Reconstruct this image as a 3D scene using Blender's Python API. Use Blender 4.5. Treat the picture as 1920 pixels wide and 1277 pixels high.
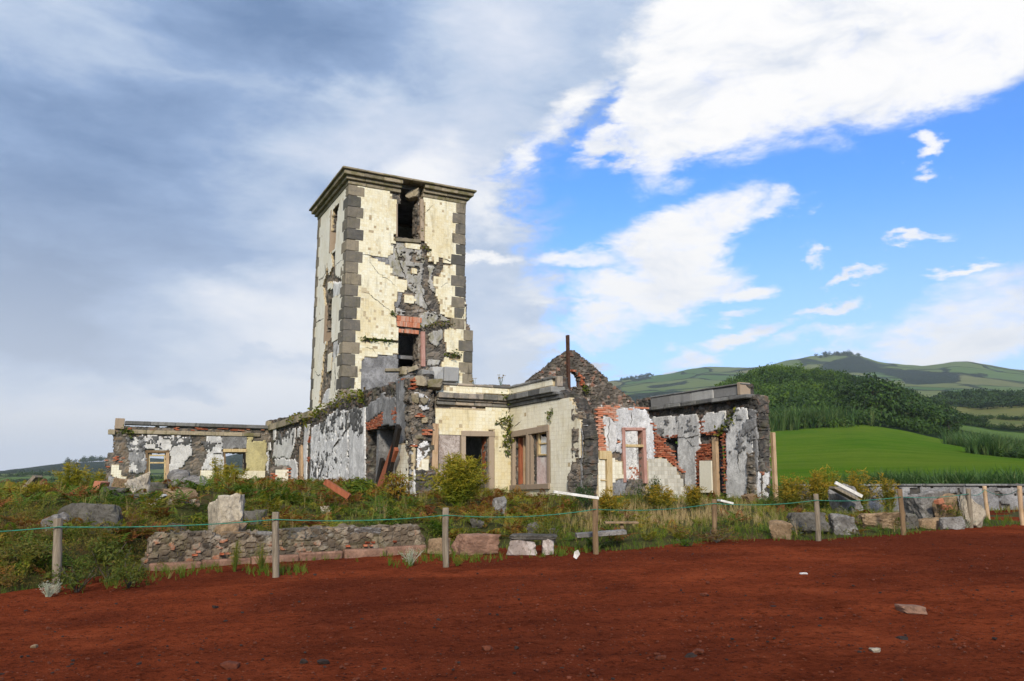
import bpy, math, random
import numpy as np
R = math.radians
random.seed(7)
rng = np.random.default_rng(7)
scene = bpy.context.scene
for o in list(bpy.data.objects):
    bpy.data.objects.remove(o)

# ------------------------------------------------------------------ camera
FPX, CXP, CYP, PITCH, EYE = 1480.0, 960.0, 638.5, R(10.2), 1.6
cam_data = bpy.data.cameras.new('camera')
cam = bpy.data.objects.new('camera', cam_data)
scene.collection.objects.link(cam)
cam.location = (0, 0, EYE)
cam.rotation_euler = (R(90) + PITCH, 0, 0)
cam_data.sensor_width = 36.0
cam_data.lens = 36.0 * FPX / 1920.0
cam_data.clip_start = 0.1
cam_data.clip_end = 30000
scene.camera = cam
scene.view_settings.view_transform = 'Standard'
scene.view_settings.look = 'None'
scene.view_settings.gamma = 1.0
scene.view_settings.exposure = 0.92
scene.cycles.use_denoising = True
scene.cycles.max_bounces = 6
scene.cycles.diffuse_bounces = 3
scene.cycles.transparent_max_bounces = 8
scene.cycles.volume_bounces = 0
scene.cycles.volume_max_steps = 64

# ------------------------------------------------------------------ sun and sky
SUN_AZ, SUN_EL = 179.0, 30.0          # degrees clockwise from +Y, and above the horizon
sun_data = bpy.data.lights.new('sun', 'SUN')
sun_data.energy = 2.3
sun_data.angle = R(6.0)
sun_data.color = (1.0, 0.90, 0.74)
sun = bpy.data.objects.new('sun', sun_data)
scene.collection.objects.link(sun)
sun.rotation_euler = (R(90 - SUN_EL), 0, R(180 - SUN_AZ))

world = bpy.data.worlds.new('World')
scene.world = world
world.use_nodes = True


def ray(u, v):
    a, b = u - CXP, CYP - v
    return np.array([a, FPX * math.cos(PITCH) - b * math.sin(PITCH), FPX * math.sin(PITCH) + b * math.cos(PITCH)])


def azel(u, v):
    d = ray(u, v)
    return math.degrees(math.atan2(d[0], d[1])), math.degrees(math.atan2(d[2], math.hypot(d[0], d[1])))


def at_depth(u, v, y):
    d = ray(u, v)
    return np.array([0, 0, EYE]) + d * (y / d[1])


def build_sky():
    nt = world.node_tree
    N, L = nt.nodes, nt.links
    N.clear()

    def nd(t, **k):
        n = N.new(t)
        for a, b in k.items():
            setattr(n, a, b)
        return n

    def math_(op, a, b=None, c=None, clamp=False):
        n = nd('ShaderNodeMath', operation=op, use_clamp=clamp)
        for i, x in enumerate((a, b, c)):
            if x is None:
                continue
            if isinstance(x, (int, float)):
                n.inputs[i].default_value = x
            else:
                L.new(x, n.inputs[i])
        return n.outputs[0]

    def mrange(x, a, b, c=0.0, d=1.0, smooth=True):
        n = nd('ShaderNodeMapRange', interpolation_type='SMOOTHSTEP' if smooth else 'LINEAR')
        L.new(x, n.inputs[0])
        for i, q in enumerate((a, b, c, d)):
            n.inputs[i + 1].default_value = q
        return n.outputs[0]

    def mixc(fac, a, b):
        n = nd('ShaderNodeMix', data_type='RGBA')
        if isinstance(fac, (int, float)):
            n.inputs[0].default_value = fac
        else:
            L.new(fac, n.inputs[0])
        for i, x in ((6, a), (7, b)):
            if isinstance(x, tuple):
                n.inputs[i].default_value = (*x, 1)
            else:
                L.new(x, n.inputs[i])
        return n.outputs[2]

    sky = nd('ShaderNodeTexSky', sky_type='NISHITA', sun_disc=False)
    sky.sun_elevation = R(SUN_EL)
    sky.sun_rotation = R(SUN_AZ)
    sky.air_density, sky.dust_density, sky.ozone_density = 1.0, 0.6, 1.6
    tc = nd('ShaderNodeTexCoord')
    sep = nd('ShaderNodeSeparateXYZ')
    L.new(tc.outputs['Generated'], sep.inputs[0])
    x, y, z = sep.outputs
    deg = 180 / math.pi
    az = math_('MULTIPLY', math_('ARCTAN2', x, y), deg)
    el = math_('MULTIPLY', math_('ARCSINE', z), deg)
    ae = nd('ShaderNodeCombineXYZ')
    L.new(az, ae.inputs[0]); L.new(el, ae.inputs[1])
    # cloud texture coordinates: direction projected on a high flat layer, so that clouds flatten towards the horizon
    zz = math_('ADD', math_('MAXIMUM', z, 0.0), 0.22)
    fl = nd('ShaderNodeCombineXYZ')
    L.new(math_('DIVIDE', x, zz), fl.inputs[0]); L.new(math_('DIVIDE', y, zz), fl.inputs[1])

    def noise(vec, scale, detail=6, rough=0.55, dist=0.0, stretch=None, loc=(0, 0, 0)):
        if stretch or loc != (0, 0, 0):
            m = nd('ShaderNodeMapping')
            m.inputs['Location'].default_value = loc
            if stretch:
                m.inputs['Scale'].default_value = stretch
            L.new(vec, m.inputs[0])
            vec = m.outputs[0]
        n = nd('ShaderNodeTexNoise')
        n.inputs['Scale'].default_value = scale
        n.inputs['Detail'].default_value = detail
        n.inputs['Roughness'].default_value = rough
        n.inputs['Distortion'].default_value = dist
        L.new(vec, n.inputs['Vector'])
        return n
    fm = nd('ShaderNodeMapping'); fm.inputs['Scale'].default_value = (1.0, 1.0, 2.3)
    L.new(tc.outputs['Generated'], fm.inputs[0])
    flv = fm.outputs[0]
    # domain warp of azimuth and elevation
    w1 = noise(flv, 5.0, 9, 0.62, 0.2)
    ws = nd('ShaderNodeVectorMath', operation='SUBTRACT')
    L.new(w1.outputs['Color'], ws.inputs[0]); ws.inputs[1].default_value = (0.5, 0.5, 0.5)
    wm = nd('ShaderNodeVectorMath', operation='MULTIPLY')
    L.new(ws.outputs[0], wm.inputs[0]); wm.inputs[1].default_value = (13.0, 8.0, 0.0)
    wa = nd('ShaderNodeVectorMath', operation='ADD')
    L.new(ae.outputs[0], wa.inputs[0]); L.new(wm.outputs[0], wa.inputs[1])
    wv = wa.outputs[0]

    def blob(u, v, rx, ry, rot=0.0, hard=0.35, amp=1.0, vec=None):
        a, e = azel(u, v)
        m = nd('ShaderNodeMapping', vector_type='TEXTURE')
        m.inputs['Location'].default_value = (a, e, 0)
        m.inputs['Rotation'].default_value = (0, 0, R(rot))
        m.inputs['Scale'].default_value = (rx, ry, 1)
        L.new(vec or wv, m.inputs[0])
        ln = nd('ShaderNodeVectorMath', operation='LENGTH')
        L.new(m.outputs[0], ln.inputs[0])
        return mrange(ln.outputs['Value'], hard, 1.0, amp, 0.0)

    def union(lst):
        r = lst[0]
        for b in lst[1:]:
            r = math_('MAXIMUM', r, b)
        return r

    # grey cloud deck over the left of the view and on past it
    deck = union([mrange(az, -8.0, 6.0, 1.0, 0.0),
                  blob(560, -60, 42, 16, -4, 0.45), blob(300, 620, 34, 30, 0, 0.6), blob(820, 230, 11, 6, 20, 0.2), blob(930, 60, 13, 8, 10, 0.3)])
    # sharp white band across the top and the middle cloud
    white = union([blob(1230, 190, 4.0, 8.5, -8, 0.3), blob(1400, 95, 12, 8, 6, 0.5), blob(1640, 75, 15, 7.2, 9, 0.5),
                   blob(1850, 30, 13, 6.5, 8, 0.5), blob(1330, 220, 6.5, 3.2, 10, 0.3), blob(1520, 180, 8, 3.2, 8, 0.4), blob(1165, 290, 3.4, 1.2, 18, 0.2, 0.9),
                   blob(1090, 225, 6.0, 2.3, 38, 0.15, 0.85), blob(1030, 290, 4.5, 1.5, 30, 0.1, 0.7), blob(1900, 150, 1.8, 1.2, 0, 0.1, 0.6),
                   blob(1290, 450, 7.5, 3.2, 22, 0.35), blob(1250, 530, 8.0, 2.8, 4, 0.35), blob(1400, 535, 4.5, 1.2, 0, 0.3, 0.95), blob(1090, 490, 5.5, 1.4, 9, 0.2, 0.9),
                   blob(930, 505, 4.0, 0.9, 5, 0.2, 0.8), blob(1150, 590, 5.0, 2.0, 12, 0.2, 0.85), blob(1130, 630, 4.0, 1.1, 10, 0.2, 0.7),
                   blob(1420, 400, 2.6, 1.2, 20, 0.1, 0.75)])
    small = union([blob(1745, 275, 1.9, 0.75, 5, 0.1, 0.8), blob(1732, 322, 2.1, 0.7, 3, 0.1, 0.85), blob(1725, 462, 2.6, 0.6, 5, 0.15, 0.85),
                   blob(1618, 525, 2.3, 0.6, 8, 0.15, 0.8), blob(1820, 507, 2.5, 0.5, 4, 0.1, 0.8), blob(1580, 462, 1.2, 0.7, -20, 0.1, 0.7),
                   blob(1550, 578, 3.4, 0.65, 8, 0.2, 0.8), blob(1420, 628, 4.6, 0.9, 10, 0.2, 0.85), blob(1280, 668, 4.5, 1.1, 3, 0.15, 0.8), blob(1400, 585, 2.0, 0.7, 0, 0.2, 0.7),
                   blob(1840, 590, 9, 3.4, 14, 0.15, 0.75), blob(1800, 640, 12, 3.0, 8, 0.25, 0.9), blob(1560, 640, 6, 1.0, 6, 0.1, 0.6),
                   blob(1030, 640, 7, 2.2, 0, 0.1, 0.6), blob(1000, 560, 6.0, 1.6, 0, 0.05, 0.5), blob(940, 400, 3.4, 4.5, 0, 0.05, 0.55)])
    nbig = noise(flv, 3.0, 8, 0.6, 0.3)
    nfine = noise(flv, 15.0, 10, 0.68, 0.35)
    n1, n2 = nbig.outputs['Fac'], nfine.outputs['Fac']
    # beyond the frame the deck goes on as broken cloud
    outside = math_('MULTIPLY', mrange(n1, 0.42, 0.60), mrange(math_('ABSOLUTE', az), 38.0, 60.0))
    high = math_('MULTIPLY', mrange(n1, 0.40, 0.58), mrange(el, 36.0, 48.0))
    cov = union([math_('MULTIPLY', white, 1.0), small, outside, high])
    tex = math_('MULTIPLY', math_('SUBTRACT', n2, 0.5), 1.7)
    dens_w = mrange(math_('ADD', math_('MULTIPLY', cov, 1.15), tex), 0.05, 1.15)
    dens_w = math_('MULTIPLY', dens_w, mrange(cov, 0.0, 0.18))
    dens_d = mrange(math_('ADD', deck, math_('MULTIPLY', tex, 0.7)), 0.10, 0.66)
    dens_d = math_('MULTIPLY', dens_d, mrange(deck, 0.0, 0.25))
    # colours are radiance before the 0.1 background strength
    K = 10.0
    def c(r, g, b, k=K):
        f = lambda s: ((s / 255) / 12.92 if s / 255 < 0.04045 else ((s / 255 + 0.055) / 1.055) ** 2.4)
        q = 1.06 * 2 ** -scene.view_settings.exposure
        return (f(r) * k * q, f(g) * k * q, f(b) * k * q)
    # thickness of the deck decides its grey: soft, large, stretched streaks
    nd1 = noise(flv, 3.2, 7, 0.5, 0.5, stretch=(0.8, 0.8, 1.3), loc=(3.1, 1.7, 0)).outputs['Fac']
    nd2 = noise(flv, 9.0, 9, 0.62, 0.5, stretch=(0.9, 0.9, 1.1), loc=(0.4, 5.2, 0)).outputs['Fac']
    dk = union([blob(40, 590, 19, 9, -8, 0.1, 1.0), blob(90, 400, 20, 9, 0, 0.1, 0.7), blob(400, 250, 30, 7, 10, 0.0, 0.8), blob(560, 60, 20, 8, -6, 0.0, 0.75),
                blob(270, 590, 7.0, 1.8, -14, 0.1, 0.75), blob(320, 733, 6.0, 0.9, 0, 0.2, 0.9), blob(60, 722, 6, 1.0, 4, 0.1, 0.6), blob(450, 685, 7, 0.8, 2, 0.1, 0.55),
                blob(30, 825, 3.0, 0.45, -2, 0.1, 0.5), blob(560, 330, 12, 3, -10, 0.0, 0.45)])
    lt = union([blob(640, 250, 15, 6.5, 12, 0.0, 0.85), blob(430, 590, 13, 4.5, 10, 0.0, 0.95), blob(400, 660, 14, 4, 3, 0.0, 0.8), blob(250, 790, 26, 4.4, 0, 0.2, 1.0), blob(480, 640, 10, 5, 5, 0.1, 0.9),
                blob(830, 330, 9, 7, 0, 0.0, 0.95), blob(900, 130, 10, 9, 0, 0.0, 0.5), blob(500, 770, 14, 4.0, 0, 0.2, 1.0)])
    t = math_('ADD', 0.50, math_('MULTIPLY', lt, 0.52))
    t = math_('SUBTRACT', t, math_('MULTIPLY', dk, 0.62))
    t = math_('ADD', t, math_('MULTIPLY', math_('SUBTRACT', nd1, 0.5), 0.55))
    t = math_('ADD', t, math_('MULTIPLY', math_('SUBTRACT', nd2, 0.5), 0.48))
    nd3 = noise(flv, 24.0, 8, 0.6, 0.4, stretch=(1.0, 1.0, 1.1), loc=(7.7, 2.2, 0)).outputs['Fac']
    t = math_('ADD', t, math_('MULTIPLY', math_('SUBTRACT', nd3, 0.5), 0.20))
    t = math_('ADD', t, mrange(el, 0.5, 10.0, 0.30, 0.0))
    ramp = nd('ShaderNodeValToRGB')
    L.new(math_('ADD', t, 0.0, clamp=True), ramp.inputs[0])
    er = ramp.color_ramp
    stops = [(0.0, c(112, 140, 180)), (0.3, c(146, 171, 208)), (0.52, c(184, 201, 226)), (0.75, c(216, 224, 239)), (1.0, c(246, 247, 250))]
    while len(er.elements) < len(stops):
        er.elements.new(0.5)
    for e_, (p, col) in zip(er.elements, stops):
        e_.position = p
        e_.color = (*[q / K for q in col], 1)
    sc_ = nd('ShaderNodeVectorMath', operation='SCALE')
    L.new(ramp.outputs[0], sc_.inputs[0]); sc_.inputs['Scale'].default_value = K
    deckcol = sc_.outputs[0]
    wshade = math_('ADD', 0.22, math_('MULTIPLY', math_('SUBTRACT', nd2, 0.5), 3.0), clamp=True)
    whitecol = mixc(mrange(wshade, 0.0, 1.0, 0, 1), c(255, 254, 253), c(214, 222, 236))
    # clear sky of the Nishita model, a little deeper
    gm = nd('ShaderNodeVectorMath', operation='MULTIPLY')
    L.new(sky.outputs[0], gm.inputs[0]); kx = 2 ** (0.55 - scene.view_settings.exposure)
    gm.inputs[1].default_value = (0.50 * kx, 1.03 * kx, 1.75 * kx)
    base = gm.outputs[0]
    col = mixc(dens_d, base, deckcol)
    col = mixc(dens_w, col, whitecol)
    # grey cumulus banks low over the hills behind the gable
    low = union([blob(1090, 690, 4.6, 1.6, 0, 0.2, 0.9), blob(960, 690, 3.6, 1.7, 0, 0.2, 0.85), blob(1240, 700, 3.0, 0.9, 0, 0.2, 0.8)])
    dl = mrange(math_('ADD', low, math_('MULTIPLY', tex, 0.8)), 0.35, 0.75)
    col = mixc(dl, col, c(196, 208, 226))
    # pale air just above the horizon
    hz = math_('MULTIPLY', mrange(el, 0.0, 22.0, 1.0, 0.0), 0.62)
    col = mixc(hz, col, c(240, 246, 252))
    bg = nd('ShaderNodeBackground')
    bg.inputs['Strength'].default_value = 0.1
    L.new(col, bg.inputs[0])
    out = nd('ShaderNodeOutputWorld')
    L.new(bg.outputs[0], out.inputs[0])


build_sky()
# ------------------------------------------------------------------ numeric helpers
def _h(ix, iy, seed):
    n = (ix.astype(np.int64) * 374761393 + iy.astype(np.int64) * 668265263 + int(seed) * 1442695041) & 0xffffffff
    n = ((n ^ (n >> 13)) * 1274126177) & 0xffffffff
    n = ((n ^ (n >> 16)) * 2246822519) & 0xffffffff
    return ((n ^ (n >> 15)) & 0xffffff) / float(0xffffff)


def vnoise(x, y, seed=0):
    x = np.asarray(x, float); y = np.asarray(y, float)
    ix, iy = np.floor(x), np.floor(y)
    fx, fy = x - ix, y - iy
    fx = fx * fx * (3 - 2 * fx); fy = fy * fy * (3 - 2 * fy)
    a, b = _h(ix, iy, seed), _h(ix + 1, iy, seed)
    c, d = _h(ix, iy + 1, seed), _h(ix + 1, iy + 1, seed)
    return (a + (b - a) * fx) * (1 - fy) + (c + (d - c) * fx) * fy


def fbm(x, y, octv=4, seed=0, gain=0.5):
    s = np.zeros(np.broadcast(x, y).shape); a = 1.0; t = 0.0; f = 1.0
    for i in range(octv):
        s = s + a * vnoise(np.asarray(x) * f, np.asarray(y) * f, seed + i * 17)
        t += a; a *= gain; f *= 2.03
    return s / t


def worley(x, y, seed=0):
    ix, iy = np.floor(x), np.floor(y)
    d1 = np.full(x.shape, 9.0); d2 = d1.copy(); idv = np.zeros(x.shape)
    for a in (-1, 0, 1):
        for b in (-1, 0, 1):
            cx, cy = ix + a, iy + b
            px = cx + 0.15 + 0.7 * _h(cx, cy, seed); py = cy + 0.15 + 0.7 * _h(cx, cy, seed + 5)
            d = np.hypot(x - px, y - py)
            r = _h(cx, cy, seed + 9)
            n1 = d < d1
            d2 = np.where(n1, d1, np.minimum(d2, d))
            idv = np.where(n1, r, idv)
            d1 = np.where(n1, d, d1)
    return d1, d2, idv


def inpoly(px, py, poly):
    poly = np.asarray(poly, float)
    r = np.zeros(px.shape, bool)
    n = len(poly)
    for i in range(n):
        x1, y1 = poly[i]; x2, y2 = poly[(i + 1) % n]
        if y1 == y2:
            continue
        c = ((y1 > py) != (y2 > py)) & (px < (x2 - x1) * (py - y1) / (y2 - y1) + x1)
        r ^= c
    return r


def sm(a, b, x):
    t = np.clip((np.asarray(x, float) - a) / (b - a), 0, 1)
    return t * t * (3 - 2 * t)


def zp(ox, oy, pts, k=5.322):
    return [(ox + a / k, oy + b / k) for a, b in pts]


# ------------------------------------------------------------------ objects
COL = scene.collection


def tag(o, label=None, cat=None, group=None, kind=None):
    if label: o['label'] = label
    if cat: o['category'] = cat
    if group: o['group'] = group
    if kind: o['kind'] = kind
    return o


def empty(name, loc=(0, 0, 0)):
    o = bpy.data.objects.new(name, None)
    o.empty_display_size = 0.3
    COL.objects.link(o)
    o.location = [float(q) for q in loc]
    return o


WL = {}          # world location of every object that can be a parent


def wloc(o):
    p = np.array(o.location)
    while o.parent:
        o = o.parent
        p = p + np.array(o.location)
    return p


def mesh_data(name, V, F, smooth=False, attrs=None, mat=None):
    """V (n,3); F: list of index arrays, each (m,3) or (m,4)"""
    me = bpy.data.meshes.new(name)
    V = np.asarray(V, np.float32)
    if not isinstance(F, list):
        F = [F]
    F = [np.asarray(f, np.int32) for f in F if len(f)]
    me.vertices.add(len(V))
    me.vertices.foreach_set('co', V.ravel())
    loops = np.concatenate([f.ravel() for f in F]) if F else np.zeros(0, np.int32)
    cnt = np.concatenate([np.full(len(f), f.shape[1], np.int32) for f in F]) if F else np.zeros(0, np.int32)
    me.loops.add(len(loops))
    me.loops.foreach_set('vertex_index', loops)
    me.polygons.add(len(cnt))
    me.polygons.foreach_set('loop_start', np.concatenate([[0], np.cumsum(cnt)[:-1]]).astype(np.int32))
    me.polygons.foreach_set('loop_total', cnt)
    me.polygons.foreach_set('use_smooth', np.full(len(cnt), bool(smooth)))
    me.update(calc_edges=True)
    for k, a in (attrs or {}).items():
        at = me.attributes.new(k, 'FLOAT', 'POINT')
        at.data.foreach_set('value', np.asarray(a, np.float32))
    me.validate()
    if mat:
        me.materials.append(mat)
    return me


def add(name, me, parent=None, loc=(0, 0, 0), rot=None, scale=None):
    o = bpy.data.objects.new(name, me)
    COL.objects.link(o)
    if parent is not None:
        o.parent = parent
    o.location = [float(q) for q in loc]
    if rot is not None: o.rotation_euler = rot
    if scale is not None: o.scale = scale
    return o


def wobj(name, V, F, mat, parent=None, smooth=False, attrs=None, origin=None):
    """mesh given in world coordinates; the object's origin is put at the parent's (or at origin)"""
    V = np.asarray(V, float)
    if parent is not None:
        base = wloc(parent)
        return add(name, mesh_data(name, V - base, F, smooth, attrs, mat), parent)
    if origin is None:
        origin = np.array([V[:, 0].mean(), V[:, 1].mean(), V[:, 2].min()])
    return add(name, mesh_data(name, V - origin, F, smooth, attrs, mat), None, origin)


BOXF = np.array([[0, 3, 2, 1], [4, 5, 6, 7], [0, 1, 5, 4], [1, 2, 6, 5], [2, 3, 7, 6], [3, 0, 4, 7]])


def bevel(o, w=0.012, seg=1):
    m = o.modifiers.new('bevel', 'BEVEL')
    m.width = w; m.segments = seg; m.limit_method = 'ANGLE'
    return o


def merge(proto_v, proto_f, T, Rm, S):
    """copies of a prototype: T (n,3), Rm (n,3,3), S (n,) or (n,3)"""
    n, m = len(T), len(proto_v)
    S = np.asarray(S)
    if S.ndim == 1: S = S[:, None].repeat(3, 1)
    V = np.einsum('nij,nmj->nmi', Rm, proto_v[None] * S[:, None, :]) + T[:, None, :]
    F = proto_f[None] + (np.arange(n) * m)[:, None, None]
    return V.reshape(-1, 3), F.reshape(-1, proto_f.shape[1])


def rotz(a):
    c, s = np.cos(a), np.sin(a); o = np.zeros_like(a); i = np.ones_like(a)
    return np.stack([np.stack([c, -s, o], -1), np.stack([s, c, o], -1), np.stack([o, o, i], -1)], -2)


def rotx(a):
    c, s = np.cos(a), np.sin(a); o = np.zeros_like(a); i = np.ones_like(a)
    return np.stack([np.stack([i, o, o], -1), np.stack([o, c, -s], -1), np.stack([o, s, c], -1)], -2)


def rot_rand(n, r=rng):
    a = r.uniform(0, 2 * math.pi, n); b = r.uniform(0, math.pi, n); c = r.uniform(0, 2 * math.pi, n)
    return rotz(a) @ rotx(b) @ rotz(c)


def tube(pts, rad, seg=6, closed=True):
    """tube along a polyline; rad a scalar or one per point"""
    P = np.asarray(pts, float); n = len(P)
    rad = np.broadcast_to(np.asarray(rad, float), (n,))
    T = np.gradient(P, axis=0); T /= np.linalg.norm(T, axis=1)[:, None] + 1e-9
    up = np.where(np.abs(T[:, 2:3]) > 0.9, np.array([[1., 0, 0]]), np.array([[0, 0, 1.]]))
    A = np.cross(T, up); A /= np.linalg.norm(A, axis=1)[:, None] + 1e-9
    B = np.cross(T, A)
    a = np.linspace(0, 2 * math.pi, seg, endpoint=False)
    V = P[:, None] + rad[:, None, None] * (np.cos(a)[None, :, None] * A[:, None] + np.sin(a)[None, :, None] * B[:, None])
    V = V.reshape(-1, 3)
    i = np.arange(n - 1)[:, None] * seg + np.arange(seg)[None]
    j = np.arange(n - 1)[:, None] * seg + (np.arange(seg)[None] + 1) % seg
    F = np.stack([i, j, j + seg, i + seg], -1).reshape(-1, 4)
    Fs = [F]
    if closed:
        V = np.vstack([V, P[:1], P[-1:]])
        k = len(V)
        e = np.arange(seg); e2 = (e + 1) % seg
        Fs.append(np.concatenate([np.stack([e2, e, np.full(seg, k - 2)], -1),
                                  np.stack([e + (n - 1) * seg, e2 + (n - 1) * seg, np.full(seg, k - 1)], -1)]))
    return V, Fs


_ico = {}


def ico(sub):
    if sub not in _ico:
        import bmesh
        bm = bmesh.new()
        bmesh.ops.create_icosphere(bm, subdivisions=sub, radius=1.0)
        _ico[sub] = (np.array([v.co[:] for v in bm.verts]), np.array([[v.index for v in f.verts] for f in bm.faces]))
        bm.free()
    return _ico[sub]


def rock_verts(seed, size, boxy=0.5, planes=14, rough=0.05, sub=4, tilt=0.0):
    """angular stone: random polytope (box faces plus chips), roughened; size = half extents"""
    r = np.random.default_rng(seed)
    D, F = ico(sub)
    nr = []
    hs = []
    for ax in range(3):
        for s in (-1, 1):
            v = np.zeros(3); v[ax] = s
            v += r.normal(0, 0.10 + 0.18 * (1 - boxy), 3)
            nr.append(v / np.linalg.norm(v)); hs.append(0.78 + r.uniform(-0.06, 0.1))
    for _ in range(planes):
        v = r.normal(0, 1, 3); nr.append(v / np.linalg.norm(v)); hs.append(r.uniform(0.92, 1.12) + 0.25 * boxy)
    nr, hs = np.array(nr), np.array(hs)
    dd = D @ nr.T
    rad = np.min(np.where(dd > 0.05, hs / np.maximum(dd, 0.05), 9), axis=1)
    p = D * rad[:, None]
    n = fbm(p[:, 0] * 2.2 + p[:, 2] * 1.3 + seed, p[:, 1] * 2.2 - p[:, 2] * 1.1, 5, seed) - 0.5
    n2 = fbm(p[:, 0] * 7 + p[:, 2] * 5 + seed, p[:, 1] * 7 - p[:, 2] * 4, 4, seed + 3, 0.65) - 0.5
    p = p * (1 + rough * 2.4 * n + rough * 1.0 * n2)[:, None]
    return p * np.asarray(size), F


# ------------------------------------------------------------------ materials
def srgb(r, g, b):
    f = lambda s: ((s / 255) / 12.92 if s / 255 < 0.04045 else ((s / 255 + 0.055) / 1.055) ** 2.4)
    return (f(r), f(g), f(b))


class NT:
    def __init__(self, name):
        self.m = bpy.data.materials.new(name)
        self.m.use_nodes = True
        self.t = self.m.node_tree
        self.t.nodes.clear()
        self.out = self.n('ShaderNodeOutputMaterial')
        self.p = self.n('ShaderNodeBsdfPrincipled')
        self.l(self.p.outputs[0], self.out.inputs[0])

    def n(self, t, **k):
        x = self.t.nodes.new(t)
        for a, b in k.items(): setattr(x, a, b)
        return x

    def l(self, a, b):
        self.t.links.new(a, b)

    def set(self, s, x):
        if isinstance(x, (int, float)): s.default_value = x
        elif isinstance(x, tuple): s.default_value = (*x, 1) if len(x) == 3 and s.type == 'RGBA' else x
        else: self.l(x, s)

    def math(self, op, a, b=None, clamp=False):
        x = self.n('ShaderNodeMath', operation=op, use_clamp=clamp)
        self.set(x.inputs[0], a)
        if b is not None: self.set(x.inputs[1], b)
        return x.outputs[0]

    def coord(self, scale=(1, 1, 1), shift=True):
        tc = self.n('ShaderNodeTexCoord')
        mp = self.n('ShaderNodeMapping')
        mp.inputs['Scale'].default_value = scale
        self.l(tc.outputs['Object'], mp.inputs[0])
        if shift:
            oi = self.n('ShaderNodeObjectInfo')
            s = self.n('ShaderNodeVectorMath', operation='SCALE')
            s.inputs[0].default_value = (37.0, 71.0, 53.0)
            self.l(oi.outputs['Random'], s.inputs['Scale'])
            self.l(s.outputs[0], mp.inputs['Location'])
        return mp.outputs[0]

    def noise(self, vec, scale, detail=5, rough=0.6, dist=0.0):
        x = self.n('ShaderNodeTexNoise')
        x.inputs['Scale'].default_value = scale; x.inputs['Detail'].default_value = detail
        x.inputs['Roughness'].default_value = rough; x.inputs['Distortion'].default_value = dist
        self.l(vec, x.inputs['Vector'])
        return x.outputs['Fac']

    def voro(self, vec, scale, feature='F1', out='Distance', rnd=1.0):
        x = self.n('ShaderNodeTexVoronoi', feature=feature)
        x.inputs['Scale'].default_value = scale
        x.inputs['Randomness'].default_value = rnd
        self.l(vec, x.inputs['Vector'])
        return x.outputs[out]

    def mr(self, x, a, b, c=0.0, d=1.0):
        q = self.n('ShaderNodeMapRange', interpolation_type='SMOOTHSTEP')
        self.l(x, q.inputs[0])
        for i, s in enumerate((a, b, c, d)): q.inputs[i + 1].default_value = s
        return q.outputs[0]

    def mix(self, f, a, b, mode='MIX'):
        x = self.n('ShaderNodeMix', data_type='RGBA', blend_type=mode)
        self.set(x.inputs[0], f); self.set(x.inputs[6], a); self.set(x.inputs[7], b)
        return x.outputs[2]

    def ramp(self, x, stops):
        r = self.n('ShaderNodeValToRGB')
        self.l(x, r.inputs[0])
        e = r.color_ramp.elements
        while len(e) < len(stops): e.new(0.5)
        for q, (p, c) in zip(e, stops):
            q.position = p; q.color = (*c, 1)
        return r.outputs[0]

    def attr(self, name):
        x = self.n('ShaderNodeAttribute', attribute_name=name)
        return x.outputs['Fac']

    def island(self):
        return self.n('ShaderNodeNewGeometry').outputs['Random Per Island']

    def orand(self):
        return self.n('ShaderNodeObjectInfo').outputs['Random']

    def bump(self, h, strength=0.4, dist=0.02, normal=None):
        b = self.n('ShaderNodeBump')
        b.inputs['Strength'].default_value = strength
        b.inputs['Distance'].default_value = dist
        self.l(h, b.inputs['Height'])
        if normal is not None: self.l(normal, b.inputs['Normal'])
        return b.outputs[0]

    def done(self, col, rough=0.85, normal=None, spec=0.3):
        self.set(self.p.inputs['Base Color'], col)
        self.set(self.p.inputs['Roughness'], rough)
        self.p.inputs['Specular IOR Level'].default_value = spec
        if normal is not None: self.l(normal, self.p.inputs['Normal'])
        return self.m


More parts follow.
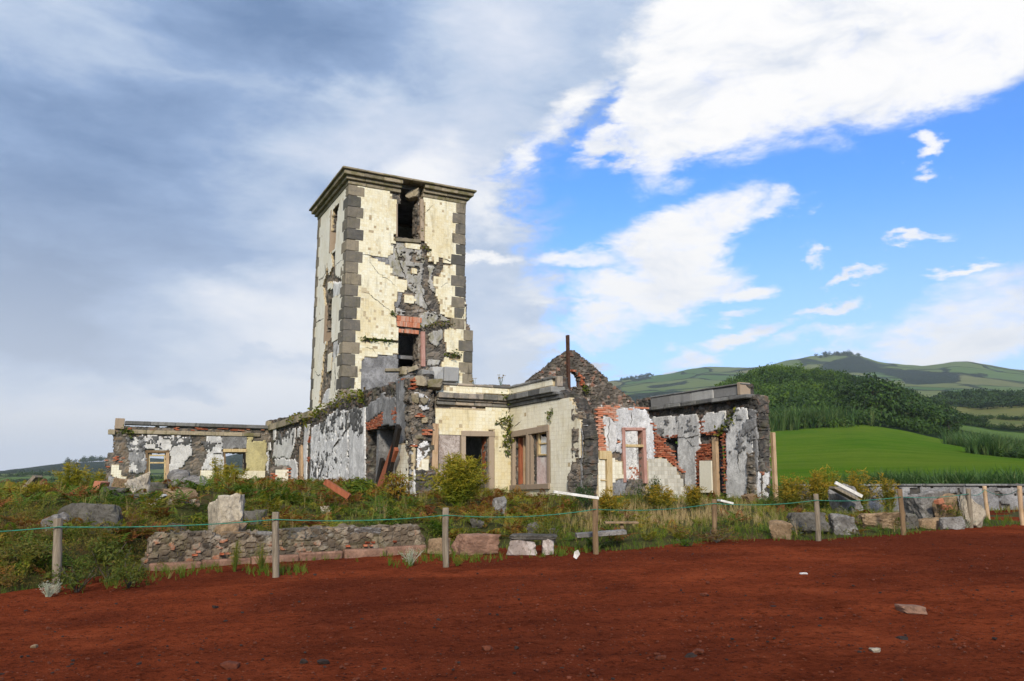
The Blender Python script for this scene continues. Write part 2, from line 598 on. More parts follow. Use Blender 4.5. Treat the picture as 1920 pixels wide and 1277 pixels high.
def m_plaster(name, light, mid, dark, dirt=0.5, streak=0.4, moss=0.0, scale=1.0, crack=0.0, rough=0.9, green=(0.10, 0.10, 0.02)):
    t = NT(name)
    v = t.coord()
    n1 = t.noise(v, 1.3 * scale, 7, 0.65, 0.3)
    n2 = t.noise(v, 5.5 * scale, 7, 0.7, 0.2)
    n3 = t.noise(v, 28.0, 4, 0.6)
    col = t.mix(t.mr(n1, 0.35, 0.65), light, mid)
    col = t.mix(t.math('MULTIPLY', t.mr(n2, 0.48, 0.72), dirt), col, dark)
    vs = t.coord((1.5, 1.5, 0.40))
    s = t.noise(vs, 1.5, 8, 0.72, 0.9)
    col = t.mix(t.math('MULTIPLY', t.mr(s, 0.48, 0.74), streak), col, dark)
    col = t.mix(t.mr(n3, 0.3, 0.7, 0.0, 0.22), col, dark)
    mo0 = t.noise(t.coord((1, 1, 0.75)), 0.85 * scale, 9, 0.74, 0.7)
    col = t.mix(t.math('MULTIPLY', t.mr(mo0, 0.47, 0.58), min(0.9, dirt * 1.1)), col, tuple(0.55 * a + 0.45 * b for a, b in zip(dark, mid)))
    sp = t.noise(v, 15.0, 5, 0.75, 0.3)
    col = t.mix(t.math('MULTIPLY', t.math('MULTIPLY', t.mr(sp, 0.52, 0.62), t.mr(n1, 0.34, 0.56)), min(0.8, dirt)), col, dark)
    vsp = t.voro(v, 9.0)
    col = t.mix(t.math('MULTIPLY', t.mr(vsp, 0.10, 0.16, 1.0, 0.0), 0.55 * dirt), col, dark)
    if moss:
        mo = t.noise(t.coord((1.2, 1.2, 0.6)), 1.7, 6, 0.7, 0.5)
        col = t.mix(t.math('MULTIPLY', t.mr(mo, 0.50, 0.66), moss), col, green)
    h = t.math('ADD', n2, t.math('MULTIPLY', n3, 0.5))
    if crack:
        cr = t.voro(t.coord(), 0.9, 'DISTANCE_TO_EDGE')
        wob = t.math('ADD', cr, t.math('MULTIPLY', t.math('SUBTRACT', n2, 0.5), 0.5))
        k = t.mr(t.math('ABSOLUTE', wob), 0.0, 0.016, 1.0, 0.0)
        col = t.mix(t.math('MULTIPLY', k, crack), col, (0.03, 0.028, 0.025))
    return t.done(col, rough, t.bump(h, 0.7, 0.03), 0.1)


def m_rubble(name, stops, joint, lichen=0.0, moss=0.0):
    """stone core: the mesh gives the stones; attribute stone = tone of each, joint = 1 in mortar"""
    t = NT(name)
    v = t.coord()
    st = t.attr('stone'); jt = t.attr('joint')
    n1 = t.noise(v, 9.0, 7, 0.7); n2 = t.noise(v, 45.0, 4, 0.6); n0 = t.noise(v, 0.8, 5, 0.6)
    x = t.math('ADD', st, t.math('MULTIPLY', t.math('SUBTRACT', n1, 0.5), 0.55), clamp=True)
    col = t.ramp(x, stops)
    col = t.mix(t.math('MULTIPLY', jt, 0.85), col, joint)
    col = t.mix(t.mr(n2, 0.35, 0.75, 0.0, 0.45), col, tuple(q * 0.35 for q in joint))
    col = t.mix(t.mr(n0, 0.45, 0.70, 0.0, 0.55), col, (0.035, 0.033, 0.03))
    if lichen:
        col = t.mix(t.math('MULTIPLY', t.mr(t.noise(v, 3.0, 7, 0.75, 0.3), 0.53, 0.66), lichen), col, (0.40, 0.38, 0.33))
    if moss:
        col = t.mix(t.math('MULTIPLY', t.mr(t.noise(v, 1.5, 6, 0.7, 0.5), 0.5, 0.64), moss), col, (0.075, 0.075, 0.016))
    return t.done(col, 0.95, t.bump(t.math('ADD', n1, t.math('MULTIPLY', n2, 0.6)), 0.7, 0.03), 0.15)


def m_pieces(name, stops, dirt=(0.05, 0.045, 0.04), amount=0.4, rough=0.85, per='island', bumpd=0.006, spec=0.25, moss=0.0, stain=None, nscale=7.0, stain_amt=0.5, stain_scale=0.9, var=0.35):
    """bricks, tiles, cut stones: one tone for each piece, then weathering over all of them"""
    t = NT(name)
    v = t.coord(shift=(per == 'object'))
    r = t.island() if per == 'island' else t.orand()
    n1 = t.noise(v, nscale, 7, 0.68); n2 = t.noise(v, nscale * 6, 4, 0.6)
    x = t.math('ADD', r, t.math('MULTIPLY', t.math('SUBTRACT', n1, 0.5), var), clamp=True)
    col = t.ramp(x, stops)
    if stain:
        s = t.noise(t.coord((1, 1, 0.7), False), stain_scale, 6, 0.68, 0.4)
        col = t.mix(t.math('MULTIPLY', t.mr(s, 0.43, 0.64), stain_amt), col, stain)
    w = t.noise(t.coord((2.2, 2.2, 0.5), False), 1.6, 7, 0.7, 0.3)
    col = t.mix(t.math('MULTIPLY', t.mr(w, 0.50, 0.74), amount), col, dirt)
    col = t.mix(t.mr(n2, 0.4, 0.8, 0.0, 0.35), col, dirt)
    if moss:
        col = t.mix(t.math('MULTIPLY', t.mr(t.noise(v, 1.5, 6, 0.7, 0.5), 0.48, 0.62), moss), col, (0.10, 0.095, 0.02))
    return t.done(col, rough, t.bump(t.math('ADD', n1, n2), 0.6, bumpd), spec)


def m_wood(name, c0, c1, c2, stretch=(14, 14, 0.9), lichen=0.0):
    t = NT(name)
    v = t.coord(stretch)
    g = t.noise(v, 1.6, 7, 0.7, 0.6); b = t.noise(t.coord(), 3.0, 6, 0.7)
    col = t.ramp(g, [(0.30, c0), (0.52, c1), (0.74, c2)])
    col = t.mix(t.mr(b, 0.45, 0.75, 0.0, 0.6), col, c0)
    if lichen:
        col = t.mix(t.math('MULTIPLY', t.mr(t.noise(t.coord(), 6.0, 6, 0.7), 0.56, 0.64), lichen), col, (0.42, 0.30, 0.08))
    return t.done(col, 0.85, t.bump(g, 0.7, 0.012), 0.2)


def m_leaf(name, stops, trans=0.35, rough=0.6):
    """leaves: attribute tint gives each plant its colour, islands vary it"""
    t = NT(name)
    a = t.attr('tint'); i = t.island()
    x = t.math('ADD', a, t.math('MULTIPLY', t.math('SUBTRACT', i, 0.5), 0.30), clamp=True)
    col = t.ramp(x, stops)
    t.set(t.p.inputs['Base Color'], col)
    t.p.inputs['Roughness'].default_value = rough
    t.p.inputs['Specular IOR Level'].default_value = 0.25
    tr = t.n('ShaderNodeBsdfTranslucent')
    t.l(col, tr.inputs[0])
    mx = t.n('ShaderNodeMixShader')
    mx.inputs[0].default_value = trans
    t.l(t.p.outputs[0], mx.inputs[1]); t.l(tr.outputs[0], mx.inputs[2])
    t.l(mx.outputs[0], t.out.inputs[0])
    return t.m
# ------------------------------------------------------------------ terrain
def lot(x, y):
    return 0.02 * np.asarray(x, float) + 0.012 * (np.asarray(y, float) - 14)


def on_lot(u, v, dz=0.0):
    d = ray(u, v)
    t = (0.012 * (-14) + dz - EYE) / (d[2] - 0.02 * d[0] - 0.012 * d[1])
    return np.array([0, 0, EYE]) + d * t


POSTS = [((110, 972), (103, 1113)), ((518, 960), (516, 1081)), ((836, 952), (836, 1062)), ((1116, 937), (1118, 1039)),
         ((1338, 936), (1341, 1014)), ((1529, 926), (1535, 1013)), ((1687, 917), (1694, 1003)), ((1816, 916), (1820, 990))]
FENCE = np.array([on_lot(*b)[:2] for a, b in POSTS])
FENCE = np.vstack([[FENCE[0] + (FENCE[0] - FENCE[1]) * 8], FENCE, [FENCE[-1] + np.array([3.5, 1.2])], [FENCE[-1] + np.array([40, 14])]])


def fence_d(x, y):
    yf = np.interp(x, FENCE[:, 0], FENCE[:, 1])
    return (np.asarray(y) - yf) * 0.87


def bank_d(x, y):
    """distance behind the line where the yard ends and the bank begins (the low wall holds it back for a while)"""
    return fence_d(x, y) - 2.35 * sm(-8.4, -7.5, x) * (1 - sm(0.6, 2.6, x))


def near_z(x, y):
    x = np.asarray(x, float); y = np.asarray(y, float)
    d = bank_d(x, y) + 0.5 * (vnoise(x * 0.7, y * 0.7, 3) - 0.5)
    k = 1 - sm(8.5, 13.5, x)
    rise = (0.26 + 0.28 * sm(1.5, -2.0, x)) * sm(0.3, 2.6, d) + (0.68 - 0.26 * sm(1.5, -2.0, x)) * sm(2.2, 10, d) * (1 - 0.42 * sm(3, 9.5, x)) + 0.42 * sm(-3, -9, x) * sm(2, 8, d)
    bumps = (fbm(x * 0.45, y * 0.45, 4, 11) - 0.5) * 0.4 * sm(1.0, 5, d)
    return lot(x, y) + (rise + bumps) * k + 0.03 * (vnoise(x * 2, y * 2, 5) - 0.5)


RINGS = [  # distance and elevation profile, read off the photograph as (u, v)
    (58, [(-900, 912), (0, 912), (900, 905), (1300, 897), (1920, 893), (2800, 893)]),
    (75, [(-900, 912), (0, 912), (900, 905), (1140, 895), (1300, 885), (1450, 880), (1920, 878), (2800, 878)]),
    (130, [(-900, 918), (0, 916), (900, 903), (1140, 855), (1300, 840), (1452, 838), (1615, 832), (1815, 852), (1920, 862), (2800, 865)]),
    (200, [(-900, 918), (0, 916), (900, 900), (1140, 822), (1300, 812), (1452, 808), (1615, 802), (1690, 811), (1815, 834), (1920, 848), (2800, 850)]),
    (260, [(-900, 917), (0, 915), (900, 897), (1140, 808), (1300, 790), (1452, 783), (1615, 775), (1690, 784), (1800, 812), (1920, 828), (2800, 830)]),
    (420, [(-900, 913), (0, 912), (900, 893), (1140, 790), (1250, 775), (1300, 753), (1360, 727), (1400, 710), (1450, 697), (1500, 700), (1560, 708), (1610, 718),
           (1660, 726), (1720, 750), (1760, 770), (1800, 788), (1860, 796), (1920, 798), (2800, 800)]),
    (650, [(-900, 906), (0, 905), (900, 890), (1140, 795), (1300, 760), (1450, 742), (1600, 746), (1720, 765), (1800, 768), (1920, 766), (2800, 770)]),
    (780, [(-900, 902), (0, 901), (900, 885), (1140, 790), (1300, 765), (1450, 755), (1600, 758), (1720, 762), (1770, 752), (1800, 745), (1850, 742), (1920, 742), (2800, 750)]),
    (1000, [(-900, 897), (0, 897), (900, 880), (1140, 780), (1450, 768), (1920, 765), (2800, 770)]),
    (1500, [(-900, 888), (0, 889), (200, 884), (600, 882), (900, 850), (1140, 760), (1450, 740), (1700, 742), (1920, 745), (2800, 760)]),
    (2200, [(-900, 880), (-200, 880), (0, 884), (40, 878), (100, 871), (150, 867), (200, 864), (270, 858), (340, 862), (420, 857), (445, 852), (480, 856), (560, 858), (700, 850),
            (900, 810), (1140, 738), (1300, 720), (1450, 712), (1620, 716), (1800, 714), (1920, 722), (2800, 760)]),
    (3000, [(-900, 890), (0, 892), (500, 875), (900, 790), (1100, 722), (1145, 714), (1200, 708), (1245, 702), (1290, 692), (1330, 687), (1380, 688), (1410, 689), (1450, 683), (1480, 674), (1520, 668),
            (1560, 665), (1590, 664), (1620, 669), (1650, 679), (1690, 684), (1730, 687), (1765, 681), (1790, 677), (1830, 680), (1870, 687), (1920, 693), (2100, 715), (2800, 790)]),
    (4500, [(-900, 900), (0, 900), (900, 840), (1140, 745), (1400, 725), (1600, 705), (1920, 725), (2800, 820)]),
    (9000, [(-900, 903), (0, 903), (900, 880), (1140, 840), (1400, 820), (1600, 800), (1920, 820), (2800, 860)]),
]
_rd = np.log(np.array([r[0] for r in RINGS], float))
_rt = []
for _d, _pts in RINGS:
    ae = np.array([azel(*p) for p in _pts])
    _rt.append((ae[:, 0], np.tan(np.radians(ae[:, 1]))))


def far_z(az, D):
    T = np.stack([np.interp(az, a, t) for a, t in _rt], 0)
    ld = np.clip(np.log(D), _rd[0], _rd[-1])
    i = np.clip(np.searchsorted(_rd, ld, side='right') - 1, 0, len(_rd) - 2)
    f = (ld - _rd[i]) / (_rd[i + 1] - _rd[i])
    k = np.arange(T.shape[1]) if T.ndim == 2 else None
    tt = T[i, k] * (1 - f) + T[i + 1, k] * f
    nz = (fbm(np.sin(np.radians(az)) * D / 60, np.cos(np.radians(az)) * D / 60, 5, 41) - 0.5) * np.clip(D - 70, 0, 400) * 0.022
    return EYE + D * tt + nz


def terrain_z(x, y):
    x = np.atleast_1d(np.asarray(x, float)); y = np.atleast_1d(np.asarray(y, float))
    D = np.hypot(x, y); az = np.degrees(np.arctan2(x, y))
    n = near_z(x, y)
    f = far_z(az.ravel(), np.maximum(D, 58).ravel()).reshape(az.shape)
    w = sm(44, 66, D)
    return n * (1 - w) + f * w


def pix(P):
    """world points -> photo pixels"""
    P = np.asarray(P, float)
    x, y, z = P[..., 0], P[..., 1], P[..., 2] - EYE
    fw = y * math.cos(PITCH) + z * math.sin(PITCH)
    up = -y * math.sin(PITCH) + z * math.cos(PITCH)
    return CXP + FPX * x / fw, CYP - FPX * up / fw


# --- terrain materials
def m_ground():
    t = NT('weedy_earth')
    v = t.coord(shift=False)
    n1 = t.noise(v, 0.9, 7, 0.65); n2 = t.noise(v, 9, 6, 0.7)
    col = t.ramp(n1, [(0.3, (0.035, 0.03, 0.012)), (0.5, (0.05, 0.055, 0.014)), (0.7, (0.075, 0.045, 0.018))])
    col = t.mix(t.mr(n2, 0.4, 0.75, 0.0, 0.6), col, (0.02, 0.016, 0.01))
    return t.done(col, 0.95, t.bump(n2, 0.8, 0.05), 0.1)


def m_pasture():
    t = NT('pasture_grass')
    v = t.coord(shift=False)
    n1 = t.noise(v, 0.035, 7, 0.6, 0.3); n2 = t.noise(v, 0.5, 6, 0.7); n3 = t.noise(v, 3.0, 4, 0.7)
    ns = t.noise(t.coord((0.03, 0.26, 1), False), 1.0, 7, 0.7, 0.5)
    np_ = t.noise(v, 0.012, 6, 0.65, 0.6)
    col = t.ramp(n1, [(0.3, (0.046, 0.115, 0.009)), (0.5, (0.068, 0.145, 0.011)), (0.7, (0.105, 0.165, 0.016))])
    col = t.mix(t.mr(n2, 0.35, 0.75, 0.0, 0.45), col, (0.030, 0.085, 0.010))
    col = t.mix(t.mr(np_, 0.42, 0.62, 0.0, 0.6), col, (0.120, 0.160, 0.022))
    col = t.mix(t.mr(ns, 0.44, 0.66, 0.0, 0.28), col, (0.150, 0.185, 0.040))
    col = t.mix(t.mr(ns, 0.34, 0.48, 0.25, 0.0), col, (0.040, 0.085, 0.012))
    col = t.mix(t.mr(n3, 0.4, 0.8, 0.0, 0.35), col, (0.025, 0.07, 0.009))
    return t.done(col, 0.9, t.bump(t.math('ADD', n3, n2), 1.0, 0.25), 0.0)


def m_hills():
    t = NT('hill_pastures')
    v = t.coord(shift=False)
    wob = t.n('ShaderNodeTexNoise'); wob.inputs['Scale'].default_value = 0.004; wob.inputs['Detail'].default_value = 6
    t.l(v, wob.inputs['Vector'])
    sub = t.n('ShaderNodeVectorMath', operation='SUBTRACT'); t.l(wob.outputs['Color'], sub.inputs[0]); sub.inputs[1].default_value = (0.5, 0.5, 0.5)
    scl = t.n('ShaderNodeVectorMath', operation='SCALE'); t.l(sub.outputs[0], scl.inputs[0]); scl.inputs['Scale'].default_value = 170
    ad = t.n('ShaderNodeVectorMath', operation='ADD'); t.l(v, ad.inputs[0]); t.l(scl.outputs[0], ad.inputs[1])
    mp = t.n('ShaderNodeMapping'); mp.inputs['Scale'].default_value = (0.0062, 0.0028, 0.0); t.l(ad.outputs[0], mp.inputs[0])
    cell = t.n('ShaderNodeTexVoronoi'); cell.inputs['Scale'].default_value = 1.0; t.l(mp.outputs[0], cell.inputs['Vector'])
    sepc = t.n('ShaderNodeSeparateColor'); t.l(cell.outputs['Color'], sepc.inputs[0])
    edge = t.n('ShaderNodeTexVoronoi', feature='DISTANCE_TO_EDGE'); edge.inputs['Scale'].default_value = 1.0; t.l(mp.outputs[0], edge.inputs['Vector'])
    n2 = t.noise(v, 0.02, 7, 0.65); n3 = t.noise(v, 0.12, 6, 0.7); n4 = t.noise(v, 0.003, 5, 0.6)
    col = t.ramp(sepc.outputs[0], [(0.0, (0.050, 0.105, 0.022)), (0.35, (0.070, 0.125, 0.026)), (0.7, (0.105, 0.135, 0.035)), (1.0, (0.135, 0.130, 0.045))])
    col = t.mix(t.mr(n2, 0.4, 0.7, 0.0, 0.5), col, (0.045, 0.085, 0.022))
    hed = t.math('MULTIPLY', t.mr(edge.outputs['Distance'], 0.02, 0.055, 1.0, 0.0), t.mr(n3, 0.35, 0.5))
    col = t.mix(hed, col, (0.014, 0.032, 0.011))
    fo = t.attr('forest')
    fr = t.mr(t.math('ADD', fo, t.math('MULTIPLY', t.math('SUBTRACT', n2, 0.5), 0.9)), 0.42, 0.55)
    fcol = t.mix(t.mr(n3, 0.35, 0.65), (0.010, 0.026, 0.010), (0.032, 0.062, 0.020))
    col = t.mix(fr, col, fcol)
    h = t.math('ADD', t.math('MULTIPLY', t.math('MULTIPLY', fr, n3), 1.6), t.math('MULTIPLY', hed, 0.5))
    return t.done(col, 0.95, t.bump(h, 1.0, 14.0), 0.05)


def m_cinder():
    t = NT('red_cinder')
    v = t.coord(shift=False)
    n0 = t.noise(v, 0.16, 5, 0.6, 0.6); n1 = t.noise(v, 0.9, 6, 0.65, 0.5); n2 = t.noise(v, 9.0, 7, 0.72); n3 = t.noise(v, 60.0, 4, 0.7)
    tr = t.noise(t.coord((0.10, 1.0, 1), False), 1.1, 6, 0.62, 0.7)
    col = t.ramp(n1, [(0.25, (0.135, 0.0295, 0.0130)), (0.5, (0.190, 0.0415, 0.0165)), (0.75, (0.255, 0.0600, 0.0240))])
    col = t.mix(t.mr(n0, 0.40, 0.60, 0.0, 0.72), col, (0.085, 0.0205, 0.0110))
    col = t.mix(t.math('MULTIPLY', t.attr('track'), 0.55), col, (0.070, 0.0170, 0.0095))
    col = t.mix(t.mr(tr, 0.5, 0.70, 0.0, 0.35), col, (0.075, 0.0175, 0.0085))
    pa = t.noise(v, 0.45, 8, 0.72, 0.8)
    col = t.mix(t.mr(pa, 0.50, 0.66, 0.0, 0.5), col, (0.055, 0.0125, 0.0065))
    col = t.mix(t.mr(n2, 0.46, 0.72, 0.0, 0.8), col, (0.036, 0.0080, 0.0040))
    col = t.mix(t.mr(n3, 0.55, 0.8, 0.0, 0.55), col, (0.26, 0.075, 0.026))
    gr = t.voro(v, 24.0, 'F1', 'Color'); gd = t.voro(v, 24.0)
    s = t.n('ShaderNodeSeparateColor'); t.l(gr, s.inputs[0])
    col = t.mix(t.math('MULTIPLY', t.mr(s.outputs[0], 0.80, 0.86), t.mr(gd, 0.25, 0.45, 0.75, 0.0)), col, (0.025, 0.012, 0.011))
    col = t.mix(t.math('MULTIPLY', t.mr(s.outputs[1], 0.90, 0.94), t.mr(gd, 0.2, 0.4, 0.7, 0.0)), col, (0.20, 0.085, 0.05))
    h = t.math('ADD', t.math('MULTIPLY', n2, 1.0), t.math('ADD', t.math('MULTIPLY', n3, 0.35), t.math('MULTIPLY', gd, -0.25)))
    return t.done(col, 1.0, t.bump(h, 1.0, 0.05), 0.0)


MG, MP, MH, MC = m_ground(), m_pasture(), m_hills(), m_cinder()

FOREST = [  # dark woods on the far hills, as seen in the photograph
    [(1530, 690), (1560, 676), (1610, 670), (1640, 684), (1636, 697), (1560, 700), (1535, 697)],
    [(1640, 697), (1660, 690), (1700, 694), (1760, 697), (1790, 712), (1780, 720), (1700, 720), (1690, 708)],
    [(1700, 700), (1790, 700), (1800, 716), (1720, 722)],
    [(1800, 700), (1850, 698), (1860, 708), (1810, 706)],
    [(1175, 710), (1215, 706), (1232, 712), (1185, 716)],
    [(1225, 722), (1290, 716), (1294, 720), (1190, 730)],
    [(-300, 865), (200, 850), (600, 845), (600, 880), (350, 876), (200, 886), (80, 884), (0, 890), (-300, 892)],
    [(1160, 742), (1240, 734), (1500, 735), (1500, 780), (1160, 780)],
]


def polar_terrain():
    az = np.concatenate([np.arange(-180, -44, 4.0), np.arange(-44, 44.01, 0.32), np.arange(48, 181, 4.0)])
    D = np.concatenate([np.arange(2.5, 12, 0.8), np.arange(12, 60, 0.45), 60 * 1.031 ** np.arange(0, 165)])
    A, DD = np.meshgrid(np.radians(az), D)
    X, Y = np.sin(A) * DD, np.cos(A) * DD
    Z = terrain_z(X.ravel(), Y.ravel()).reshape(X.shape)
    Z -= 0.10 * (1 - sm(0.15, 0.6, bank_d(X, Y))) * (DD < 60)
    V = np.stack([X, Y, Z], -1)
    u, v = pix(V)
    front = Y > 1
    fo = np.zeros(X.shape)
    for p in FOREST:
        fo = np.maximum(fo, inpoly(u, v, p) & front & (DD > 900))
    # soften
    for _ in range(2):
        fo = (fo + np.roll(fo, 1, 0) + np.roll(fo, -1, 0) + np.roll(fo, 1, 1) + np.roll(fo, -1, 1)) / 5
    fo = np.maximum(fo, ((DD > 205) & (DD < 470) & (u > 1235) & (u < 1800) & front) * 1.0)  # ground under the woodland coloured dark so gaps between crowns look shaded
    na, nr = len(az), len(D)
    def sheet(name, i0, i1, mat):
        Vs = V[i0:i1].reshape(-1, 3)
        k = i1 - i0
        i = np.arange(k - 1)[:, None] * na + np.arange(na - 1)[None]
        F = np.stack([i, i + 1, i + na + 1, i + na], -1).reshape(-1, 4)[:, ::-1]
        o = wobj(name, Vs, F, mat, smooth=True, attrs={'forest': fo[i0:i1].ravel()}, origin=np.zeros(3))
        return tag(o, kind='structure')
    a = int(np.searchsorted(D, 50)); b = int(np.searchsorted(D, 212))
    sheet('ground', 0, a + 1, MG)
    sheet('pasture', a, b + 1, MP)
    sheet('hills', b, nr, MH)


polar_terrain()


def yard():
    # red cinder parking ground in front of the fence, finer where it is near
    def patch(x0, x1, y0, y1, cs):
        x = np.arange(x0, x1 + cs / 2, cs); y = np.arange(y0, y1 + cs / 2, cs)
        X, Y = np.meshgrid(x, y)
        return X, Y, len(x), len(y)
    xs = np.concatenate([np.arange(-40, -12, 1.0), np.arange(-12, 18, 0.11), np.arange(18, 50, 1.0)])
    ys = np.concatenate([np.arange(-25, 5, 1.0), np.arange(5, 12, 0.075), np.arange(12, 26, 0.13), np.arange(26, 36, 0.4)])
    X, Y = np.meshgrid(xs, ys)
    edge = bank_d(X, Y) - 0.35 * (fbm(X * 1.5, Y * 1.5, 3, 9) - 0.3) 
    Z = lot(X, Y) + 0.05 * (fbm(X * 0.6, Y * 0.9, 3, 21) - 0.5) + 0.030 * (fbm(X * 3, Y * 4, 4, 22) - 0.5) + 0.016 * (fbm(X * 11, Y * 11, 2, 23) - 0.5)
    # wheel ruts that sweep across towards the gate on the right
    # loose cinder heaped in low irregular clods
    c1, c2, cid = worley(X * 3.1 + 2 * vnoise(X, Y, 71), Y * 3.1, 72)
    clod = sm(0.45, 0.05, c1) * (cid > 0.55) * (fbm(X * 0.35, Y * 0.5, 3, 73) > 0.47)
    Z = Z + 0.035 * clod * vnoise(X * 9, Y * 9, 74)
    rut = np.sin((Y - 0.16 * X) * 1.9 + 1.6 * vnoise(X * 0.12, Y * 0.3, 8)) * 0.018 * vnoise(X * 0.2, Y * 0.4, 19)
    Z = Z + rut
    # wheel tracks curving in from the right foreground towards the gateway
    trk = np.zeros(X.shape)
    for y0, k1, k2 in ((7.4, 0.10, 0.012), (9.0, 0.10, 0.012), (10.3, 0.24, 0.006), (11.9, 0.24, 0.006), (8.2, -0.05, 0.02), (9.8, -0.05, 0.02)):
        yc = y0 + k1 * X + k2 * X * X * 0.5 + 0.25 * vnoise(X * 0.2, X * 0 + y0, 5)
        trk = np.maximum(trk, np.exp(-((Y - yc) / 0.17) ** 2) * (0.35 + 0.65 * vnoise(X * 0.5, Y * 0.5, 66)))
    Z = Z - 0.022 * trk
    edge2 = np.where(X > 15.2, -1, edge)
    Z = Z - 0.14 * sm(0.15, 0.75, edge2)
    n, m = len(xs), len(ys)
    i = np.arange(m - 1)[:, None] * n + np.arange(n - 1)[None]
    F = np.stack([i, i + 1, i + n + 1, i + n], -1).reshape(-1, 4)
    o = wobj('cinder_yard', np.stack([X, Y, Z], -1).reshape(-1, 3), F, MC, smooth=True, origin=np.zeros(3), attrs={'track': trk.ravel()})
    tag(o, kind='structure')


yard()
# ------------------------------------------------------------------ wall planes
UU = np.array([math.sin(R(62.6)), math.cos(R(62.6))])     # direction of the front walls
VV = np.array([-math.sin(R(27.4)), math.cos(R(27.4))])    # direction of the side walls, away from the camera
FRONT_N, LEFT_N = -VV, -UU


class Plane:
    def __init__(self, O, d, n):
        self.O, self.d, self.n = np.asarray(O, float), np.asarray(d, float), np.asarray(n, float)

    def sz(self, u, v):
        r = ray(u, v)
        t = (self.O @ self.n) / (r[:2] @ self.n)
        p = r * t
        return np.array([(p[:2] - self.O) @ self.d, p[2] + EYE])

    def poly(self, pts):
        return np.array([self.sz(*p) for p in pts])

    def w(self, s, z, dep):
        s, z, dep = np.broadcast_arrays(np.asarray(s, float), np.asarray(z, float), np.asarray(dep, float))
        return np.stack([self.O[0] + self.d[0] * s + self.n[0] * dep, self.O[1] + self.d[1] * s + self.n[1] * dep, z], -1)

    def off(self, dn):
        return Plane(self.O + self.n * dn, self.d, self.n)


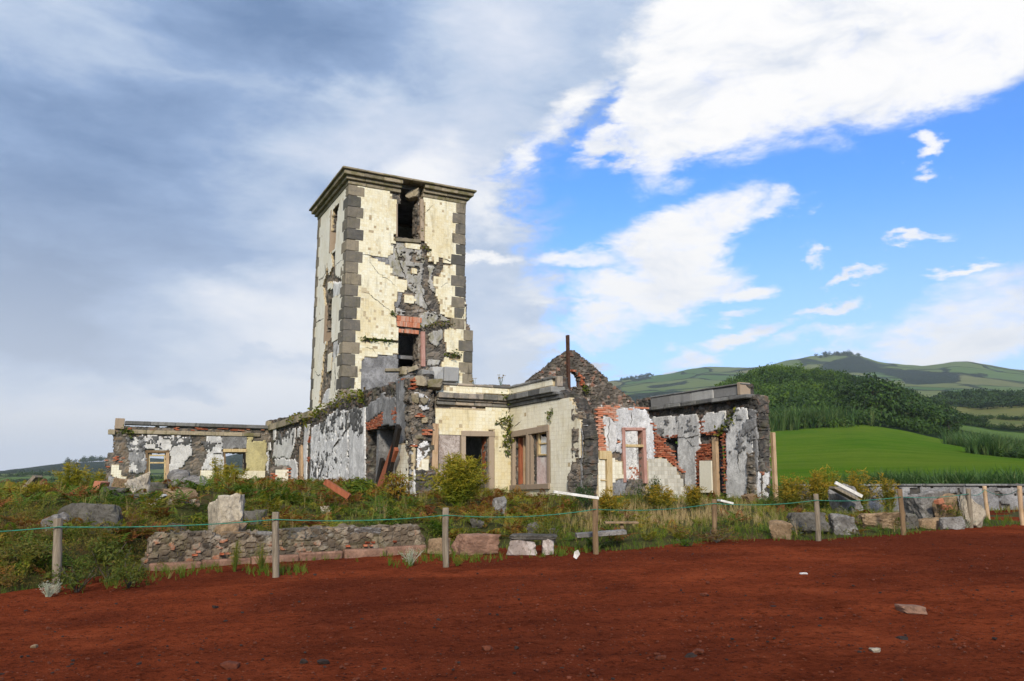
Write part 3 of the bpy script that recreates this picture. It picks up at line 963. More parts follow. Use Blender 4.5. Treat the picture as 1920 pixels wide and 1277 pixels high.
class Wall:
    """a masonry wall: a core of rubble cut to an outline with openings, and coats (plaster, tiles, bricks) proud of it"""
    def __init__(self, name, parent, plane, outline, holes=(), thick=0.7, cs=0.055, mat=None, seed=1, stone=0.30, warp=0.10, rel=0.10, holewarp=None, back_rel=True):
        self.p, self.cs, self.seed, self.parent = plane, cs, seed, parent
        P = plane.poly(outline)
        self.s0, self.z0 = P[:, 0].min() - 0.3, P[:, 1].min()
        self.nx = int((P[:, 0].max() + 0.3 - self.s0) / cs) + 1
        self.nz = int((P[:, 1].max() + 0.3 - self.z0) / cs) + 1
        sc = self.s0 + (np.arange(self.nx) + 0.5) * cs; zc = self.z0 + (np.arange(self.nz) + 0.5) * cs
        self.SC, self.ZC = np.meshgrid(sc, zc)
        self.M = self.region([P], warp)
        hw = warp * 0.4 if holewarp is None else holewarp
        self.H = np.zeros_like(self.M)
        for h in holes:
            self.H |= self.region([plane.poly(h)], hw)
        self.M &= ~self.H
        sv = self.s0 + np.arange(self.nx + 1) * cs; zv = self.z0 + np.arange(self.nz + 1) * cs
        S, Z = np.meshgrid(sv, zv)
        wq = 0.9 * (fbm(S / stone * 0.55, Z / stone * 0.55, 3, seed + 8) - 0.5)
        d1, d2, idv = worley(S / stone + wq, Z / (stone * 0.72) + 0.8 * (fbm(S / stone * 0.6 + 5, Z / stone * 0.6, 3, seed + 9) - 0.5), seed)
        e = d2 - d1
        big = fbm(S * 0.5, Z * 0.5, 3, seed + 2)
        depth = rel * (-0.55 + 0.45 * sm(0.0, 0.25, e) + 0.40 * (idv - 0.5)) - 0.06 * big + 0.035 * (fbm(S * 9, Z * 9, 3, seed + 7, 0.65) - 0.5)
        # stones break away along the torn upper edge
        self.core = self.sheet(name, self.M, depth, -thick, mat, parent, back=True, attrs={'stone': idv, 'joint': 1 - sm(0.02, 0.16, e)}, smooth=False, segs=max(2, int(thick / 0.14)))
        self.S, self.Z = S, Z

    def region(self, polys, warp=0.08, f=2.2):
        ws = self.SC + warp * 2 * (fbm(self.SC * f, self.ZC * f, 4, self.seed + 31, 0.6) - 0.5) * 2
        wz = self.ZC + warp * 2 * (fbm(self.SC * f + 9, self.ZC * f - 4, 4, self.seed + 47, 0.6) - 0.5) * 2
        m = np.zeros(self.SC.shape, bool)
        for p in polys:
            m |= inpoly(ws, wz, p)
        return m

    def sheet(self, name, M, depth, back_d, mat, parent, back=False, attrs=None, smooth=True, jit=0.35, segs=1):
        cs = self.cs
        nz, nx = M.shape
        sv = self.s0 + np.arange(nx + 1) * cs; zv = self.z0 + np.arange(nz + 1) * cs
        S, Z = np.meshgrid(sv, zv)
        js = (_h(np.arange(nx + 1)[None] + 0 * Z, np.arange(nz + 1)[:, None] + 0 * Z, self.seed + 3) - 0.5) * jit * cs
        jz = (_h(np.arange(nx + 1)[None] + 0 * Z, np.arange(nz + 1)[:, None] + 0 * Z, self.seed + 4) - 0.5) * jit * cs
        Fv = self.p.w(S + js, Z + jz, depth).reshape(-1, 3)
        Bv = self.p.w(S + js, Z + jz, np.broadcast_to(back_d, S.shape)).reshape(-1, 3)
        K = (nx + 1) * (nz + 1)
        idx = np.arange(K).reshape(nz + 1, nx + 1)
        r, c = np.nonzero(M)
        a, b, d_, e_ = idx[r, c], idx[r, c + 1], idx[r + 1, c + 1], idx[r + 1, c]
        # which way the quad faces: d x z against n
        flip = (self.p.d[0] * self.p.n[1] - self.p.d[1] * self.p.n[0]) > 0
        q = np.stack([a, b, d_, e_], -1)
        faces = [q[:, ::-1] if flip else q]
        if back:
            qb = q + K
            faces.append(qb if flip else qb[:, ::-1])
        Mp = np.pad(M, 1)
        nseg = segs if back else 1
        layers = [Fv]
        for k in range(1, nseg):
            f = k / nseg
            dd = depth * (1 - f) + back_d * f
            o1 = (fbm(S / 0.21 + 5 * k, Z / 0.16 - 3 * k, 2, self.seed + 60 + k) - 0.5); o2 = (fbm(S / 0.19 - 7 * k, Z / 0.17 + 4 * k, 2, self.seed + 80 + k) - 0.5)
            amp = 0.20 * min(1.0, 4 * f * (1 - f) + 0.3)
            layers.append(self.p.w(S + js + amp * o1, Z + jz + amp * o2, dd).reshape(-1, 3))
        layers.append(Bv)
        def skirt(m, v0, v1):
            rr, cc = np.nonzero(m)
            p0, p1 = v0(rr, cc), v1(rr, cc)
            for k in range(nseg):
                # layer 0 is the front, layer 1 the back, further layers lie between
                la = 0 if k == 0 else (k + 1) * K
                lb = K if k == nseg - 1 else (k + 2) * K
                f = np.stack([p0 + la, p0 + lb, p1 + lb, p1 + la], -1)
                faces.append(f[:, ::-1] if flip else f)
        skirt(M & ~Mp[:-2, 1:-1], lambda r, c: idx[r, c], lambda r, c: idx[r, c + 1])
        skirt(M & ~Mp[2:, 1:-1], lambda r, c: idx[r + 1, c + 1], lambda r, c: idx[r + 1, c])
        skirt(M & ~Mp[1:-1, :-2], lambda r, c: idx[r + 1, c], lambda r, c: idx[r, c])
        skirt(M & ~Mp[1:-1, 2:], lambda r, c: idx[r, c + 1], lambda r, c: idx[r + 1, c + 1])
        Fa = np.concatenate(faces)
        Va = np.vstack([Fv, Bv] + layers[1:-1])
        used = np.unique(Fa)
        mp = np.full(len(Va), -1); mp[used] = np.arange(len(used))
        at = {k: np.concatenate([v.ravel(), v.ravel()] + [_h(np.floor(S.ravel() / 0.21) + 3 * q, np.floor(Z.ravel() / 0.17) + 5 * q, 7 + len(k)) * (1.0 if k == 'stone' else 0.5) for q in range(nseg - 1)])[used] for k, v in (attrs or {}).items()}
        return wobj(name, Va[used], mp[Fa], mat, parent, smooth, at)

    def coat(self, polys, mat, name='plaster', dep=0.025, warp=0.07, wob=0.015, minus=None, holes_p=0.0, clipcore=True, grow=0):
        if len(polys) > 1:
            self.claimed = np.zeros_like(self.M)
            for q in polys:
                self.coat([q], mat, name, dep, warp, wob, minus, holes_p, clipcore)
            self.claimed = None
            return
        M = self.region([self.p.poly(p) for p in polys], warp)
        M = M & (self.M if clipcore else ~self.H)
        if getattr(self, 'claimed', None) is not None:
            M &= ~self.claimed
            self.claimed |= M
        if minus is not None:
            M &= ~self.region([self.p.poly(p) for p in minus], warp)
        if holes_p:
            nz_ = fbm(self.SC * 2.6, self.ZC * 2.6, 5, self.seed + 77, 0.62)
            M &= nz_ > np.quantile(nz_, holes_p)
        if not M.any():
            return None
        S, Z = self.S, self.Z
        d = dep * 0.5 + 0.004 + wob * 0.6 * (fbm(S * 1.7, Z * 1.7, 4, self.seed + 13) - 0.5) * 2
        o = self.sheet(name, M, d, -0.03, mat, self.core)
        if name == 'mould_crust': o['kind'] = 'stuff'
        return o

    def grid(self, polys, mat, name='tile_cladding', size=(0.145, 0.145), gap=0.006, dep=(0.02, 0.045), warp=0.0, minus=(), missing=(), drop=0.0, bond=False, jit=0.003, seed=0, ragged=0.0, clip=True, origin=(0, 0), bed=None):
        """tiles or bricks as separate thin pieces, joined into one part"""
        P = [self.p.poly(p) for p in polys]
        A = np.vstack(P)
        sx, sz_ = size
        ns = np.arange(math.floor((A[:, 0].min() - origin[0]) / sx) - 1, math.ceil((A[:, 0].max() - origin[0]) / sx) + 1)
        nzz = np.arange(math.floor((A[:, 1].min() - origin[1]) / sz_) - 1, math.ceil((A[:, 1].max() - origin[1]) / sz_) + 1)
        I, J = np.meshgrid(ns, nzz)
        sc = (I + 0.5) * sx + origin[0]; zc = (J + 0.5) * sz_ + origin[1]
        if bond:
            sc = sc + (J % 2) * sx * 0.5
        wsx = sc + warp * (vnoise(sc * 3, zc * 3, self.seed + 5) - 0.5) * 2
        wzx = zc + warp * (vnoise(sc * 3 + 7, zc * 3, self.seed + 6) - 0.5) * 2
        m = np.zeros(sc.shape, bool)
        for p in P:
            m |= inpoly(wsx, wzx, p)
        for p in minus:
            m &= ~inpoly(wsx, wzx, self.p.poly(p))
        if clip:
            ci = np.clip(((sc - self.s0) / self.cs).astype(int), 0, self.nx - 1); cj = np.clip(((zc - self.z0) / self.cs).astype(int), 0, self.nz - 1)
            m &= self.M[cj, ci]
        hsh = _h(I, J, self.seed + seed + 91)
        if drop:
            cl = vnoise(sc * 1.3, zc * 1.3, self.seed + 15)
            m &= hsh > drop * (0.2 + 1.8 * cl)
        for q in missing:
            s_, z_ = self.p.sz(*q[:2])
            rr = q[2] if len(q) > 2 else 0.09
            m &= ~((np.abs(sc - s_) < rr) & (np.abs(zc - z_) < rr))
        s, z = sc[m], zc[m]
        if len(s) == 0:
            return None
        if bed is not None:
            B = np.zeros_like(self.M)
            for p in P:
                B |= inpoly(self.SC, self.ZC, p)
            for p in minus:
                B &= ~inpoly(self.SC, self.ZC, self.p.poly(p))
            B &= self.M
            if B.any():
                tag(self.sheet('tile_bedding', B, np.full(self.S.shape, dep[1] - 0.005), -0.12, bed, self.core), kind='stuff')
            dep = (dep[1] - 0.02, dep[1])
        n = len(s)
        r = np.random.default_rng(self.seed + seed)
        hx, hz = (sx - gap) / 2, (sz_ - gap) / 2
        f = r.uniform(-jit, jit, (n, 4)) + r.uniform(-jit, jit, (n, 1)) * 2 + dep[1]
        cs_ = np.array([-1, 1, 1, -1]); cz_ = np.array([-1, -1, 1, 1])
        shr = 1 - ragged * r.uniform(0, 1, (n, 1))
        ss = s[:, None] + cs_ * hx * shr; zz = z[:, None] + cz_ * hz
        Vf = self.p.w(ss, zz, f); Vb = self.p.w(ss, zz, np.full_like(f, dep[0]))
        V = np.concatenate([Vf, Vb], 1).reshape(-1, 3)
        base = np.array([[0, 1, 2, 3], [1, 0, 4, 5], [2, 1, 5, 6], [3, 2, 6, 7], [0, 3, 7, 4]])
        flip = (self.p.d[0] * self.p.n[1] - self.p.d[1] * self.p.n[0]) > 0
        if flip: base = base[:, ::-1]
        F = (base[None] + (np.arange(n) * 8)[:, None, None]).reshape(-1, 4)
        o = wobj(name, V, F, mat, self.core)
        return tag(o, kind='stuff')


def bar(name, plane, a, b, width, d0, d1, mat, parent, bev=0.01, rnd=0.0):
    """a beam on a wall plane, from photo pixel a to b"""
    A, B = plane.sz(*a), plane.sz(*b)
    return bar_sz(name, plane, A, B, width, d0, d1, mat, parent, bev)


def bar_sz(name, plane, A, B, width, d0, d1, mat, parent, bev=0.01):
    A, B = np.asarray(A, float), np.asarray(B, float)
    t = B - A; L = np.linalg.norm(t); t /= L
    p = np.array([-t[1], t[0]]) * width / 2
    c = [A - p, B - p, B + p, A + p]
    V = np.vstack([plane.w([q[0] for q in c], [q[1] for q in c], d0), plane.w([q[0] for q in c], [q[1] for q in c], d1)])
    o = wobj(name, V, BOXF, mat, parent)
    if bev: bevel(o, bev)
    return o


def block(name, plane, s0, s1, z0, z1, d0, d1, mat, parent, bev=0.015, seed=0, jit=0.0):
    r = np.random.default_rng(seed)
    S = np.array([s0, s1, s1, s0] * 2, float); Z = np.array([z0, z0, z1, z1] * 2, float)
    D = np.array([d0] * 4 + [d1] * 4, float)
    if jit:
        D[4:] += r.uniform(-jit, jit, 4); S += r.uniform(-jit, jit, 8) * 0.5; Z += r.uniform(-jit, jit, 8) * 0.5
    V = plane.w(S, Z, D)
    o = wobj(name, V, BOXF, mat, parent)
    # consistent outward faces
    if bev: bevel(o, bev)
    return o


def course(name, plane, a, b, z0, z1, d0, d1, seg, mat, parent, seed=0, skip=(), bev=0.02, jit=0.008):
    """a row of cut stones between s=a and s=b"""
    n = max(1, int(round(abs(b - a) / seg)))
    for i in range(n):
        s0 = a + (b - a) * i / n; s1 = a + (b - a) * (i + 1) / n
        if any(lo < (s0 + s1) / 2 < hi for lo, hi in skip):
            continue
        block(name, plane, s0 + 0.004, s1 - 0.004, z0, z1, d0, d1, mat, parent, bev, seed * 100 + i, jit)


def crack(wall, pts, width, dep, seed=0, name='crack'):
    """a jagged open crack drawn as a thin dark strip on the coat"""
    P = wall.p.poly(pts)
    r = np.random.default_rng(seed)
    L = np.concatenate([[0], np.cumsum(np.linalg.norm(np.diff(P, axis=0), axis=1))])
    n = max(6, int(L[-1] / 0.10))
    t = np.linspace(0, L[-1], n)
    c = np.stack([np.interp(t, L, P[:, 0]), np.interp(t, L, P[:, 1])], -1) + r.normal(0, 0.028, (n, 2))
    d = np.gradient(c, axis=0); d /= np.linalg.norm(d, axis=1)[:, None] + 1e-9
    q = np.stack([-d[:, 1], d[:, 0]], -1) * (width * (0.35 + r.random(n)) * np.sin(np.linspace(0.25, math.pi - 0.15, n)) / 2)[:, None]
    A, B = c - q, c + q
    V = np.vstack([wall.p.w(A[:, 0], A[:, 1], dep), wall.p.w(B[:, 0], B[:, 1], dep)])
    i = np.arange(n - 1)
    return wobj(name, V, np.stack([i, i + 1, i + 1 + n, i + n], -1), M_CRACK, wall.core)
# ------------------------------------------------------------------ building materials
G3 = lambda a: (a, a, a)
M_RUB = m_rubble('rubble_masonry', [(0.0, (0.055, 0.052, 0.05)), (0.35, (0.13, 0.115, 0.10)), (0.6, (0.22, 0.185, 0.15)), (0.85, (0.20, 0.14, 0.09)), (1.0, (0.34, 0.31, 0.28))], (0.19, 0.175, 0.155), 0.35, 0.10)
M_RUBD = m_rubble('dark_rubble_masonry', [(0.0, (0.03, 0.03, 0.03)), (0.4, (0.075, 0.07, 0.065)), (0.7, (0.14, 0.125, 0.11)), (0.85, (0.15, 0.08, 0.05)), (1.0, (0.24, 0.23, 0.22))], (0.09, 0.085, 0.08), 0.30, 0.25)
M_RUBG = m_rubble('gable_masonry', [(0.0, (0.06, 0.055, 0.05)), (0.45, (0.14, 0.12, 0.10)), (0.80, (0.22, 0.19, 0.16)), (0.93, (0.26, 0.11, 0.065)), (1.0, (0.45, 0.41, 0.37))], (0.10, 0.085, 0.07), 0.15, 0.12)
M_PW = m_plaster('white_plaster', (0.86, 0.86, 0.85), (0.76, 0.76, 0.77), (0.13, 0.13, 0.135), 0.7, 0.35, scale=1.2, crack=0.9)
M_PG = m_plaster('grey_plaster', (0.80, 0.80, 0.80), (0.64, 0.64, 0.65), (0.15, 0.148, 0.145), 0.55, 0.6, moss=0.0, crack=0.5)
M_PGM = m_plaster('mossy_grey_plaster', (0.50, 0.49, 0.47), (0.38, 0.37, 0.345), (0.13, 0.12, 0.10), 0.45, 0.4, moss=0.55, crack=0.5, green=(0.16, 0.14, 0.03))
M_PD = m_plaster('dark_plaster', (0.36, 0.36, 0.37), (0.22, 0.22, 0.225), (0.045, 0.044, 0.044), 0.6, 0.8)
M_PK = m_plaster('mould_black_plaster', (0.17, 0.17, 0.17), (0.10, 0.10, 0.10), (0.03, 0.03, 0.03), 0.6, 0.5, scale=2.0)
M_PL = m_plaster('pale_plaster', (0.74, 0.73, 0.72), (0.60, 0.59, 0.58), (0.24, 0.23, 0.22), 0.5, 0.4, crack=0.4)
M_PY = m_plaster('yellow_plaster', (0.58, 0.51, 0.26), (0.47, 0.42, 0.24), (0.20, 0.17, 0.08), 0.6, 0.6)
M_PP = m_plaster('pink_plaster', (0.56, 0.50, 0.47), (0.42, 0.35, 0.32), (0.15, 0.12, 0.10), 0.8, 0.4, scale=1.8)
M_TILE = m_pieces('cream_glazed_tiles', [(0.0, (0.74, 0.67, 0.46)), (0.3, (0.79, 0.74, 0.55)), (0.7, (0.81, 0.77, 0.60)), (0.95, (0.80, 0.78, 0.64)), (1.0, (0.68, 0.58, 0.36))], dirt=(0.22, 0.16, 0.06), amount=0.5, rough=0.35, spec=0.4, bumpd=0.002, stain=(0.62, 0.48, 0.20), stain_amt=0.42, stain_scale=0.6)
M_TILEW = m_pieces('white_glazed_tiles', [(0.0, (0.74, 0.70, 0.57)), (0.5, (0.80, 0.77, 0.66)), (1.0, (0.78, 0.74, 0.60))], dirt=(0.24, 0.18, 0.10), amount=0.42, rough=0.35, spec=0.4, bumpd=0.002, stain=(0.62, 0.54, 0.32), stain_amt=0.4, stain_scale=0.7)
M_TILED = m_pieces('dull_tiles', [(0.0, (0.38, 0.36, 0.30)), (0.5, (0.50, 0.47, 0.40)), (1.0, (0.58, 0.56, 0.48))], dirt=(0.16, 0.14, 0.10), amount=0.55, rough=0.6, bumpd=0.002)
M_BRICK = m_pieces('red_bricks', [(0.0, (0.24, 0.06, 0.028)), (0.4, (0.35, 0.10, 0.046)), (0.75, (0.43, 0.14, 0.07)), (1.0, (0.34, 0.17, 0.11))], dirt=(0.08, 0.05, 0.038), amount=0.7, rough=0.9)
M_BRICKP = m_pieces('mortar_smeared_bricks', [(0.0, (0.42, 0.13, 0.06)), (0.5, (0.52, 0.20, 0.11)), (1.0, (0.50, 0.30, 0.22))], dirt=(0.45, 0.36, 0.30), amount=0.6, rough=0.95)
M_QUO = m_pieces('basalt_quoins', [(0.0, (0.085, 0.082, 0.078)), (0.35, (0.13, 0.122, 0.11)), (0.65, (0.18, 0.16, 0.13)), (1.0, (0.27, 0.23, 0.17))], dirt=(0.045, 0.04, 0.034), amount=0.7, rough=0.95, per='object', bumpd=0.018, nscale=4.0, var=1.3, moss=0.15)
M_COR = m_pieces('cornice_stone', [(0.0, (0.19, 0.165, 0.12)), (0.5, (0.29, 0.245, 0.175)), (1.0, (0.38, 0.32, 0.23))], dirt=(0.075, 0.07, 0.05), amount=0.55, rough=0.95, per='object', bumpd=0.014, moss=0.6, nscale=4.0, var=1.2)
M_CORH = m_pieces('blackened_cornice_stone', [(0.0, (0.11, 0.105, 0.10)), (0.45, (0.20, 0.19, 0.17)), (0.75, (0.34, 0.29, 0.24)), (1.0, (0.44, 0.36, 0.27))], dirt=(0.045, 0.043, 0.045), amount=0.85, rough=0.95, per='object', bumpd=0.014, moss=0.2, nscale=4.0, var=1.3)
M_CORD = m_pieces('black_streaked_stone', [(0.0, (0.10, 0.10, 0.10)), (0.5, (0.17, 0.17, 0.17)), (1.0, (0.26, 0.26, 0.25))], dirt=(0.03, 0.03, 0.03), amount=0.9, rough=0.95, per='object', bumpd=0.014, moss=0.15, nscale=4.0, var=1.2)
M_JAMB = m_pieces('brown_stone_trim', [(0.0, (0.26, 0.20, 0.15)), (0.5, (0.33, 0.26, 0.195)), (1.0, (0.40, 0.32, 0.24))], dirt=(0.12, 0.09, 0.06), amount=0.4, rough=0.9, per='object', bumpd=0.008)
M_BLK = m_pieces('weathered_blocks', [(0.0, (0.20, 0.20, 0.20)), (0.5, (0.32, 0.32, 0.32)), (1.0, (0.42, 0.42, 0.41))], dirt=(0.08, 0.08, 0.08), amount=0.6, rough=0.95, per='object', bumpd=0.02)
M_WTAN = m_wood('pale_weathered_wood', (0.24, 0.15, 0.09), (0.46, 0.32, 0.20), (0.58, 0.43, 0.29), lichen=0.25)
M_WRED = m_wood('red_brown_wood', (0.16, 0.05, 0.025), (0.30, 0.095, 0.045), (0.38, 0.15, 0.08))
M_WPINK = m_wood('faded_red_wood', (0.28, 0.14, 0.11), (0.42, 0.24, 0.20), (0.52, 0.35, 0.30))
M_WYEL = m_wood('peeling_yellow_wood', (0.34, 0.22, 0.09), (0.54, 0.42, 0.23), (0.62, 0.54, 0.36))
M_WBLK = m_wood('charred_wood', (0.008, 0.007, 0.006), (0.02, 0.016, 0.013), (0.05, 0.035, 0.025))
M_WGREY = m_wood('grey_fence_wood', (0.10, 0.08, 0.055), (0.21, 0.175, 0.13), (0.33, 0.285, 0.225), stretch=(18, 18, 1.0))
M_WBRN = m_wood('brown_wood', (0.10, 0.065, 0.035), (0.19, 0.125, 0.07), (0.27, 0.19, 0.11))
M_BED = m_plaster('tile_mortar', (0.56, 0.48, 0.33), (0.48, 0.39, 0.25), (0.22, 0.16, 0.09), 0.5, 0.3)
M_PANEL = m_plaster('peeling_painted_panel', (0.66, 0.64, 0.62), (0.58, 0.44, 0.42), (0.34, 0.24, 0.22), 0.5, 0.5)


def m_simple(name, col, rough=0.6, metal=0.0, bumpk=0.0):
    t = NT(name)
    v = t.coord()
    n = t.noise(v, 6, 6, 0.7)
    c = t.mix(t.mr(n, 0.35, 0.7), col, tuple(q * 0.55 for q in col))
    t.p.inputs['Metallic'].default_value = metal
    return t.done(c, rough, t.bump(n, 0.4, 0.006), 0.3)


def m_glass():
    t = NT('dirty_window_glass')
    n = t.noise(t.coord(), 5, 6, 0.7)
    t.p.inputs['Transmission Weight'].default_value = 0.35
    return t.done(t.mix(n, (0.62, 0.66, 0.68), (0.8, 0.82, 0.84)), 0.25, None, 0.5)


M_GLASS = m_glass()
M_CRACK = m_simple('crack_mortar', (0.035, 0.03, 0.022), 1.0)  # dark mortar tone of the crack strips
M_RUST = m_simple('rusty_iron', (0.09, 0.045, 0.03), 0.8, 0.3)


# ------------------------------------------------------------------ lighthouse tower
def zt(*p): return zp(560, 300, p)
def zb(*p): return zp(560, 530, p)


r0 = 42.0
T0 = np.array([math.sin(R(-12.23)) * r0, math.cos(R(-12.23)) * r0])
TF = Plane(T0, UU, FRONT_N)
TL = Plane(T0, VV, LEFT_N)
TW = TF.sz(871, 381)[0]                       # width of the front
TD = TL.sz(598.5, 412)[0]                     # depth of the left side
ZTOP = TF.sz(656, 346)[1]                     # underside of the cornice
ZCAP = TF.sz(655, 320)[1]
tower = empty('lighthouse_tower', (*(T0 + UU * TW / 2 + VV * TD / 2), 0.6))
tag(tower, 'tall square ruined lighthouse tower clad in cracked cream tiles with dark stone corners', 'lighthouse')
ZB = 0.3
pf = lambda s, z: tuple(float(q[0]) for q in pix(TF.w([s], [z], 0.0)[None]).__iter__()) if False else (float(pix(TF.w(s, z, 0.0))[0]), float(pix(TF.w(s, z, 0.0))[1]))
pl = lambda s, z: (float(pix(TL.w(s, z, 0.0))[0]), float(pix(TL.w(s, z, 0.0))[1]))
front_outline = [pf(0.02, ZB), pf(0.02, ZTOP + 0.2), pf(TW, ZTOP + 0.2), (876, 606), (881, 610), pf(TF.sz(884, 660)[0], ZB)]
win_up = zt((985, 435), (1018, 425), (1018, 322), (1022, 262), (1110, 285), (1235, 282), (1238, 372), (1205, 380), (1190, 440), (1188, 792), (985, 772))
win_lo = zb((990, 492), (1200, 505), (1195, 840), (1000, 838))
tf = Wall('wall', tower, TF, front_outline, [win_up, win_lo], thick=0.9, cs=0.068, mat=M_RUB, seed=3, stone=0.32, warp=0.02, rel=0.13, holewarp=0.03)
# exposed area where the tiles fell
EXP = [zt((905, 845), (955, 828), (948, 750), (978, 742), (975, 405), (930, 385), (908, 318), (1015, 318), (1020, 250), (1240, 265), (1250, 385), (1255, 470), (1250, 795), (1282, 862), (1320, 885), (1332, 915), (1286, 922),
          (1292, 1018), (1378, 1032), (1390, 958), (1438, 985), (1440, 1020), (1540, 1030), (1540, 1052), (1456, 1052), (1420, 1130), (1400, 1168), (1345, 1172), (1340, 1230), (1362, 1277))
       + zb((1362, 60), (1368, 130), (1402, 200), (1420, 310), (1530, 368), (1545, 410), (1620, 400), (1560, 440), (1460, 470), (1448, 530), (1470, 620), (1478, 690), (1620, 740), (1615, 770), (1460, 755), (1420, 830), (1560, 850), (1565, 990), (1500, 1100), (620, 1100), (612, 1010), (620, 790), (665, 742), (780, 748), (792, 716), (990, 716), (985, 600), (640, 590), (615, 566), (700, 560), (985, 580), (985, 490), (975, 400), (960, 330), (952, 200), (990, 175), (985, 85), (1050, 92), (1090, 40), (1075, 0))
       + zt((1075, 1277), (1078, 1205), (990, 1190), (985, 1160), (920, 1150), (930, 1085), (900, 1050), (840, 1030), (760, 990), (690, 948), (740, 955), (885, 968), (888, 945), (935, 940), (935, 870))]
ISL = [zt((1055, 830), (1215, 842), (1210, 905), (1065, 880)), zt((1128, 1078), (1165, 1078), (1175, 1145), (1125, 1130)), zb((1050, 115), (1140, 130), (1165, 185), (1120, 220), (1060, 190)),
       zt((1345, 1000), (1375, 1000), (1375, 1032), (1300, 1018))]
PLQ = [zt((905, 845), (960, 830), (1216, 842), (1216, 960), (1262, 1010), (1240, 1080), (1228, 1160), (1215, 1277)) + zb((1215, 30), (1250, 60), (1262, 200), (1300, 285), (1240, 262), (1150, 190), (1140, 120), (1090, 40), (1075, 0)) + zt((1080, 1205), (985, 1160), (920, 1150), (930, 1085), (840, 1030), (740, 962), (885, 968), (935, 940), (935, 870)),
       zb((1235, 285), (1330, 300), (1415, 325), (1330, 420), (1235, 455), (1215, 380)), zb((960, 240), (1060, 280), (1050, 330), (965, 330)),
       zb((1290, 500), (1420, 470), (1440, 560), (1380, 640), (1300, 600)), zb((1300, 760), (1430, 780), (1400, 850), (1290, 830)),
       zt((1300, 1050), (1350, 1080), (1335, 1200), (1360, 1277), (1300, 1277)), zb((1300, 0), (1360, 30), (1365, 100), (1320, 60)),
       zb((1420, 330), (1530, 372), (1480, 395), (1400, 400))]
DRK = [zb((615, 790), (665, 742), (985, 716), (1000, 860), (995, 1000), (610, 1100)), zt((1325, 400), (1345, 415), (1440, 445), (1460, 470), (1415, 485), (1325, 468)), zt((1380, 682), (1440, 680), (1540, 705), (1540, 732), (1440, 715)),
       zt((690, 948), (740, 955), (885, 968), (900, 1050), (840, 1030), (760, 990)), zb((985, 80), (1040, 95), (1000, 250), (952, 250), (952, 195), (990, 175)),
       zb((1300, 850), (1560, 850), (1565, 1000), (1300, 1000)), zb((1450, 770), (1560, 780), (1550, 830), (1440, 820))]
tf.coat(PLQ, M_PGM, dep=0.02, warp=0.10, holes_p=0.10)
tf.coat(DRK, M_PD, dep=0.025, warp=0.05)
miss = [zt(p)[0] + (r,) for p, r in [((715, 585), .12), ((760, 660), .075), ((893, 680), .075), ((722, 722), .08), ((705, 895), .075), ((1447, 510), .075), ((1495, 970), .075), ((1345, 990), .075), ((828, 1225), .08), ((1455, 1160), .075), ((1495, 1200), .075), ((1385, 1215), .075), ((1500, 1070), .075), ((1430, 1105), .075)]]
miss += [zb(p)[0] + (r,) for p, r in [((828, 8), .075), ((947, 122), .08), ((838, 195), .08), ((825, 290), .08), ((765, 285), .08), ((685, 348), .08), ((705, 385), .08), ((665, 315), .08), ((755, 355), .08), ((845, 325), .08), ((930, 512), .08), ((870, 655), .08), ((760, 650), .08), ((928, 440), .08),
                                      ((1427, 175), .08), ((1475, 150), .075), ((1410, 205), .08), ((1440, 280), .08), ((1505, 290), .08), ((1485, 250), .07), ((1525, 250), .07), ((1605, 910), .08), ((630, 160), .075), ((650, 90), .14), ((680, 100), .08)]]
TIL = [[pf(0.5, ZTOP), pf(TW - 0.5, ZTOP), (873, 600), pf(TF.sz(884, 660)[0] - 0.5, 3.0), pf(0.5, 3.0)]]
tf.grid(TIL, M_TILE, size=(0.143, 0.143), minus=EXP, missing=miss, drop=0.006, gap=0.004, dep=(-0.1, 0.05), origin=(0, ZTOP), bed=M_BED, jit=0.001)
tf.grid(ISL, M_TILE, size=(0.143, 0.143), gap=0.004, dep=(-0.1, 0.05), origin=(0, ZTOP), seed=4, bed=M_BED, jit=0.001)
# brick lintel of the lower window
tf.grid([zb((975, 345), (1218, 372), (1206, 458), (985, 436))], M_BRICKP, 'brick_lintel', (0.085, 0.30), 0.012, (-0.3, 0.06), jit=0.012, seed=8, clip=False, origin=(0, TF.sz(*zb((1000, 437))[0])[1]))
tf.grid([zb((985, 438), (1206, 460), (1200, 512), (990, 496))], M_BRICKP, 'brick_lintel', (0.085, 0.22), 0.012, (-0.3, 0.0), jit=0.012, seed=9, clip=False, origin=(0.04, TF.sz(*zb((1000, 497))[0])[1]))
tf.grid([zb((955, 330), (1000, 340), (985, 440), (965, 400))], M_BRICK, 'brick_patch', (0.2, 0.07), 0.012, (-0.3, 0.01), bond=True, jit=0.012, seed=10)
bar('window_jamb', TF, zt((1228, 395))[0], zt((1230, 810))[0], 0.21, -0.5, 0.08, M_JAMB, tf.core, 0.02)
bar('window_jamb', TF, zt((978, 440))[0], zt((978, 770))[0], 0.10, -0.5, 0.065, M_JAMB, tf.core, 0.02)
bar('window_sill', TF, zt((960, 797))[0], zt((1215, 817))[0], 0.20, -0.6, 0.14, M_COR, tf.core, 0.02)
bar('window_jamb', TF, zb((1237, 490))[0], zb((1240, 838))[0], 0.24, -0.5, 0.10, M_WPINK, tf.core, 0.015)
bar('window_sill', TF, zb((1050, 890))[0], zb((1175, 845))[0], 0.25, -0.5, 0.25, M_COR, tf.core, 0.02)
bar('window_sill', TF, zb((860, 873))[0], zb((1000, 873))[0], 0.16, -0.3, 0.14, M_COR, tf.core, 0.02)
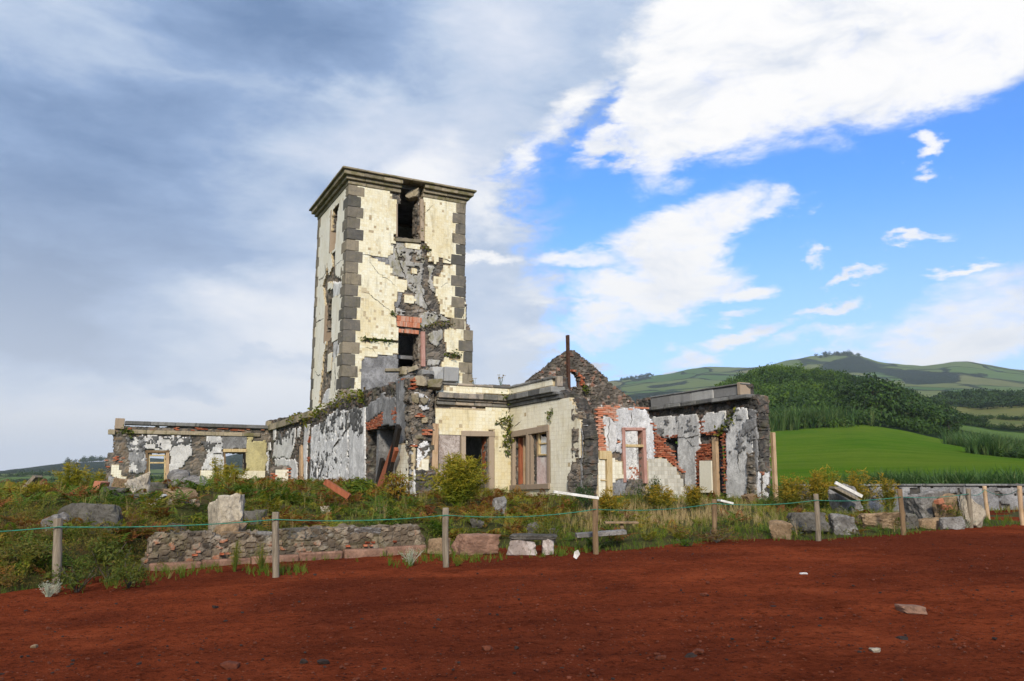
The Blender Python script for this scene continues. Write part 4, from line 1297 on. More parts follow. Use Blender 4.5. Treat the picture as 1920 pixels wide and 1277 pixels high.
# left side
left_outline = [pl(0.02, ZB), pl(0.02, ZTOP + 0.2), pl(TD, ZTOP + 0.2), pl(TD, ZB)]
lw_up = zt((348, 490), (420, 398), (396, 545), (372, 890), (316, 930))
lw_lo = zb((298, 190), (342, 140), (326, 540), (262, 612))
tl = Wall('wall', tower, TL, left_outline, [lw_up, lw_lo], thick=0.9, cs=0.1, mat=M_RUB, seed=14, stone=0.32, warp=0.02, rel=0.12, holewarp=0.04)
LEXP = [zt((330, 930), (372, 905), (372, 1150), (440, 1180), (440, 1277), (240, 1277), (275, 1150), (290, 1030), (310, 1150), (345, 1060)),
        zb((250, 0), (440, 0), (435, 130), (340, 160), (335, 540), (415, 560), (410, 1210), (205, 1210), (235, 940), (250, 740), (280, 600), (262, 560), (270, 230))]
LISL = [zb((300, 720), (338, 690), (335, 860), (292, 900)), zb((345, 800), (410, 700), (405, 1120), (350, 1190), (310, 1150), (335, 960)), zb((295, 0), (350, 0), (345, 50), (300, 80)), zb((345, 150), (440, 120), (415, 560), (335, 595))]
tl.coat([zb((345, 0), (440, 0), (435, 130), (345, 160)), zb((350, 600), (410, 560), (415, 1210), (230, 1210), (260, 1100), (330, 1040))], M_PG, dep=0.02)
tl.grid([[pl(0.5, ZTOP), pl(TD - 0.35, ZTOP), pl(TD - 0.35, 1.0), pl(0.5, 1.0)]], M_TILEW, size=(0.143, 0.143), minus=LEXP, drop=0.004, gap=0.004, dep=(-0.1, 0.05), origin=(0, ZTOP), bed=M_BED, jit=0.001)
tl.grid(LISL, M_TILEW, size=(0.143, 0.143), gap=0.004, dep=(-0.1, 0.05), origin=(0, ZTOP), seed=4, bed=M_BED, jit=0.001)
for hole in ([(335, 500), (318, 930)], [(282, 230), (262, 605)]):
    zz_ = zt if hole[0][1] == 500 else zb
    bar('window_jamb', TL, zz_(hole[0])[0], zz_(hole[1])[0], 0.18, -0.6, 0.08, M_JAMB, tl.core, 0.02)
# the two hidden sides and the roof that keep the inside dark
TR = Plane(T0 + UU * TW, VV, UU)
TB = Plane(T0 + VV * TD, UU, VV)
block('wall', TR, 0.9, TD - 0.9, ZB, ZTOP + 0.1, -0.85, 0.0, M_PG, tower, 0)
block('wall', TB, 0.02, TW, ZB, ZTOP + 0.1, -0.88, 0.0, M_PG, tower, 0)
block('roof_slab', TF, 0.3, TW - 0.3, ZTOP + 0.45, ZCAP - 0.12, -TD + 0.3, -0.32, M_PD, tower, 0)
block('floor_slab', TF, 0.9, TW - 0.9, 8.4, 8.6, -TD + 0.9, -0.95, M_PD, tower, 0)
# corner stones
hq = (ZTOP - 1.0) / 27
hq = 0.62
nq = int((ZTOP - 0.8) / hq)
hq = (ZTOP - 0.8) / nq
zset = TF.sz(876, 608)[1]
TWL = TF.sz(884, 660)[0]
for i in range(nq):
    z1 = ZTOP - i * hq; z0 = z1 - hq + 0.012
    lng = i % 2
    fj = 0.03 * math.sin(i * 2.3)
    block('quoin_stone', TF, -0.055, (0.84 if not lng else 0.64) + fj, z0, z1, -(0.66 if not lng else 0.98), 0.07, M_QUO, tower, 0.02, i, 0.022)
    ext = TWL if z1 < zset else TW
    block('quoin_stone', TF, ext - (0.80 if lng else 0.55) + fj, ext + 0.055, z0, z1, -0.7, 0.07, M_QUO, tower, 0.02, i + 50, 0.022)
    block('quoin_stone', TL, TD - (0.65 if not lng else 0.40), TD + 0.055, z0, z1, -0.4, 0.07, M_QUO, tower, 0.02, i + 90, 0.022)
# cornice in four courses, broken over the upper window
gs0, gs1 = TF.sz(*zt((1018, 270))[0])[0], TF.sz(*zt((1236, 300))[0])[0]
hc = ZCAP - ZTOP
TIERS = [(0.0, 0.30, 0.10), (0.30, 0.55, 0.24), (0.55, 0.86, 0.42), (0.86, 1.0, 0.55)]
for k, (a, b, p) in enumerate(TIERS):
    za, zb_ = ZTOP + hc * a + 0.003, ZTOP + hc * b
    p2 = p - (0.10 if k == 3 else 0)
    if k < 3:
        course('cornice_stone', TF, -p, gs0, za, zb_, -0.5, p, 1.2, M_COR, tower, k + 1, jit=0.012)
        course('cornice_stone', TF, gs1, TW + p, za, zb_, -0.5, p, 1.2, M_COR, tower, k + 11, jit=0.012)
    else:
        course('cornice_stone', TF, -p, TW + p, za, zb_, -0.5, p, 1.4, M_COR, tower, k + 1, jit=0.012)
    course('cornice_stone', TL, 0.502, TD + p, za, zb_, -0.5, p, 1.3, M_COR, tower, k + 21, jit=0.012)
    course('cornice_stone', Plane(T0 + UU * TW, VV, UU), 0.502, TD - 0.002, za, zb_, -0.5, p, 1.3, M_COR, tower, k + 31, jit=0.01)
    course('cornice_stone', Plane(T0 + VV * TD, UU, VV), 0.502, TW + p, za, zb_, -0.49, p, 1.3, M_COR, tower, k + 41, jit=0.01)
v_, f_ = rock_verts(77, (0.45, 0.4, 0.35), 0.4, 10, 0.08, 3)
wobj('broken_lintel_stone', v_ + TF.w(TF.sz(*zt((1170, 330))[0])[0], TF.sz(*zt((1170, 330))[0])[1], -0.35), f_, M_COR, tower, False)
# blocks left standing at the foot of the tower, above the house roof
for q, dep, mm in (((1180, 885, 1300, 975), 0.75, M_BLK), ((1300, 850, 1408, 985), 0.6, M_BLK), ((1420, 853, 1562, 1000), 0.55, M_BLK), ((1005, 850, 1050, 930), 0.5, M_COR)):
    a_, b_ = TF.sz(*zb((q[0], q[1]))[0]), TF.sz(*zb((q[2], q[3]))[0])
    block('plinth_stone', TF, a_[0], b_[0], b_[1], a_[1], -0.2, dep, mm, tower, 0.04, int(q[0]), 0.06)

for i, (pts, wd, dp) in enumerate([
        (zb((640, 95), (720, 122), (800, 200), (850, 235), (900, 272), (960, 335)), 0.045, 0.053), (zt((690, 1000), (790, 1130), (880, 1185), (930, 1230), (985, 1270)), 0.03, 0.053),
        (zt((955, 850), (985, 940), (1005, 1030), (1040, 1110), (1075, 1200)), 0.07, 0.032), (zb((655, 635), (720, 660), (775, 712)), 0.03, 0.053), (zt((1255, 530), (1300, 500), (1335, 455)), 0.03, 0.053),
        (zt((1440, 985), (1500, 1010), (1545, 1025)), 0.05, 0.053), (zb((1420, 60), (1450, 20), (1490, 0)), 0.03, 0.053), (zb((1560, 420), (1480, 440), (1440, 470)), 0.05, 0.053), (zt((640, 940), (690, 950), (760, 985)), 0.06, 0.053),
        (zb((1220, 60), (1260, 200), (1330, 290), (1400, 330)), 0.06, 0.03)]):
    crack(tf, pts, wd, dp, i)
for i, (pts, wd) in enumerate([(zt((375, 1060), (410, 1020), (440, 1000)), 0.06), (zt((205, 1200), (250, 1180), (290, 1100)), 0.08), (zb((160, 420), (200, 385), (260, 360)), 0.08), (zb((170, 880), (200, 930), (240, 910)), 0.07), (zb((370, 800), (375, 950), (368, 1100)), 0.12), (zb((400, 600), (380, 700), (400, 800)), 0.08), (zt((270, 1050), (280, 1130), (300, 1180)), 0.1)]):
    crack(tl, pts, wd, 0.053, 40 + i)
# ------------------------------------------------------------------ keeper's house ruin
def ze(*p): return zp(180, 770, p)
def zf(*p): return zp(480, 690, p)
def za(*p): return zp(780, 690, p)
def zg(*p): return zp(1000, 620, p)
def zd(*p): return zp(1110, 700, p)


K0 = np.array([-185 / 1504 * 30.0, 30.0])
house = empty('ruined_house', (*(K0 + UU * 3 + VV * 3), 0.5))
tag(house, 'roofless ruined house with crumbling tiled and plastered walls around the foot of the tower', 'ruin')
PF = Plane(K0, VV, LEFT_N)                                    # long side wall
PG = Plane(K0, UU, FRONT_N)                                   # its broken front end
Q0 = K0 + UU * 0.8 + VV * 0.3
PA = Plane(Q0, UU, FRONT_N)                                   # entrance wall
def hit_u(O, d, u):
    """distance along d from O to where the wall crosses photo column u (at eye height)"""
    k = (u - 960) / 1504.0
    return (k * O[1] - O[0]) / (d[0] - k * d[1])
LA = hit_u(Q0, UU, 955)
J0 = Q0 + UU * LA
PB = Plane(J0, -VV, LEFT_N)                                   # wall that comes forward again
LB = hit_u(J0, -VV, 1090)
B1 = J0 - VV * LB
PC = Plane(B1 + UU * 0.75 + VV * 0.35, UU, FRONT_N)           # brick partition
DF = np.array([265 / 1504 * 37.0, 37.0])
PD_ = Plane(DF, -VV, LEFT_N)                                  # right side wall
PH = Plane(DF + VV * 0.1, -UU, FRONT_N)                       # gable, runs left from the far corner
PH = Plane(PH.O, UU, FRONT_N)
LF = hit_u(K0, VV, 500)
PE = Plane(K0 + VV * LF, UU, FRONT_N)                         # far left wing
BOT = 975
# ---- F: long side wall
f_top = zf((95, 535), (150, 530), (400, 470), (470, 470), (560, 475), (620, 425), (700, 385), (800, 330), (900, 285), (1000, 255), (1080, 228), (1160, 205), (1290, 175), (1400, 135), (1405, 95), (1480, 80), (1565, 72))
f_bot = [(778, BOT), (700, 965), (600, 955), (495, 945)]
WF = Wall('wall', house, PF, f_top + f_bot, [zf((1098, 622), (1250, 605), (1402, 575), (1402, 1300), (1098, 1300)), zf((413, 770), (468, 770), (468, 1250), (413, 1250))],
          thick=0.85, cs=0.078, mat=M_RUBD, seed=21, stone=0.30, warp=0.10, rel=0.16)
WF.coat([zf((180, 760), (215, 715), (268, 722), (300, 655), (395, 608), (392, 690), (376, 800), (335, 905), (168, 885)), zf((190, 900), (410, 920), (410, 1100), (350, 1130), (340, 990), (190, 975)), zf((350, 1000), (415, 985), (415, 1140), (345, 1135))], M_PL, dep=0.03, warp=0.10)
WF.coat([zf((490, 585), (540, 560), (512, 800), (505, 1150), (482, 1150), (475, 800)), zf((175, 600), (200, 600), (195, 720), (175, 720)), zf((100, 760), (140, 740), (150, 820), (110, 830)), zf((420, 600), (450, 595), (430, 690), (415, 690))], M_PL, dep=0.05, warp=0.05)
WF.coat([zf((562, 600), (620, 560), (670, 560), (700, 520), (765, 435), (920, 425), (926, 1300), (540, 1300), (550, 700))], M_PW, dep=0.045, warp=0.10, wob=0.04, holes_p=0.06)
WF.coat([zf((932, 430), (1092, 390), (1094, 1300), (930, 1300))], M_PG, dep=0.06, warp=0.05, wob=0.03)
WF.coat([zf((1097, 400), (1285, 250), (1275, 440), (1180, 500), (1108, 560)), zf((1280, 300), (1400, 285), (1398, 565), (1250, 578))], M_PD, dep=0.05, warp=0.08)
WF.coat([zf((1405, 110), (1565, 80), (1570, 700), (1532, 742), (1428, 750), (1402, 620))], M_PD, dep=0.06, warp=0.05)
WF.coat([zf((1095, 1060), (1130, 1050), (1135, 1300), (1095, 1300)), zf((1532, 742), (1575, 700), (1590, 1300), (1530, 1300))], M_PL, dep=0.04, warp=0.05)
WF.grid([zf((1105, 565), (1240, 470), (1275, 425), (1268, 560), (1240, 600), (1105, 618)), zf((1360, 400), (1402, 400), (1402, 540), (1375, 540))], M_BRICK, 'brick_patch', (0.22, 0.072), 0.012, (-0.3, 0.035), bond=True, jit=0.012, warp=0.08, seed=2)
WF.grid([zf((1405, 180), (1470, 90), (1500, 90), (1480, 170)), zf((515, 880), (545, 870), (540, 920), (515, 930)), zf((515, 700), (545, 690), (545, 740), (520, 740)), zf((170, 560), (330, 515), (330, 540), (180, 590))], M_BRICK, 'brick_patch', (0.22, 0.072), 0.012, (-0.3, 0.03), bond=True, jit=0.015, warp=0.1, seed=3, drop=0.2)
WF.grid([zf((1412, 762), (1530, 745), (1526, 1250), (1440, 1250), (1390, 1010))], M_TILEW, dep=(-0.1, 0.07), warp=0.05, bed=M_BED, jit=0.001)
# black mould crust on the upper plaster
WF.coat([zf((600, 580), (700, 525), (770, 440), (920, 430), (920, 640), (830, 600), (740, 640), (640, 660)), zf((935, 435), (1088, 395), (1088, 620), (1020, 700), (935, 600))], M_PK, 'mould_crust', dep=0.10, warp=0.12, holes_p=0.62)
WF.coat([zf((560, 900), (700, 820), (820, 900), (760, 1080), (560, 1100)), zf((200, 640), (390, 620), (370, 760), (200, 760))], M_PK, 'mould_crust', dep=0.10, warp=0.12, holes_p=0.80)
# parapet coping that survives at the far end
za0, za1 = PF.sz(*zf((548, 432))[0]), PF.sz(*zf((108, 535))[0])
course('coping_stone', PF, PF.sz(*zf((432, 430))[0])[0], PF.sz(*zf((105, 540))[0])[0], za0[1] - 0.42, za0[1], -0.7, 0.12, 1.1, M_COR, WF.core, 3, jit=0.02)
course('coping_stone', PF, PF.sz(*zf((545, 430))[0])[0], PF.sz(*zf((440, 430))[0])[0], za0[1] - 0.35, za0[1] + 0.02, -0.6, 0.15, 1.5, M_COR, WF.core, 4, jit=0.02)
# inner wall seen through the doorway
PF2 = PF.off(-2.1)
WF2 = Wall('inner_wall', house, PF2, zf((1100, 600), (1480, 480), (1480, 1260), (1060, 1260)), [], thick=0.3, cs=0.08, mat=M_RUBD, seed=23, warp=0.12)
WF2.coat([zf((1130, 640), (1215, 620), (1225, 1300), (1130, 1300)), zf((1238, 640), (1365, 640), (1370, 860), (1310, 950), (1250, 1300), (1235, 1100)), zf((1245, 590), (1310, 580), (1310, 640), (1250, 630))], M_PP, dep=0.03, warp=0.06)
WF2.coat([zf((1380, 620), (1480, 560), (1480, 900), (1400, 1000))], M_PD, dep=0.03, warp=0.06)
bar('door_post', PF, zf((440, 775))[0], zf((440, 1200))[0], 0.42, -0.35, 0.0, M_WTAN, WF.core)
bar('beam', PF.off(-1.95), zf((1227, 840))[0], zf((1232, 1180))[0], 0.09, -0.1, 0.05, M_WTAN, house)
# ---- G: broken front end of that wall
WG = Wall('wall', house, PG, zf((1562, 78), (1600, 65), (1690, 70), (1740, 100), (1770, 250), (1780, 420), (1760, 560), (1740, 760), (1735, 1350), (1555, 1350), (1545, 900), (1560, 700)), [], thick=0.7, cs=0.04, mat=M_RUB, seed=27, stone=0.19, warp=0.09, rel=0.13)
WG.coat([zf((1605, 830), (1650, 760), (1732, 740), (1728, 880), (1680, 900), (1640, 1000), (1600, 1000))], M_PW, dep=0.03, warp=0.05)
WG.coat([zf((1600, 240), (1700, 250), (1760, 330), (1740, 430), (1640, 420), (1600, 360))], M_PG, dep=0.03, warp=0.09, holes_p=0.2)
WG.grid([zf((1535, 760), (1590, 800), (1570, 1250), (1535, 1230)), zf((1640, 930), (1728, 870), (1726, 1330), (1570, 1330), (1600, 1250), (1620, 1010))], M_TILEW, dep=(-0.15, 0.05), warp=0.03, bed=M_BED, jit=0.001)
WG.grid([zf((1565, 160), (1610, 165), (1610, 215), (1565, 205)), zf((1600, 440), (1670, 450), (1670, 505), (1590, 490)), zf((1660, 605), (1730, 610), (1730, 665), (1660, 660)), zf((1560, 80), (1600, 75), (1600, 130), (1565, 130)), zf((1560, 750), (1590, 750), (1580, 800), (1560, 800))], M_BRICK, 'brick_patch', (0.2, 0.075), 0.012, (-0.3, 0.06), bond=True, jit=0.03, seed=5)
WG.grid([zf((1600, 1010), (1614, 1010), (1606, 1250), (1592, 1250))], M_TILED, 'pipe_chase', (0.06, 0.4), 0.0, (-0.15, 0.03), bed=M_BED, jit=0.001)
for (px_, sz_, sd) in ((zf((1790, 165))[0], (0.42, 0.35, 0.24), 5), (zf((1650, 130))[0], (0.3, 0.3, 0.2), 6), (zf((1690, 330))[0], (0.18, 0.25, 0.16), 8), (zf((1600, 300))[0], (0.16, 0.2, 0.2), 9), (zf((1630, 690))[0], (0.2, 0.2, 0.1), 10), (zf((1700, 520))[0], (0.16, 0.2, 0.13), 12)):
    s_, z_ = PG.sz(*px_)
    v_, f_ = rock_verts(sd, sz_, 0.5, 10, 0.09, 3)
    wobj('loose_stone', v_ + PG.w(s_, z_, -0.08), f_, M_COR, WG.core)
PP_ = PG.off(0.06)
bar('wooden_post', PG.off(-0.1), zf((1785, 556))[0], (812, 950), 0.24, -0.1, 0.12, M_WTAN, house)
# ---- A: entrance wall
zA = lambda a, b: PA.sz(*za((a, b))[0])
zpar = zA(500, 165)[1]
a_out = za((200, 170), (945, 170), (945, 1600), (150, 1600), (195, 560))
door = za((490, 680), (712, 686), (716, 1400), (490, 1400))
WA = Wall('wall', house, PA, a_out, [door], thick=0.6, cs=0.05, mat=M_RUB, seed=31, warp=0.01, rel=0.05, holewarp=0.0)
WA.coat([za((225, 660), (442, 660), (450, 1400), (225, 1400))], M_PP, dep=0.02, warp=0.02)
WA.coat([za((545, 430), (625, 440), (620, 625), (545, 620)), za((750, 470), (830, 480), (830, 700), (780, 800), (780, 620), (750, 600))], M_PP, dep=0.056, warp=0.15, holes_p=0.45)
WA.grid([za((200, 395), (950, 418), (950, 1500), (775, 1500), (775, 625), (445, 625), (442, 668), (228, 664), (200, 560))], M_TILE, size=(0.143, 0.143), drop=0.012, dep=(-0.1, 0.05), gap=0.004, bed=M_BED, jit=0.001)
WA.grid([za((200, 168), (945, 190), (945, 275), (200, 250))], M_TILE, size=(0.143, 0.143), dep=(-0.1, 0.05), gap=0.004, drop=0.01, missing=[za((275, 218))[0] + (.08,), za((338, 220))[0] + (.08,)], bed=M_BED, jit=0.001)
LAx = LA - 0.0
s_a0 = zA(200, 300)[0]
course('coping_stone', PA, s_a0 + 0.1, LAx, zA(500, 183)[1], zA(500, 160)[1], -0.62, 0.10, 0.75, M_CORH, WA.core, 1)
course('cornice_stone', PA, s_a0, LAx - 0.02, zA(500, 315)[1], zA(500, 262)[1], -0.3, 0.30, 0.62, M_CORH, WA.core, 2)
course('cornice_stone', PA, s_a0, LAx - 0.02, zA(500, 340)[1], zA(500, 317)[1], -0.3, 0.18, 0.9, M_CORH, WA.core, 7)
course('cornice_stone', PA, s_a0, LAx - 0.02, zA(500, 378)[1], zA(500, 342)[1], -0.3, 0.10, 0.9, M_CORH, WA.core, 3)
for a, b, w in (((467, 628), (467, 1330), 0.185), ((745, 632), (748, 1330), 0.22)):
    bar('door_jamb', PA, za(a)[0], za(b)[0], w, -0.45, 0.10, M_JAMB, WA.core)
bar('door_lintel', PA, za((446, 654))[0], za((776, 659))[0], 0.21, -0.45, 0.115, M_JAMB, WA.core)
bar('door_frame', PA, za((718, 686))[0], za((720, 1330))[0], 0.07, -0.5, -0.2, M_WRED, WA.core)
# rooms behind the entrance; the unseen roof slab is added to keep them dark
PAb = PA.off(-4.6)
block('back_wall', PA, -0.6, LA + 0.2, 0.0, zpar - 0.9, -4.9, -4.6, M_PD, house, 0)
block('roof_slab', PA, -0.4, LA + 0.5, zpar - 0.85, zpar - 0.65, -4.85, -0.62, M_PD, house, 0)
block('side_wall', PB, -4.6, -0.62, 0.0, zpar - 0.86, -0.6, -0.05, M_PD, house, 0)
# ---- B: wall coming forward with the double opening
b_out = za((900, 190), (1366, 82), (1372, 190), (1440, 240), (1555, 300), (1592, 400), (1640, 530), (1668, 700), (1672, 880), (1640, 1400), (900, 1600))
win = za((988, 690), (1112, 660), (1112, 1165), (988, 1172))
win2 = za((1172, 655), (1312, 632), (1320, 1168), (1176, 1170))
WB = Wall('wall', house, PB, b_out, [win, win2], thick=0.62, cs=0.045, mat=M_RUBD, seed=37, warp=0.02, rel=0.10, holewarp=0.0, stone=0.26)
zB = lambda a, b: PB.sz(*za((a, b))[0])
WB.grid([za((940, 420), (1400, 325), (1548, 300), (1590, 400), (1640, 540), (1658, 870), (1592, 930), (1550, 1100), (1545, 1400), (940, 1600), (955, 1210), (1350, 1165), (1340, 575), (965, 640), (945, 640))], M_TILEW, size=(0.17, 0.143), dep=(-0.1, 0.05), gap=0.004, drop=0.003, bed=M_BED, jit=0.001)
WB.grid([za((910, 190), (1392, 78), (1392, 172), (910, 275))], M_TILEW, size=(0.17, 0.143), dep=(-0.1, 0.05), gap=0.004, bed=M_BED, jit=0.001)
WB.coat([za((1560, 320), (1640, 540), (1668, 760), (1640, 1400), (1550, 1400), (1560, 1080), (1600, 930), (1660, 880), (1640, 540), (1580, 400))], M_PD, dep=0.0, warp=0.05)
sb0, sb1, sbp = 0.30, zB(1420, 200)[0], zB(1392, 100)[0]
zc = [zA(500, q)[1] for q in (160, 183, 262, 315, 317, 340, 342, 378)]
course('coping_stone', PB, 0.10, sbp, zc[1], zc[0], -0.35, 0.10, 0.9, M_CORD, WB.core, 1)
course('cornice_stone', PB, 0.302, sb1, zc[3], zc[2], -0.3, 0.30, 0.95, M_CORD, WB.core, 2)
course('cornice_stone', PB, 0.182, sb1 + 0.2, zc[5], zc[4], -0.3, 0.20, 0.95, M_CORD, WB.core, 3)
course('cornice_stone', PB, 0.102, sb1 + 0.3, zc[7], zc[6], -0.3, 0.11, 0.95, M_CORD, WB.core, 4)
course('parapet_end_stone', PB, sbp + 0.01, sbp + 0.22, zc[2], zc[0] - 0.02, -0.2, 0.03, 0.3, M_CORH, WB.core, 5)
# stone surround, shutter and sash of the double opening
dw = empty('double_window', (0, 0, 0))
dw.parent = house
dw.location = PB.w(zB(1140, 900)[0], 1.2, 0.0) - wloc(house)
bar('window_lintel', PB, za((966, 665))[0], za((1342, 600))[0], 0.235, -0.4, 0.10, M_JAMB, dw)
bar('window_jamb', PB, za((978, 682))[0], za((976, 1180))[0], 0.15, -0.4, 0.08, M_JAMB, dw)
bar('window_jamb', PB, za((1332, 615))[0], za((1336, 1172))[0], 0.17, -0.4, 0.085, M_JAMB, dw)
bar('mullion', PB, za((1130, 640))[0], za((1130, 1190))[0], 0.16, -0.35, 0.11, M_JAMB, dw)
bar('mullion', PB, za((1156, 650))[0], za((1158, 1180))[0], 0.13, -0.35, 0.075, M_JAMB, dw)
bar('window_sill', PB, za((962, 1195))[0], za((1350, 1180))[0], 0.20, -0.4, 0.14, M_JAMB, dw)
bar('window_frame', PB, za((1001, 695))[0], za((1001, 1165))[0], 0.14, -0.38, -0.12, M_WRED, dw)
bar('window_frame', PB, za((1028, 690))[0], za((1028, 1165))[0], 0.10, -0.3, -0.2, M_WTAN, dw)
for a, b, w in (((1212, 655), (1206, 868), 0.09), ((1312, 640), (1314, 866), 0.06), ((1206, 757), (1314, 748), 0.05), ((1206, 866), (1314, 864), 0.06), ((1206, 652), (1312, 640), 0.06)):
    bar('sash_bar', PB, za(a)[0], za(b)[0], w, -0.16, -0.06, M_WYEL, dw, 0.005)
def shard(plane, pts, dep, mat, parent, name='broken_pane', th=0.006):
    P = plane.poly(pts); n = len(P)
    V = np.vstack([plane.w(P[:, 0], P[:, 1], dep), plane.w(P[:, 0], P[:, 1], dep - th)])
    c1 = list(range(n)); c2 = [n + q for q in range(n)][::-1]
    me = bpy.data.meshes.new(name)
    me.from_pydata([tuple(q) for q in V - wloc(parent)], [], [c1, c2] + [[i, i + n, (i + 1) % n + n, (i + 1) % n] for i in range(n)])
    me.polygons.foreach_set('use_smooth', np.zeros(len(me.polygons), bool))
    me.materials.append(mat)
    return add(name, me, parent)
shard(PB, za((1222, 670), (1240, 690), (1262, 680), (1280, 700), (1308, 690), (1308, 742), (1222, 746)), -0.11, M_GLASS, dw)
shard(PB, za((1220, 768), (1300, 760), (1306, 785), (1290, 815), (1298, 860), (1220, 862)), -0.11, M_GLASS, dw)
shard(PB, za((1178, 885), (1318, 880), (1320, 1168), (1178, 1170)), -0.12, M_PANEL, dw, 'shutter_panel', 0.04)
shard(PB, za((1172, 655), (1200, 650), (1200, 885), (1176, 888)), -0.13, M_WTAN, dw, 'shutter_board', 0.04)
# broken front end of B
PB1 = Plane(B1, UU, FRONT_N)
WB1 = Wall('wall', house, PB1, [(1083, 770), (1098, 775), (1112, 790), (1119, 830), (1122, BOT), (1078, BOT), (1080, 900), (1088, 850)], [], thick=0.5, cs=0.04, mat=M_RUB, seed=39, warp=0.09, rel=0.12, stone=0.17)
WB1.coat([za((1740, 620), (1790, 560), (1800, 1000), (1745, 1200), (1730, 900))], M_PL, dep=0.03, warp=0.05)
WB1.coat([za((1660, 560), (1730, 560), (1730, 760), (1680, 800))], M_PD, dep=0.03, warp=0.06)
WB1.grid([za((1700, 820), (1735, 800), (1735, 1200), (1715, 1200)), za((1665, 1000), (1690, 1000), (1690, 1030), (1665, 1030))], M_BRICK, 'brick_patch', (0.16, 0.075), 0.012, (-0.3, 0.03), bond=True, jit=0.02)
# ---- gable
g_out = zg((-60, 520), (5, 460), (100, 385), (250, 270), (400, 188), (420, 190), (520, 275), (640, 380), (742, 470), (742, 512), (770, 515), (880, 590), (960, 650), (1010, 700), (1040, 760), (1060, 1500), (-60, 1500))
arch = zg((345, 562), (345, 425), (375, 408), (405, 405), (440, 425), (468, 470), (480, 560))
PHs = PH
WH = Wall('gable_wall', house, PHs, g_out, [arch], thick=0.38, cs=0.055, mat=M_RUBG, seed=41, stone=0.22, warp=0.03, rel=0.14, holewarp=0.0)
WH.coat([zd((330, 570), (500, 570), (470, 640), (440, 720), (520, 1100), (320, 1100)), zd((100, 300), (330, 560), (330, 1100), (0, 1100))], M_PW, dep=0.03, warp=0.08)
WH.coat([zd((440, 720), (480, 620), (620, 500), (700, 600), (620, 1200), (480, 1100))], M_PG, dep=0.03, warp=0.1)
WH.grid([zg((470, 470), (490, 450), (512, 500), (512, 560), (482, 560)), zg((355, 405), (365, 385), (410, 380), (455, 405), (490, 450), (470, 470), (440, 425), (405, 405), (375, 408)), zd((370, 940), (420, 930), (490, 1000), (490, 1080), (370, 1100))], M_BRICK, 'brick_arch', (0.10, 0.10), 0.014, (-0.4, 0.02), jit=0.03, warp=0.04)
s0, z0 = PHs.sz(*zg((338, 560))[0]); s1, z1 = PHs.sz(*zg((325, 50))[0])
iron = empty('iron_rail', PHs.w(s0, z0, 0.22)); tag(iron, 'rusty iron rail standing upright against the stone gable', 'iron rail')
for nm, w0, d0, d1 in (('flange', 0.13, 0.19, 0.21), ('web', 0.03, 0.1, 0.19), ('flange', 0.13, 0.08, 0.10)):
    bar_sz(nm, PHs, (s0, z0 - 0.7), (s1, z1), w0, d0, d1, M_RUST, iron, 0.004)
bar('roof_strut', PHs.off(0.25), zg((270, 490))[0], zg((345, 560))[0], 0.12, -0.1, 0.05, M_WBLK, house)
# ---- C: brick partition with a window
c_out = zd((40, 332), (560, 332), (585, 400), (600, 480), (612, 600), (700, 650), (740, 700), (800, 780), (850, 920), (930, 1000), (945, 1300), (40, 1300))
cwin = zd((326, 572), (500, 572), (518, 1060), (334, 1060))
WC = Wall('partition_wall', house, PC, c_out, [cwin], thick=0.25, cs=0.04, mat=M_RUB, seed=43, warp=0.03, rel=0.03, holewarp=0.0, stone=0.2)
BR = (0.215, 0.07)
WC.grid([zd((45, 335), (565, 335), (582, 400), (560, 400), (540, 355), (230, 352), (245, 480), (200, 450), (150, 430), (100, 415), (120, 620), (148, 785), (60, 785)), zd((238, 760), (255, 690), (290, 680), (290, 740), (250, 770)), zd((555, 745), (600, 745), (600, 825), (555, 820))], M_BRICKP, 'brick_patch', BR, 0.012, (-0.1, 0.025), bond=True, jit=0.008, warp=0.05, seed=1)
WC.grid([zd((600, 480), (640, 500), (635, 590), (612, 600), (700, 640), (740, 700), (800, 780), (850, 920), (930, 1000), (930, 1040), (870, 990), (790, 890), (730, 850), (680, 835), (625, 845), (612, 600))], M_BRICK, 'brick_patch', BR, 0.012, (-0.2, 0.03), bond=True, jit=0.015, warp=0.05, seed=2, ragged=0.25, clip=False)
WC.coat([zd((245, 352), (540, 350), (570, 400), (600, 500), (615, 600), (625, 850), (545, 870), (530, 545), (295, 540), (295, 800), (250, 790), (240, 700), (290, 680), (250, 640), (240, 490))], M_PG, dep=0.045, warp=0.05)
WC.coat([zd((100, 430), (160, 440), (240, 490), (250, 640), (240, 780), (180, 800), (150, 780), (125, 620))], M_PL, dep=0.045, warp=0.05)
WC.coat([zd((190, 1080), (290, 1040), (325, 1060), (320, 1250), (195, 1250)), zd((335, 560), (360, 560), (350, 1060), (335, 1060))], M_PD, dep=0.045, warp=0.05)
WC.grid([zd((40, 850), (132, 850), (132, 1250), (40, 1250)), zd((190, 860), (300, 880), (310, 1030), (260, 1060), (195, 1080))], M_TILEW, dep=(-0.1, 0.055), bed=M_BED, jit=0.001)
WC.grid([zd((545, 870), (680, 842), (760, 885), (830, 960), (880, 1040), (925, 1180), (925, 1280), (545, 1280))], M_TILED, dep=(-0.1, 0.055), size=(0.145, 0.145), drop=0.02, bed=M_BED, jit=0.001)
wn = empty('window', (0, 0, 0)); wn.parent = house
wn.location = PC.w(*PC.sz(*zd((420, 1060))[0]), 0.0) - wloc(house)
for a, b, w, mm in (((308, 545), (322, 1090), 0.12, M_WPINK), ((510, 550), (532, 1100), 0.14, M_WPINK), ((296, 556), (524, 558), 0.11, M_WPINK), ((325, 722), (508, 726), 0.10, M_WYEL)):
    bar('window_frame', PC, zd(a)[0], zd(b)[0], w, -0.27, 0.07, mm, wn, 0.012)
